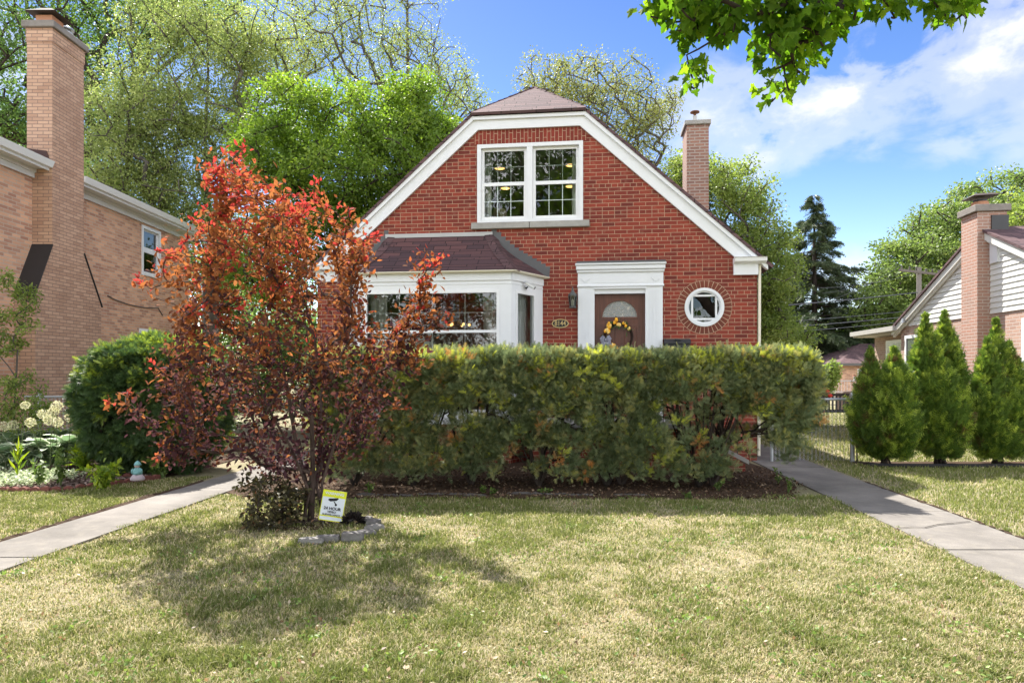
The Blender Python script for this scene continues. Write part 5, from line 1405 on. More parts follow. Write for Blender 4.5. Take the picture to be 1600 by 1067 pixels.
# spruce: whorls of sagging boughs
def spruce():
    Z = 47.0; r = np.random.default_rng(61); s = Z / F
    bx = (1272 - CX) * s; H_ = EYE + (HY - 303) * s; t = thing('spruce_tree', 'tall dark spruce with tiered boughs above the wires', 'tree', (bx, Z, 0), 0, GB)
    b = MB(); b.smooth = True
    b.tube([(0, 0, 0), (.05, 0, H_ * .5), (0, 0, H_ - .1)], [.3, .18, .02], 7)
    Pl, Dl, Nl, Sl = [], [], [], []
    z = H_ - .25
    while z > .6:
        f = (H_ - z) / H_; Rr_ = 4.1 * min(1, (f * 1.55)) ** .85 * (1 if f < .62 else 1.05)
        nb = int(5 + 9 * min(1, f * 1.5))
        for j in range(nb):
            a = r.uniform(0, 2 * math.pi); ln = Rr_ * r.uniform(.55, 1.12)
            if ln < .12: ln = .12
            d = np.array([math.cos(a), math.sin(a), 0]); sag = r.uniform(.02, .16) * ln
            zz = z + r.uniform(-.2, .2)
            pt = lambda u: np.array([0, 0, zz]) + d * ln * u + np.array([0, 0, .10 * ln * u - (sag * 2.4) * u * u + .16 * ln * max(0, u - .65)])
            b.tube([pt(u) for u in (0, .35, .7, 1.0)], [.03 * min(1, ln / 2) + .006, .02 * min(1, ln / 2) + .005, .01, .004], 3, cap=False)
            m = int(16 + 26 * ln)
            u = r.uniform(.22, 1.05, m) ** .8; pp = np.array([pt(x) for x in u]); sid = np.array([-d[1], d[0], 0])
            w_ = (1 - u) * .55 * min(1, ln * .5) + .10
            pp = pp + sid * (r.normal(size=m) * w_ * .6)[:, None] + np.array([0, 0, 1]) * (-np.abs(r.normal(size=m)) * .13 - .02)[:, None]
            dd = d * .7 + sid * r.normal(size=(m, 1)) * .7; dd[:, 2] -= r.uniform(.0, .9, m)
            Pl.append(pp); Dl.append(dd); Nl.append(rdir(m, r, .8)); Sl.append(r.uniform(.32, .60, m))
        z -= .50 + .28 * f
    b.build('trunk', B_DARK, t)
    Pl = np.vstack(Pl); n = len(Pl)
    scatter('crown', Pl, np.vstack(Dl), np.vstack(Nl), np.concatenate(Sl), r.random(n), SPRIG_SPRUCE, LM_SPR, t)
spruce()

# ---------------------------------------------------------------- purple-leaf plum
def plum():
    r = np.random.default_rng(71); Z0 = 6.9; s = Z0 / F
    base = np.array([(490 - CX) * s, Z0, 0])
    out = [(325, 245), (345, 262), (383, 231), (395, 262), (425, 285), (455, 300), (492, 276), (505, 318), (545, 325), (560, 355), (592, 365), (570, 415), (548, 470), (590, 510), (638, 478), (655, 393), (690, 402), (668, 440), (702, 492), (640, 530), (665, 560), (620, 600), (642, 634), (590, 640), (565, 690), (530, 735), (480, 748), (430, 745), (380, 740), (330, 722), (240, 716), (262, 688), (205, 650), (165, 626), (205, 622), (255, 640), (235, 560), (290, 555), (262, 500), (205, 428), (255, 432), (248, 395), (285, 385), (295, 340), (318, 318)]
    tips = []
    while len(tips) < 520:
        q = r.uniform((160, 230), (705, 750), (400, 2)); q = q[inside(q, out)]
        for p in q:
            cxp = np.interp(p[1], [230, 420, 620, 750], [400, 420, 430, 460]); hw = np.interp(p[1], [230, 330, 450, 600, 750], [50, 130, 215, 220, 110])
            e = max(0, 1 - ((p[0] - cxp) / hw) ** 2); dpt = r.uniform(-1, 1) * 1.15 * math.sqrt(e) * np.interp(p[1], [230, 330, 500, 750], [.35, .8, 1, .6])
            zz = Z0 + (abs(dpt) * .8 + .15 if 462 < p[0] < 575 and p[1] > 610 else dpt); pw_ = P(p[0], p[1], zz); tips.append((pw_.x, pw_.y, pw_.z))
    tips = np.array(tips[:520])
    # leading shoots that make the outline
    lead = [(380, 232, 0), (331, 247, .1), (345, 268, -.2), (392, 270, .2), (420, 290, -.3), (493, 280, .1), (452, 305, .3), (507, 322, -.2), (547, 328, .1), (592, 367, .2), (570, 400, -.3), (656, 395, .1), (688, 403, -.2), (700, 492, -.3), (640, 484, .2), (664, 562, -.4), (640, 636, -.3), (168, 628, -.2), (200, 612, .2), (212, 430, .1), (262, 398, -.2), (285, 380, .3), (300, 342, 0), (244, 392, .4), (236, 566, .1), (252, 694, -.2), (245, 716, .2), (322, 322, .3), (300, 480, -.4), (560, 470, .3), (583, 560, -.5), (345, 300, -.3), (470, 340, -.4), (425, 340, -.6)]
    LT = np.array([tuple(P(a, c, Z0 + d)) for a, c, d in lead])
    alltips = np.vstack([LT, tips])
    t = thing('plum_tree', 'multi-stemmed purple-leaf plum with fiery red shoots on the front lawn', 'tree', tuple(base))
    sk = Skel(72); root = sk.stem([base])
    stems = [[(480, 760, .02), (462, 690, .0), (448, 600, .05), (430, 500, .05)], [(489, 740, -.05), (487, 650, -.08), (484, 560, -.1), (470, 440, -.1)], [(498, 750, .06), (507, 680, .08), (515, 600, .15), (528, 500, .2)],
             [(503, 755, -.08), (524, 690, -.12), (552, 640, -.2), (575, 590, -.3)], [(476, 765, .12), (440, 700, .25), (405, 620, .4), (380, 520, .5)], [(484, 770, -.14), (455, 700, -.35), (420, 640, -.55), (385, 560, -.65)], [(495, 760, .15), (500, 680, .35), (505, 560, .55)]]
    for st_ in stems:
        sk.stem([tuple(base + np.array([(st_[0][0] - 490) * s * 1.5, st_[0][2] * 1.2, .02]))] + [tuple(P(a, c, Z0 + d)) for a, c, d in st_], root)
    Skel.keepdir = .3
    sk.reach(alltips, step=.2, up=.28, wob=.06, pen=.7, minh=.45)
    sk.mesh('trunk', B_PLUM, t, .0028, .050, 7, 1.7, origin=tuple(base))
    # leaves set along the last stretch of every twig
    Pn = np.array(sk.p); par = sk.par
    Pl, Dl, Ti, Sz = [], [], [], []
    zmax = LT[:, 2].max()
    for ti, node in sk.tip:
        ch = [node]; L_ = 0
        lead_ = ti < len(LT) or (alltips[ti][2] > 1.7 and r.random() < .22); want = .62 if lead_ else r.uniform(.28, .5)
        while par[ch[-1]] >= 0 and L_ < want:
            L_ += np.linalg.norm(Pn[ch[-1]] - Pn[par[ch[-1]]]); ch.append(par[ch[-1]])
        ch = Pn[ch]; seg = np.r_[0, np.cumsum(np.linalg.norm(np.diff(ch, axis=0), axis=1))]
        m = int((44 if lead_ else 21) * r.uniform(.8, 1.2)); u = np.sort(r.uniform(0, min(seg[-1], want), m)) if seg[-1] > 0 else np.zeros(m)
        q = np.c_[[np.interp(u, seg, ch[:, k]) for k in range(3)]].T
        dirv = unit(ch[0] - ch[min(2, len(ch) - 1)] + 1e-6)
        sp = np.where(u < .07, .012, .035 + .08 * r.random(m)) if lead_ else .03 + .19 * r.random(m) ** .8
        q = q + rdir(m, r) * sp[:, None]
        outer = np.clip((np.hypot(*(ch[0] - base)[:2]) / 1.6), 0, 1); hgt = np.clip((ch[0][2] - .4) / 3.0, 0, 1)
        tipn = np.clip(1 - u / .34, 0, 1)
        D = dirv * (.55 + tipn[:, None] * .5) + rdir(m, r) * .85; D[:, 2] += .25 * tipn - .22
        young_backlit = .50 * hgt ** 1.45 + .08 * outer + .07  # leaf age by height, plus backlit orange put into the upper leaves' colour
        tv = np.clip(young_backlit + r.normal(size=m) * .13 + (tipn ** 1.2) * (.82 if lead_ else .22) * (.5 + .5 * hgt + (.3 if lead_ else 0)), 0, 1)
        Pl.append(q); Dl.append(D); Ti.append(tv); Sz.append(r.uniform(.045, .082, m) * np.where(tipn > .7, .85, 1.05))
    Pl, Dl, Ti, Sz = np.vstack(Pl), np.vstack(Dl), np.concatenate(Ti), np.concatenate(Sz)
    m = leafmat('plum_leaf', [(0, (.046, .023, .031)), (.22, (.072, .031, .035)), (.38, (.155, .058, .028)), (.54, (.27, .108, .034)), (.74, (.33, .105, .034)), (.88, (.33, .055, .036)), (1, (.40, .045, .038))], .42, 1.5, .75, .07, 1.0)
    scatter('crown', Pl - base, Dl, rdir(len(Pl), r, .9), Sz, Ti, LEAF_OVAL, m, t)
    # dark sucker shoots at its foot
    b0_ = base_at(436, 6.75)
    m2 = leafmat('sucker_leaf', [(0, (.030, .028, .018)), (.5, (.068, .060, .028)), (.85, (.11, .10, .042)), (1, (.14, .06, .03))], .3, 1.5, .5, .3)
    def tb(Pq, tips_, ci, rr_): return np.clip(rr_.random(len(Pq)), 0, 1)
    tree('sucker_shrub', 'low dark bronze-leafed shrub at the foot of the plum', 'shrub', b0_, [(430, 790, 50, 40, 6.75, .3, 1.5), (410, 760, 40, 22, 6.8, .25, .8), (460, 795, 38, 35, 6.75, .25, 1), (420, 820, 45, 20, 6.6, .2, .8)], 95, 20, .07, .052, m2, 73, .014, .0025, B_PLUM, tpl=LEAF_OVAL, step=.12, minz=.03, upn=.5, tintby=tb, stems=[[(b0_[0] + dx, b0_[1] + dy, .12)] for dx, dy in ((-.15, 0), (.1, .05), (-.05, -.1), (.2, -.05))])
plum()

# ---------------------------------------------------------------- yew hedge
LM_YEW = leafmat('yew_needle', [(0, (0.071, 0.101, 0.054)), (.30, (0.163, 0.207, 0.096)), (.48, (0.295, 0.324, 0.155)), (.58, (0.369, 0.346, 0.126)), (.66, (0.501, 0.545, 0.088)), (.75, (0.619, 0.648, 0.104)), (.82, (0.443, 0.295, 0.126)), (.92, (0.531, 0.265, 0.096)), (1, (0.707, 0.265, 0.074))], .25, 1.6, .5, .35)
def hedge():
    r = np.random.default_rng(81)
    y0_, y1_ = 8.55, 9.75; xa_, xb_ = -2.55, 3.84; zt = 1.70
    t = thing('yew_hedge', 'long clipped yew hedge with bare stems below, in front of the brick house', 'hedge', (0, 9.1, 0))
    o = np.array([0, 9.1, 0])
    # stems of the row fan up into the clipped top
    bases = [(-2.1, 9.1), (-1.3, 9.0), (-.55, 9.15), (.35, 9.0), (1.25, 9.05), (1.45, 9.1), (2.45, 8.95), (2.65, 9.05), (2.55, 9.2)]
    tl = []
    while len(tl) < 430:
        x = r.uniform(xa_ + .1, xb_ - .05); y = r.uniform(y0_ + .12, y1_ - .1); z = r.uniform(.35, zt - .08)
        if x > 3.0 and z < .55 + (x - 3.0) * .25: continue
        if z < 1.0 and r.random() < .35: continue
        tl.append((x, y, z))
    tl = np.array(tl)
    near = np.array([int(np.argmin([abs(x - bx) + r.normal() * .25 for bx, by in bases])) for x, y, z in tl])
    b_ = None
    for i, (bx, by) in enumerate(bases):
        sel = tl[near == i]
        if len(sel) < 3: continue
        sk = Skel(90 + i); rt = sk.stem([(bx, by, 0)])
        Skel.keepdir = .15
        for j in range(7):
            a = r.uniform(-.75, .75); d_ = r.uniform(-.3, .3); sk.stem([(bx + a * .14, by + d_ * .25, .15), (bx + a * .38, by + d_ * .6, .55), (bx + a * .58, by + d_ * .9, .95), (bx + a * .72, by + d_, 1.3)], rt)
        sk.reach(sel, step=.18, up=.12, wob=.08, pen=1.0, minh=.08)
        sk.mesh('stem', B_DARK, t, .003, .042, 6, 1.9, origin=o)
    # tufts of sprays over the shell, looser low down where one sees through
    n = 5200
    x = r.uniform(xa_, xb_, n); v = r.random(n); side = r.random(n)
    y = np.empty(n); z = np.empty(n); nx = np.zeros(n); ny = np.zeros(n); nz = np.zeros(n)
    front = side < .56; top = (side >= .56) & (side < .78); rear = (side >= .78) & (side < .90); rest = side >= .90
    dep = np.abs(r.normal(size=n)) * .10
    z[front] = v[front] ** .85 * (zt - .16) + .16; y[front] = y0_ + dep[front] * 1.6 + np.where(z[front] > 1.35, (z[front] - 1.35) ** 2 * .45, (1.35 - z[front]) * .12); ny[front] = -1; nz[front] = .35
    z[top] = zt - dep[top] * .6; y[top] = y0_ + .06 + v[top] * (y1_ - y0_ - .1); nz[top] = 1
    z[rear] = v[rear] * (zt - .4) + .4; y[rear] = y1_ - dep[rear]; ny[rear] = 1
    z[rest] = v[rest] * (zt - .25) + .25; y[rest] = r.uniform(y0_, y1_, rest.sum()); x[rest] = xb_ - dep[rest] * 1.2; nx[rest] = 1; nz[rest] = .3
    lump = vnoise(np.c_[x, y, z], 1.7, 5, 3) - .5; lump2 = vnoise(np.c_[x, y, z], 6.0, 6, 2) - .5
    y += np.where(front, lump * .42 + lump2 * .16, 0); z += np.where(top, lump * .12 + lump2 * .10, 0)
    prof = np.sin(np.clip((z - .02) / 1.9, 0, 1) * math.pi) ** .8
    x = np.where(rest, x + .16 * prof + lump * .28 * prof - .10 - .42 * np.clip((.75 - z) / .75, 0, 1), x)
    z = np.where(front & (x > 2.9), np.maximum(z, .22 + .40 * np.clip((x - 2.9) / 1.1, 0, 1) * r.uniform(.3, 1.2, n)), z)
    hole = vnoise(np.c_[x * .9, y * .4, z * 1.05], 2.6, 8, 3)
    fade = np.clip((1.36 - z) / .45, 0, 1)
    through = np.clip(1 - np.hypot((x - 1.6) / 2.4, (z - .9) / .45), 0, 1)
    keep = r.random(n) > np.clip(fade * (.48 + 3.2 * (hole - .47)) + through * .38 + np.clip((.34 - z) / .3, 0, 1) * .35 + .22 * np.clip((hole - .5) * 6, 0, 1) - .35 * np.clip((x - 2.6) / .6, 0, 1) * (z > .5), 0, .96)
    keep |= top
    C = np.c_[x, y, z][keep]; U = unit(np.c_[nx, ny, nz][keep]); topk = top[keep]
    rad_ = r.uniform(.05, .105, len(C))
    Pl, D, ci = clumps(C, U, 24, rad_, r, .85)
    n = len(Pl); D[:, 2] += .25
    # new shoots stand up out of the clipped top
    sh = (C[ci][:, 2] > zt - .16) & (r.random(n) < .35); Pl[:, 2] += np.where(sh, r.random(n) * .075, 0); D[:, 2] += np.where(sh, .6, 0)
    patch = vnoise(C, 1.9, 9, 3)[ci]; q = r.random(n); cq = r.random(len(C))
    tint = .03 + .27 * q + .22 * cq[ci] * (.4 + patch)
    kind = r.random(len(C)); pc_ = vnoise(C, 1.3, 10, 2)
    topz = np.clip((C[:, 2] - 1.35) / .45, 0, 1)
    sunlit_c = kind < .08 + .15 * topz + .26 * (pc_ > .58) * topz + np.where(C[:, 0] < -.3, .22 * topz, 0)  # yellow tufts gather toward the top: sunlight put into the needle colour
    tint = np.where(sunlit_c[ci] & (q < .72), r.uniform(.60, .75, n), tint)
    oli = (kind > .55) & (kind < .80); tint = np.where(oli[ci] & (q < .6), r.uniform(.46, .62, n), tint)
    bro = kind > .962; tint = np.where(bro[ci] & (q < .7), r.uniform(.79, .98, n), tint)
    scatter('foliage', Pl - o, D, unit(U[ci] + rdir(n, r) * .8 + np.array([0, 0, .4])), r.uniform(.055, .11, n), tint, SPRIG_YEW, LM_YEW, t)
hedge()

LM_YEWD = leafmat('dark_yew_needle', [(0, (0.034, 0.064, 0.024)), (.5, (0.085, 0.144, 0.048)), (.75, (0.186, 0.261, 0.059)), (1, (0.423, 0.506, 0.068))], .25, 1.6, .5, .35)
def yew_bush():
    r = np.random.default_rng(83); Z = 10.4; s = Z / F; c = np.array([(246 - CX) * s, Z, 0]); t = thing('yew_bush', 'big rounded dark yew bush between the two left houses', 'bush', tuple(c))
    n = 3300; u = rdir(n, r); u[:, 2] = np.abs(u[:, 2]) * np.where(r.random(n) < .74, 1, -1)
    rr_ = np.array([.98, .95, .95]); zc = 1.0
    p = u / np.maximum((np.abs(u) ** 2.35).sum(1, keepdims=True) ** (1 / 2.35), 1e-6)
    lump = vnoise(u * 2.0 + 5, 1.4, 3, 4); lump2 = vnoise(u * 2 + 9, 6, 4, 2)
    rad_ = .78 + .30 * lump + .20 * lump2 - np.abs(r.normal(size=n)) * .07
    C = p * rr_ * rad_[:, None] + np.array([0, 0, zc]); ok = C[:, 2] > .05; C, u = C[ok], u[ok]
    Pl, D, ci = clumps(C, u, 25, r.uniform(.05, .105, len(C)), r, .8); n = len(Pl)
    q = r.random(n); cq = r.random(len(C)); kind = r.random(len(C)); topz = np.clip((C[:, 2] - 1.25) / .8, 0, 1)
    tint = .5 * q * (.5 + cq[ci]); new = kind < .08 + .55 * topz  # bright tufts crowd the upper dome, sunlit yellow-green painted into their tint
    tint = np.where(new[ci] & (q < .8), r.uniform(.66, 1, n), tint); Pl = np.where(Pl[:, 2:3] < .02, Pl + np.array([0, 0, .06]), Pl)
    scatter('foliage', Pl, D, unit(u[ci] + rdir(n, r) * .7 + np.array([0, 0, .5])), r.uniform(.055, .11, n), tint, SPRIG_YEW, LM_YEWD, t)
    sk = Skel(84); rt = sk.stem([(0, 0, 0)])
    for a in np.linspace(0, 2 * math.pi, 6)[:-1]: sk.stem([(.15 * math.cos(a), .15 * math.sin(a), .2), (.4 * math.cos(a), .4 * math.sin(a), .7)], rt)
    tp = C[r.choice(len(C), 160)] * np.array([.85, .85, .92]); sk.reach(tp, step=.25, minh=.05); sk.mesh('stem', B_DARK, t, .004, .05)
yew_bush()

LM_THU = leafmat('arborvitae_spray', [(0, (.13, .075, .035)), (.05, (.11, .075, .03)), (.07, (0.066, 0.119, 0.024)), (.5, (0.150, 0.228, 0.042)), (.85, (0.290, 0.378, 0.063)), (1, (0.456, 0.527, 0.097))], .3, 1.7, .5, .35)
def arborvitae(label, spires, Z, seed, bpx):
    r = np.random.default_rng(seed); s = Z / F; bx = (bpx - CX) * s
    t = thing('arborvitae', label, 'arborvitae', (bx, Z, 0), 0, 'arborvitae along the right fence')
    Pl, Ul, Rl = [], [], []
    b = MB(); b.smooth = True
    for (tpx, tpy, wpx, ybot, n, dy) in spires:
        H_ = EYE + (HY - tpy) * s; cx = (tpx - CX) * s - bx; R_ = wpx * s / 2; zb = max(.16, EYE + (HY - ybot) * s)
        n = int(n / 42); v = r.random(n) ** 1.25; zz = zb + (H_ - zb) * v
        prof = np.interp(v, [0, .14, .36, .6, .85, .95, 1], [.42, .74, .92, .72, .30, .08, .0]); a = r.uniform(0, 2 * math.pi, n)
        u = np.c_[np.cos(a), np.sin(a), np.full(n, .5)]
        lump = vnoise(np.c_[u[:, 0] * 1.3, u[:, 1] * 1.3, zz * 1.2] + seed, 4.0, seed, 3)
        rr_ = R_ * prof * (.62 + .62 * lump - np.abs(r.normal(size=n)) * .10)
        Pl.append(np.c_[cx + u[:, 0] * rr_, dy + u[:, 1] * rr_, zz]); Ul.append(unit(u)); Rl.append(np.clip(.03 + .085 * prof, .025, .12) * r.uniform(.7, 1.2, n))
        for k_ in range(3):
            b.tube([(r.uniform(-.08, .08), r.uniform(-.06, .06), 0), (cx * .5 + r.uniform(-.08, .08), dy * .5, .35), (cx + r.uniform(-.05, .05), dy, H_ * .7)], [.02, .016, .006], 6)
    C, U = np.vstack(Pl), np.vstack(Ul); Pl, D, ci = clumps(C, U, 28, np.concatenate(Rl), r, 1.35, .45); n = len(Pl); D[:, 2] += .85
    cq = r.random(len(C)); q = r.random(n); br_ = (cq[ci] > .62) & (q > .25); tint = np.where(br_, .55 + .45 * q, np.clip(.09 + .5 * q * (.3 + cq[ci]), 0, 1)); tint = np.where((cq[ci] < .05) & (q < .7), .03, tint)
    scatter('foliage', Pl, D, unit(U[ci] + rdir(n, r) * .9), r.uniform(.6, 1.2, n) * np.clip(np.concatenate(Rl)[ci] * 1.15, .05, .12), tint, SPRIG_FAN, LM_THU, t)
    b.build('trunk', B_DARK, t)
arborvitae('shortest arborvitae, twin tipped, next to the fence post', [(1366, 545, 52, 708, 11000, .12), (1393, 546, 70, 714, 17000, -.08), (1385, 600, 80, 720, 9000, 0)], 11.1, 91, 1384)
arborvitae('tallest arborvitae, middle of the three along the fence', [(1443, 494, 46, 700, 13000, -.05), (1481, 488, 62, 712, 19000, .08), (1471, 560, 84, 720, 15000, 0), (1460, 520, 50, 700, 6000, -.1)], 11.15, 92, 1470)
arborvitae('third arborvitae with a pointed spire, at the right edge of the photo', [(1559, 500, 48, 700, 12000, .05), (1537, 530, 50, 712, 12000, -.1), (1580, 535, 66, 716, 15000, .05), (1562, 600, 86, 720, 12000, 0)], 11.2, 93, 1560)

# ---------------------------------------------------------------- street maple whose branch hangs into the view
def street_maple():
    r = np.random.default_rng(95); Zb = 4.3
    t = thing('maple_tree', 'street maple whose big lobed leaves hang into the top right of the view', 'tree', (4.6, -1.6, 0))
    base = np.array([4.6, -1.6, 0.0])
    polys = [([(1004, -40), (1195, -40), (1185, 20), (1160, 55), (1142, 90), (1143, 132), (1108, 122), (1078, 145), (1066, 108), (1060, 50), (1012, 28)], 34),
             ([(1180, -40), (1405, -40), (1375, 8), (1345, 22), (1320, 62), (1300, 92), (1262, 98), (1253, 132), (1206, 160), (1174, 134), (1190, 92), (1202, 40)], 44),
             ([(1360, -40), (1550, -40), (1530, 30), (1497, 44), (1468, 46), (1432, 22), (1385, 34)], 24)]
    tips = []
    for poly, m in polys:
        k_ = 0
        while k_ < m:
            p = r.uniform((1000, -40), (1550, 165)); 
            if inside(np.array([p]), poly)[0]: tips.append(tuple(P(p[0], p[1], Zb + r.uniform(-.28, .28)))); k_ += 1
    vis = np.array(tips)
    n2 = 420
    up = np.c_[r.uniform(-4, 9.5, n2), r.uniform(-9, 4.2, n2), r.uniform(5.2, 10, n2)]
    # keep the rest of the crown above the frame
    ok = (up[:, 1] < .3) | (up[:, 2] > EYE + .58 * up[:, 1] + .7); up = up[ok]
    ok = ((up[:, 0] - 3.2) / 7.2) ** 2 + ((up[:, 1] + 2.2) / 6.8) ** 2 + ((up[:, 2] - 6.6) / 3.8) ** 2 < 1; up = up[ok]
    sk = Skel(96); rt = sk.stem([tuple(base + np.array([0, 0, z])) for z in (0, .8, 1.6, 2.4, 3.1)])
    sk.stem([(4.4, -.8, 4.0), (4.0, .6, 4.9), (3.6, 2.0, 5.5), (3.2, 3.3, 5.9)], rt)
    sk.stem([(5.2, -2.2, 4.4), (6, -3, 5.8)], rt); sk.stem([(3.6, -2.6, 4.4), (2.2, -3.6, 6)], rt); sk.stem([(4.4, -1.4, 4.6), (4.2, -1.2, 6.4)], rt)
    sk.reach(up, step=.6, up=.12, wob=.06, pen=.3, minh=2.5)
    tk = sk.mesh('trunk', B_DARK, t, .01, .24, 8, 1.8, origin=base)
    s2 = Skel(97); r0 = s2.stem([(3.3, 3.0, 5.8), (2.9, 3.6, 5.2), (2.5, 4.1, 4.75)])
    s2.stem([(1.9, 4.25, 4.6), (1.4, 4.3, 4.35)], r0); s2.stem([(2.7, 4.3, 4.45), (2.9, 4.3, 4.2)], r0); s2.stem([(2.2, 4.3, 4.4), (1.9, 4.3, 4.0)], r0)
    s2.reach(vis, step=.2, up=-.05, wob=.07, pen=0)
    s2.mesh('hanging_branch', B_DARK, t, .0022, .035, 6, 1.8, origin=base)
    def lv(tp, per, cl, sz):
        n = len(tp) * per; ci = np.repeat(np.arange(len(tp)), per); off = rdir(n, r) * (r.random(n) ** .5)[:, None] * cl * np.array([1, 1, .8])
        D = unit(off) * .6 + rdir(n, r) * .5; D[:, 2] -= .9
        return tp[ci] + off, D, rdir(n, r, .5), r.uniform(.75, 1.2, n) * sz
    a = lv(vis + np.array([0, 0, .10]), 21, .13, .074); c = lv(up, 34, .6, .17)
    m = leafmat('norway_maple_leaf', [(0, (.045, .095, .012)), (.6, (.08, .145, .018)), (1, (.14, .21, .026))], .52, 2.8, .7, .1, 1.1)
    Pq = np.vstack([a[0], c[0]]); n = len(Pq)
    scatter('crown', Pq - base, np.vstack([a[1], c[1]]), np.vstack([a[2], c[2]]), np.concatenate([a[3], c[3]]), r.random(n), LEAF_MAPLE, m, t)
street_maple()

for i, (x, y, hh, R_, lab) in enumerate(((-20, -19, 14, 5.5, 'broad street tree across the road, mirrored in the bay window'), (-6.5, -22, 20, 7.5, 'tall street tree across the road, mirrored in the upstairs window'), (9, -20, 13, 5.5, 'street tree across the road on the door side'))):
    r = np.random.default_rng(600 + i); u = rdir(430, r) * (r.random(430) ** .4)[:, None]
    tree('street_tree', lab, 'tree', (x, y, 0), None, 0, 34, 1.0, .30, LM_DARK, 610 + i, .35, .02, B_DARK, group='street trees across the road', step=1.3, minz=2, tips=np.array([x, y, hh * .58]) + u * np.array([R_, R_ * .8, hh * .42]))
tree('lilac_bush', 'tall green bush behind the plum between the yew and the bay window', 'bush', base_at(425, 16), [(420, 590, 60, 70, 16, .9, 1), (470, 610, 45, 60, 16, .8, .8), (385, 620, 45, 60, 16, .8, .8), (440, 540, 45, 40, 16, .7, .5), (520, 620, 40, 60, 16, .8, .6), (350, 590, 40, 50, 16, .8, .6)], 230, 60, .35, .075, LM_BUSH, 620, .06, .006, B_DARK, step=.4, minz=.15, tpl=LEAF_OVAL)

# the wood-like line of far trees that closes the yards
r = np.random.default_rng(640); n = 26000
C = np.c_[r.uniform(-75, 95, 420), r.uniform(62, 80, 420), np.zeros(420)]; hh = 3.5 + 5.0 * vnoise(np.c_[C[:, 0] * .06, C[:, 1] * 0], 1, 41, 3); C[:, 2] = r.random(420) * hh
ci = r.integers(0, 420, n); q = C[ci] + rdir(n, r) * (r.random(n) ** .4)[:, None] * np.array([2.4, 2.0, 1.7]); q[:, 2] = np.abs(q[:, 2])
o = scatter('treeline', q, rdir(n, r), rdir(n, r, .7), r.uniform(.35, .7, n), np.clip(r.random(420)[ci] * .5 + r.random(n) * .5, 0, 1), LEAF_DIAMOND, LM_BUSH); tag(o, 'far line of trees closing the back yards', kind='stuff')
# ================================================================== fences
ORD = ['first', 'second', 'third', 'fourth', 'fifth', 'sixth', 'seventh', 'eighth', 'ninth', 'tenth', 'eleventh', 'twelfth', 'thirteenth', 'fourteenth', 'fifteenth']
def chain_fence(label, x0, x1, Y, h, posts, wire_r=.0032, bottom=.04, pitch=.068):
    t = thing('chain_link_fence', label, 'fence', (x0, Y, 0))
    for px_, r_ in posts:
        b = MB(); b.tube([(px_ - x0, 0, -.02), (px_ - x0, 0, h)], r_, 10); b.lathe([(r_ * 1.15, h - .03), (r_ * 1.15, h + .02), (r_ * .8, h + .05), (.005, h + .065)], 10, (px_ - x0, 0, 0)); b.build('post', M_GREYM, t)
    b = MB(); b.tube([(0, 0, h - .06), (x1 - x0, 0, h - .06)], .021, 8); b.build('top_rail', M_GREYM, t)
    b = MB(); n = int((x1 - x0) / (pitch / 1)); m = int((h - .06 - bottom) / (pitch / 2))
    for i in range(n + 1):
        xx = i * pitch; pts = []
        for j in range(m + 1):
            pts.append((xx + (pitch / 2 if j % 2 else 0) + .002 * (i % 2), .003 * (1 if j % 2 else -1) - .022, bottom + j * pitch / 2))
        b.tube(pts, wire_r, 3, cap=False)
        pts = [(x + (pitch / 2 if k_ % 2 == 0 else -pitch / 2), -y - .044, z) for k_, (x, y, z) in enumerate(pts)]
        b.tube(pts, wire_r, 3, cap=False)
    b.build('mesh', M_GREYM, t)
    return t
pf = G(1334, 722)
chain_fence('chain link fence with a capped post between the hedge and the arborvitae', 4.35, 5.76, pf.y, 1.12, [(4.38, .03), (5.74, .038)])
chain_fence('chain link fence behind the hostas against the tan house', -8.7, -7.2, 12.2, 1.14, [(-8.44, .028)])
chain_fence('far chain link fence running in front of the garage', 16.2, 19.0, 37.0, 1.15, [(16.6, .04), (18.9, .05)], wire_r=.006, pitch=.16)
b = MB(); b.tube([(5.86, 11.6, 0), (5.86, 11.6, .55)], .014, 6); b.tube([(5.75, 11.58, .26), (5.9, 11.62, .26)], .01, 5)
tag(b.build('garden_stake', M_BLACK), 'thin dark stake beside the chain link fence post', 'stake')

# yard furniture behind the fence
def slat_bench(label, x, y, w_, rz):
    t = thing('garden_bench', label, 'bench', (x, y, 0), rz)
    b = MB()
    for i in range(4): b.box(-w_/2, w_/2, -.22 + i * .12, -.22 + i * .12 + .09, .42, .445)
    b.build('seat', M_BLACK, t)
    b = MB(); n = int(w_ / .1)
    for i in range(n + 1): b.box(-w_/2 + i * w_/n - .02, -w_/2 + i * w_/n + .02, .26, .285, .50, .88)
    b.box(-w_/2 - .02, w_/2 + .02, .255, .29, .88, .94); b.box(-w_/2 - .02, w_/2 + .02, .255, .29, .46, .50)
    b.build('backrest', M_BLACK, t)
    for sx_ in (-1, 1):
        for yy_ in (-.22, .27):
            b = MB(); b.box(sx_ * (w_/2 - .04) - .025, sx_ * (w_/2 - .04) + .025, yy_ - .025, yy_ + .025, 0, .42); b.build('leg', M_BLACK, t)
slat_bench('black slatted garden bench seen through the chain link fence', (1308 - CX) * 19 / F, 19, 1.3, rad(180))
t = thing('storage_box', 'brown rounded storage box behind the fence, in front of the garage', 'storage box', ((1327 - CX) * 27 / F, 27, 0))
b = MB(); b.bbox(-.38, .38, -.3, .3, 0, .62, .03); M_BRN = paint('brown_wicker', (.075, .045, .032), .7, .3, .2, scale=20, bump=.5); b.build('body', M_BRN, t)
b = MB(); b.bbox(-.41, .41, -.33, .33, .625, .78, .06); b.build('lid', M_BRN, t)
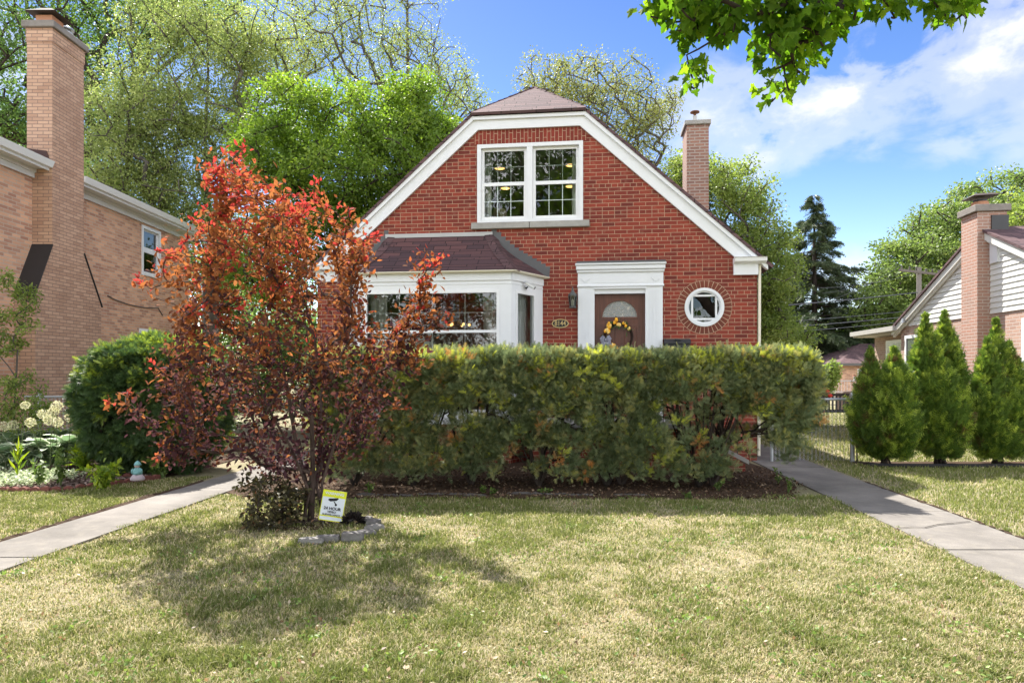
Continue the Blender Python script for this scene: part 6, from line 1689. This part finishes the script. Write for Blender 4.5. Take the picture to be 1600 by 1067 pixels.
t = thing('basketball_hoop', 'small basketball hoop with a white board and red rim near the garage', 'basketball hoop', ((1342 - CX) * 31 / F, 31, 0))
zr_ = EYE + (HY - 587) * 31 / F
b = MB(); b.tube([(.12, .08, 0), (.12, .08, zr_ + .3)], .03, 8); b.bbox(-.15, .4, -.1, .3, 0, .12, .02); b.build('pole', M_BLACK, t)
b = MB(); b.bbox(-.05, .17, 0, .04, zr_ - .02, zr_ + .3, .03); b.build('backboard', M_WHITE2, t)
b = MB(); b.tube([(-.16 + .16 * math.cos(a), -.16 + .16 * math.sin(a), zr_) for a in np.linspace(0, 2 * math.pi, 25)], .016, 6, cap=False); b.tube([(-.05, -.02, zr_), (.06, .0, zr_)], .016, 6); b.build('rim', paint('red_rim', (.6, .03, .03), .5, .4), t)
b = MB()
for i in range(10):
    a = 2 * math.pi * i / 10
    for s_ in (1, -1): b.tube([(-.16 + .15 * math.cos(a + s_ * u * .8), -.16 + .15 * math.sin(a + s_ * u * .8) * 1, zr_ - .22 * u) for u in (0, .5, 1)], .006, 3)
b.build('net', M_WHITE2, t)

# power pole and lines
def sag(a, c, s, n=14): return [tuple(Vector(a).lerp(Vector(c), i / n) - Vector((0, 0, 4 * s * (i / n) * (1 - i / n)))) for i in range(n + 1)]
Zp = 38; ps = Zp / F; pxx = (1436 - CX) * ps; ph = EYE + (HY - 418) * ps
t = thing('utility_pole', 'grey wooden utility pole with crossarm behind the low house on the right', 'utility pole', (pxx, Zp, 0))
b = MB(); b.tube([(0, 0, -.1), (0, 0, ph)], [.17, .12], 10); b.build('pole', paint('weathered_pole', (.20, .18, .17), .9, .1, .15), t)
b = MB(); b.M = Matrix.Rotation(rad(28), 4, 'Z'); b.box(-1.9, 1.9, -.14, -.04, ph - .35, ph - .22); b.build('crossarm', paint('weathered_arm', (.16, .14, .13), .9, .1, .15), t)
for i, xx in enumerate((-1.7, -1.0, -.4, .5, 1.1, 1.7)):
    b = MB(); b.M = Matrix.Rotation(rad(28), 4, 'Z'); b.lathe([(.03, 0), (.06, .05), (.03, .09), (.06, .13), (.02, .2)], 8, (xx, -.09, ph - .22)); b.build('insulator', paint('brown_insulator', (.06, .05, .05), .3, .5), t)
def wire(label, pts, r_): 
    b = MB(); b.tube(pts, r_, 5); return tag(b.build('power_line', M_WIRE), label, 'cable', 'overhead cables behind the trees')
M_WIRE = paint('cable_grey', (.05, .055, .07), .6, .3); 
for i, (xa_, ya_, xb_, yb_, r_) in enumerate(((950, 496, 1434, 457, .028), (950, 519, 1440, 484, .016), (950, 528, 1446, 492, .021), (950, 537, 1450, 499, .016))):
    wire(f"{['topmost and thickest', 'second', 'third', 'lowest'][i]} overhead cable crossing in front of the spruce", sag(tuple(P(xa_, ya_, 33)), tuple(P(xb_, yb_, 37.8)), .12), r_)
for i, (dx, px_, py_) in enumerate(((-1.7, 1290, 470), (-.4, 1285, 458), (1.1, 1280, 450), (1.7, 1560, 455))):
    a_ = rad(28); st_ = (pxx + dx * math.cos(a_), Zp + dx * math.sin(a_), ph)
    wire(f"thin line off the pole crossarm, {ORD[i]} insulator wire from the left", sag(st_, tuple(P(px_, py_, 41)), .25), .012)

# ================================================================== front lawn things
SX = -1.78; sg_b = G(519, 822)
t = thing('yard_sign', 'small tilted white and yellow surveillance sign beside the plum stems', 'sign', (P(520, 790, 6.72).x, 6.72, 0))
tilt = rad(9.5); s_ = 6.72 / F; cz = EYE + (HY - 790) * s_; W_, Hh = 36.5 * s_, 47.5 * s_
panel_ = thing('panel', None, None); panel_.parent = t; panel_.location = (0, 0, cz); panel_.rotation_euler = (rad(-4), tilt, rad(6))
b = MB(); b.bbox(-W_/2, W_/2, -.003, .003, -Hh/2, Hh/2, .001); M_SW = paint('sign_white', (.62, .66, .72), .5, .3, .02); M_SY = paint('sign_yellow', (.62, .66, .02), .5, .3, .02); M_SK = paint('sign_black', (.015, .015, .018), .6, .3)
b.build('board', M_SW, panel_)
b = MB(); e_ = .006
b.box(-W_/2, W_/2, -.0045, -.0031, Hh/2 - .068, Hh/2); b.box(-W_/2, W_/2, -.0045, -.0031, -Hh/2, -Hh/2 + .008); b.box(-W_/2, W_/2, -.0045, -.0031, -Hh/2 + .042, -Hh/2 + .054)
b.box(-W_/2, -W_/2 + e_, -.0045, -.0031, -Hh/2 + .054, Hh/2 - .068); b.box(W_/2 - e_, W_/2, -.0045, -.0031, -Hh/2 + .054, Hh/2 - .068); b.box(-W_/2, -W_/2 + e_, -.0045, -.0031, -Hh/2 + .008, -Hh/2 + .042); b.box(W_/2 - e_, W_/2, -.0045, -.0031, -Hh/2 + .008, -Hh/2 + .042)
b.build('border', M_SY, panel_)
rx_ = (rad(90), 0, 0)
text('WARNING', .036, M_SW, panel_, (0, -.0052, Hh/2 - .032), rx_, bold=.001, sx=1.05)
text('24 HOUR', .040, M_SK, panel_, (0, -.0052, -.028), rx_, bold=.0010)
text('VIDEO', .029, M_SK, panel_, (0, -.0052, -.061), rx_, bold=.0004)
text('SURVEILLANCE', .0255, M_SK, panel_, (0, -.0052, -.089), rx_, bold=.0003)
b = MB(); zc_ = .055
b.prism([(-.055, -.0034, zc_ - .002), (-.045, -.0034, zc_ + .012), (.04, -.0034, zc_ + .028), (.046, -.0034, zc_ + .018), (.028, -.0034, zc_ - .002), (-.03, -.0034, zc_ - .016)], (0, -.0016, 0))
b.prism([(0, -.0034, zc_ - .012), (.01, -.0034, zc_ - .010), (.03, -.0034, zc_ - .034), (.022, -.0034, zc_ - .040)], (0, -.0015, 0))
b.prism([(.028 + .012 * math.cos(a), -.0034, zc_ - .042 + .012 * math.sin(a)) for a in np.linspace(0, 2 * math.pi, 13)[:-1]], (0, -.0014, 0))
b.build('camera_pictogram', M_SK, panel_)
b = MB()
for xx in (-.07, .07): b.tube([(xx + math.sin(tilt) * -.12, .006, cz - .1), (xx - .035, .004, -.05)], .0025, 5)
b.build('stake', M_GREYM, t)

# rough grey blocks round the plum bed
M_BLOCK = concrete('tumbled_block', (.25, .238, .225), 5, .3, (.22, .2, .17))
STONES = [M_BLOCK, concrete('pale_block', (.32, .305, .28), 6, .3, (.2, .18, .16)), concrete('dark_block', (.18, .17, .165), 6, .3, (.12, .11, .1))]
def stone(name, label, cat, px_, py_, sx_, sy_, sz_, rz_, group, z=0, mat=None, jit=.005):
    p = G(px_, py_); r = np.random.default_rng(int(px_ * 7 + py_))
    bm = bmesh.new(); bmesh.ops.create_cube(bm, size=1)
    bmesh.ops.subdivide_edges(bm, edges=bm.edges[:], cuts=2, use_grid_fill=True)
    for v in bm.verts:
        c = v.co.copy(); k_ = sum(abs(abs(a) - .5) < .01 for a in c); f = {3: .86, 2: .95}.get(k_, 1)
        v.co = Vector((c.x * sx_ * f, c.y * sy_ * f, (c.z + .5) * sz_ * (1 if c.z < 0 or k_ < 2 else .93))) + Vector(r.normal(size=3)) * jit * .5
    b = MB(); b.bm(bm); o = b.build(name, mat or M_BLOCK); o.location = (p.x, p.y, z - .015); o.rotation_euler = (0, 0, rz_); return tag(o, label, cat, group)
for (px_, py_, a_, c_, d_, rz_, lab) in ((486, 849, .26, .12, .07, .1, 'sunken flat grey edging stone, first from the left under the plum'), (512, 846, .26, .13, .075, .05, 'sunken grey edging stone, second from the left under the plum'), (526.5, 843, .05, .05, .03, .3, 'tiny stone chip between the edging stones under the plum'),
    (551, 845, .23, .15, .10, .05, 'largest raised grey block of the plum bed edging'), (572, 836, .20, .16, .06, .5, 'grey edging stone leaning on the largest raised block'), (585, 829, .19, .15, .075, .9, 'pale edging stone at the right end of the plum bed curve'),
    (584, 821.5, .18, .14, .08, 1.4, 'pale edging stone behind the right end of the plum bed curve'), (572, 816.5, .20, .15, .075, 2.2, 'pale edging stone right of the dark seed head'), (543, 815.5, .16, .13, .06, 2.8, 'pale edging stone half hidden behind the dark seed head')):
    stone('edging_stone', lab, 'edging stone', px_, py_, a_ * .84, c_ * .84, d_, rz_, 'grey stones edging the plum bed', mat=STONES[int(px_) % 3])
# dark seed head lying by the sign
p = G(551, 821); r = np.random.default_rng(3); n = 260; u = rdir(n, r); u[:, 2] = np.abs(u[:, 2])
o = scatter('seed_head', np.array([p.x, p.y, .03]) + u * np.array([.10, .07, .085]) * (.6 + .4 * r.random((n, 1))), u, rdir(n, r), r.uniform(.03, .05, n), r.random(n), LEAF_OVAL, leafmat('black_petal', [(0, (.008, .006, .006)), (1, (.03, .022, .02))], .05, 1, .6, .3))
tag(o, 'dark dried clump lying inside the stone ring right of the sign', 'dried plant')
# flat stones along the front of the mulch bed
M_FLAG = concrete('flat_bed_stone', (.125, .115, .11), 4, .3, (.08, .07, .06))
for i, (px_, py_, a_, rz_) in enumerate(((575, 774, .30, .05), (622, 775, .38, -.03), (688, 773, .60, .02), (742, 775, .30, .04), (818, 772, .42, .06), (858, 773, .5, -.02), (905, 774, .36, .03), (985, 774, .42, 0))):
    stone('border_stone', f'flat grey stone sunk along the mulch edge, {ORD[i]} from the left', 'border stone', px_, py_, a_, .10, .035, rz_, 'flat stones along the hedge bed', jit=.012, mat=M_FLAG)
# landscape edging under the arborvitae
b = MB(); pts = [(5.72, 10.92), (6.2, 10.84), (7.4, 10.82), (8.6, 10.84), (9.4, 10.85)]
for (xa_, ya_), (xb_, yb_) in zip(pts[:-1], pts[1:]): b.prism([(xa_, ya_, 0), (xb_, yb_, 0), (xb_, yb_ + .10, 0), (xa_, ya_ + .10, 0)], (0, 0, .055))
tag(b.build('landscape_edging', paint('black_edging', (.03, .028, .03), .8, .2, .2)), 'long black landscape edging in front of the arborvitae', 'edging')

# weeds and seedlings at the bed's edge
LM_WEED = leafmat('weed_leaf', [(0, (.05, .09, .02)), (.6, (.10, .16, .035)), (1, (.17, .23, .06))], .4, 1.7)
def small_plant(name, label, cat, px_, py_, hh, wd, n, leaf, mat, seed, group=None, tpl=LEAF_OVAL, up=.5):
    r = np.random.default_rng(seed); p = G(px_, py_); t = thing(name, label, cat, tuple(p), 0, group)
    b = MB(); ns = max(3, n // 14); tops = []
    for i in range(ns):
        a = r.uniform(0, 2 * math.pi); q = np.array([math.cos(a) * wd * r.uniform(.2, 1), math.sin(a) * wd * r.uniform(.2, 1), hh * r.uniform(.6, 1)])
        b.tube([(0, 0, 0), tuple(q * np.array([.35, .35, .55])), tuple(q)], [.004, .003, .0015], 4); tops.append(q)
    b.build('stem', LM_STEM, t)
    tops = np.array(tops); ci = r.integers(0, ns, n); u = r.uniform(.25, 1.05, n)[:, None]
    q = tops[ci] * np.c_[u * .35 + .65 * u * u, u * .35 + .65 * u * u, u] 
    D = rdir(n, r); D[:, 2] += up * .4
    scatter('foliage', q + rdir(n, r) * wd * .12, D, rdir(n, r, .9), r.uniform(.7, 1.2, n) * leaf, r.random(n), tpl, mat, t); return t
LM_STEM = paint('green_stem', (.10, .14, .04), .6, .3)
for i, (px_, py_, hh, lab) in enumerate(((909, 760, .30, 'tall leafy seedling in the mulch under the hedge middle'), (1120, 768, .16, 'seedling in the mulch near the right hedge stems'), (755, 772, .10, 'low weed at the mulch edge below the hedge, left one of the pair'), (772, 774, .08, 'low weed at the mulch edge below the hedge, right one of the pair'), (850, 771, .07, 'tiny weed by the mulch edge below the hedge middle'), (1075, 781, .10, 'weed where the mulch meets the lawn'), (1232, 772, .22, 'leafy weed at the hedge end beside the right walk'), (1216, 757, .25, 'suckering shoot at the hedge foot by the walk'), (575, 772, .12, 'weed at the mulch edge right of the plum'))):
    small_plant('weed', lab, 'weed', px_, py_, hh, .09, 40, .05, LM_WEED, 200 + i, 'weeds in the mulch bed')

# ================================================================== left flower garden
M_SCAL = concrete('red_scallop', (.20, .075, .06), 6, .25, (.12, .06, .05))
path_ = [(-6.72, 8.62), (-6.45, 8.60), (-6.19, 8.58), (-5.93, 8.58), (-5.68, 8.62), (-5.50, 8.82), (-5.36, 9.02), (-5.24, 9.22), (-5.12, 9.40), (-5.05, 9.58)]
path2 = [(-6.95, 8.72), (-5.55, 9.72), (-5.78, 9.82), (-6.02, 9.86)]
def scallop(x, y, rz_, lab):
    b = MB(); L_ = .26; b.bbox(-L_/2 + .003, L_/2 - .003, -.032, .032, -.05, .03, .006)
    for k_ in (-1, 1):
        c = k_ * L_ / 4; a_ = np.linspace(0, math.pi, 9); b.prism([(c + .060 * math.cos(a), -.031, .0305 + .045 * math.sin(a)) for a in a_], (0, .062, 0))
    o = b.build('scalloped_edging', M_SCAL); o.location = (x, y, 0); o.rotation_euler = (r.normal() * .03, r.normal() * .03, rz_); tag(o, lab, 'edging block', 'red scalloped blocks edging the flower bed')
r = np.random.default_rng(12)
for i, (x, y) in enumerate(path_):
    q = path_[min(i + 1, len(path_) - 1)]; p_ = path_[max(0, i - 1)]
    scallop(x, y, math.atan2(q[1] - p_[1], q[0] - p_[0]), f'red scalloped edging block, {ORD[i]} from the left along the flower bed front')
for i, (x, y) in enumerate(path2[1:]): scallop(x, y, .3, f'red scalloped block behind the yellow shrub, {ORD[i]} from the figurine')
# figurine
fp = G(215, 758); t = thing('garden_figurine', 'little turquoise and lilac garden figurine on the scalloped edging', 'figurine', (fp.x, fp.y, .07))
M_TEAL = paint('weathered_teal', (.17, .36, .36), .6, .3, .2, scale=40); M_LIL = paint('pale_lilac', (.45, .38, .42), .7, .3, .15, scale=40)
b = MB(); b.smooth = True; b.lathe([(.085, 0), (.092, .02), (.07, .06), (.05, .085), (.01, .09)], 14); b.build('base', M_LIL, t)
b = MB(); b.smooth = True; b.lathe([(.055, .07), (.062, .10), (.055, .14), (.035, .165), (.01, .17)], 14); b.ball((-.055, -.02, .12), .026, 2, (.8, 1, 1.5)); b.ball((.055, -.02, .12), .026, 2, (.8, 1, 1.5)); b.ball((.015, -.05, .10), .028, 2); b.build('body', M_TEAL, t)
b = MB(); b.smooth = True; b.ball((0, -.01, .195), .036, 2); hd = b.build('head', paint('faded_face', (.42, .33, .30), .7, .3, .1), t)
b = MB(); b.smooth = True; b.lathe([(.045, .20), (.044, .215), (.03, .24), (.012, .255), (.003, .26)], 12, (0, 0, 0)); b.build('hat', M_TEAL, t)

# hostas: mounds of arching white-edged leaves
def hosta_template():
    v, tt, vt = [], [], []; n = 7
    for i in range(n + 1):
        u = i / n; w_ = .27 * math.sin(math.pi * min(1, u * .93 + .04)) ** .75; x = u; z = .42 * math.sin(u * 1.9) - .36 * u * u
        for yy, val in ((-w_, .92), (-w_ * .70, .10 if 0 < i < n else .9), (0, .02), (w_ * .70, .10 if 0 < i < n else .9), (w_, .92)):
            v.append((x, yy, z + abs(yy) * .35)); vt.append(val)
    for i in range(n):
        for k_ in range(4):
            a = i * 5 + k_; tt += [(a, a + 5, a + 1), (a + 1, a + 5, a + 6)]
    return np.array(v), np.array(tt), np.array(vt)
HV, HT, HVT = hosta_template()
LM_HOSTA = leafmat('hosta_leaf', [(0, (.17, .27, .14)), (.3, (.25, .35, .19)), (.55, (.40, .46, .30)), (.8, (.72, .75, .60)), (1, (.80, .82, .68))], .3, 1.3, .45, .4)
hs_pts = [(8, 742, 1), (40, 740, .95), (75, 737, 1), (108, 733, 1), (135, 727, .95), (22, 722, 1), (58, 719, 1), (92, 716, 1.05), (122, 713, 1), (5, 710, 1), (146, 711, .9)]
for i, (px_, py_, sc) in enumerate(sorted(hs_pts, key=lambda q: q[0])):
    p = G(px_, py_); r = np.random.default_rng(300 + i); n = 70
    a = r.uniform(0, 2 * math.pi, n); e_ = r.uniform(.1, 1.0, n); D = np.c_[np.cos(a), np.sin(a), e_]
    Pp_ = np.c_[np.cos(a) * .06, np.sin(a) * .06, .10 + .18 * r.random(n) * e_]
    Nn = np.c_[-np.cos(a) * e_ * .6, -np.sin(a) * e_ * .6, np.ones(n)]
    t = thing('hosta', f'hosta with white margined leaves, {ORD[i]} mound from the left', 'hosta', tuple(p), 0, 'hostas in the left flower garden')
    o = scatter('foliage', Pp_, D, Nn, sc * r.uniform(.26, .42, n), r.random(n), (HV, HT), LM_HOSTA, t, HVT)
# white leaved ground cover
r = np.random.default_rng(41); n = 5200
pts = np.c_[r.uniform(-7.6, -5.75, n), r.uniform(8.62, 9.9, n)]; ok = (pts[:, 0] < -6.3 + (pts[:, 1] - 8.6) * .15 + r.normal(size=n) * .10); pts = pts[ok]; n = len(pts)
hgt = .07 + .13 * vnoise(np.c_[pts, np.zeros(n)], 4, 8, 2); z = hgt * r.uniform(.4, 1, n)
o = scatter('ground_cover', np.c_[pts, z], rdir(n, r), rdir(n, r, 1.6), r.uniform(.03, .055, n), r.random(n), LEAF_OVAL, leafmat('silver_leaf', [(0, (.16, .24, .09)), (.3, (.36, .44, .24)), (.6, (.58, .63, .42)), (1, (.68, .71, .52))], .3, 1.2))
tag(o, 'pale silvery ground cover in the flower bed', 'ground cover', kind='stuff')
chips('leaf_litter', 2200, [(-6.6, 8.6), (-5.6, 8.6), (-5.1, 9.4), (-5.0, 9.9), (-6.3, 9.9)], .03, [(0, (.07, .045, .04)), (.5, (.18, .13, .11)), (1, (.36, .28, .24))], (.03, .08))
# alliums
al = [(6.5, 666), (20.6, 664), (39.4, 633), (48, 660), (65.6, 647), (76, 656.5), (83, 644), (89, 634), (90, 659), (110.6, 652), (120, 636), (147, 657.5), (161, 679)]
M_AL = leafmat('allium_floret', [(0, (.66, .64, .36)), (.5, (.78, .75, .50)), (1, (.82, .80, .60))], .3, 1.2)
proto = None
for i, (px_, py_) in enumerate(al):
    r = np.random.default_rng(400 + i); Z = 10.0 + r.random() * .6; top = P(px_, py_, Z); lean = r.normal() * .05
    bx = top.x + lean + (.12 if i in (3,) else 0)
    t = thing('allium', f'faded cream allium flower ball, {ORD[i]} from the left over the hostas', 'flower', (bx, Z, 0), 0, 'alliums in the left flower garden')
    tp = (top.x - bx, 0, top.z)
    b = MB(); b.tube([(0, 0, 0), (tp[0] * .3, 0, tp[2] * .55), tp], [.006, .005, .004], 5); b.build('stem', LM_STEM, t)
    n = 170; u = rdir(n, r); R_ = r.uniform(.058, .076)
    star = []; 
    o = scatter('flower_head', np.array(tp) + u * R_ * .25, u, rdir(n, r), R_ * r.uniform(.7, 1.0, n), r.random(n), (np.array([(0, -.01, 0), (0, .01, 0), (.8, 0, 0), (.75, -.16, .02), (1.05, 0, .0), (.75, .16, .02), (.9, 0, .15)]), np.array([(0, 1, 2), (3, 4, 2), (2, 4, 5), (2, 6, 3)])), M_AL, t)
# other garden plants
LM_YG = leafmat('yellow_green_leaf', [(0, (.10, .17, .025)), (.6, (.20, .28, .03)), (1, (.36, .42, .04))], .4, 1.7)
small_plant('yellow_shrub', 'low yellow-green shrub in front of the scalloped edging', 'shrub', 160, 768, .34, .24, 420, .075, LM_YG, 501, tpl=LEAF_OVAL)
small_plant('grass_tuft', 'yellow-green grassy clump at the foot of the hostas', 'plant', 132, 745, .42, .16, 240, .20, LM_YG, 502, tpl=(LEAF_DIAMOND[0] * np.array([1, .18, 1]), LEAF_DIAMOND[1]), up=2)
small_plant('leafy_plant', 'tall thin leafy plant between the ground cover and the yellow shrub', 'plant', 95, 762, .55, .16, 130, .07, LM_WEED, 503)
small_plant('leafy_plant', 'upright leafy plant standing in the silvery ground cover', 'plant', 62, 764, .38, .14, 90, .07, LM_WEED, 504)
small_plant('bearded_iris', 'single yellowish sword leaf plant at the left of the ground cover', 'plant', 28, 756, .42, .05, 16, .26, LM_YG, 505, tpl=(LEAF_DIAMOND[0] * np.array([1, .25, 1]), LEAF_DIAMOND[1]), up=4)
small_plant('small_hosta', 'low leafy plant under the yew bush by the figurine', 'plant', 250, 748, .16, .2, 90, .07, LM_WEED, 506)
# climbing rose at the left edge
tree('climbing_rose', 'loose light green climbing shrub against the tan house at the left edge', 'shrub', base_at(20, 11.6),
     [(22, 500, 38, 30, 11.6, .3, 1.2), (38, 460, 18, 28, 11.6, .2, .5), (10, 540, 22, 20, 11.6, .25, .5), (30, 600, 38, 22, 11.4, .3, .8), (15, 640, 40, 30, 11.3, .35, 1.1), (60, 660, 40, 25, 11.2, .3, .8), (8, 445, 20, 20, 11.6, .2, .3), (62, 628, 20, 14, 11.3, .2, .3)], 130, 32, .13, .055, LM_MID, 510, .022, .003, B_GREY, tpl=LEAF_OVAL, step=.2, minz=.1, droop=.3)
# red flowers at the hedge end
p0 = P(1293, 612, 16); t = thing('red_flower', 'red flowers glimpsed beyond the hedge end above the fence', 'flower', (p0.x, 16, 0))
b = MB()
for dx, zz in ((0, p0.z), (.06, p0.z - .09), (-.06, p0.z + .06)): b.tube([(0, 0, 0), (dx * .6, 0, zz * .6), (dx, 0, zz)], .006, 4)
b.build('stem', LM_STEM, t); M_RP = paint('red_petal', (.6, .06, .04), .7, .2)
for dx, zz in ((0, p0.z), (.06, p0.z - .09), (-.06, p0.z + .06)): b = MB(); b.smooth = True; b.ball((dx, 0, zz), .055, 2, (1, 1, .8)); b.build('flower_head', M_RP, t)
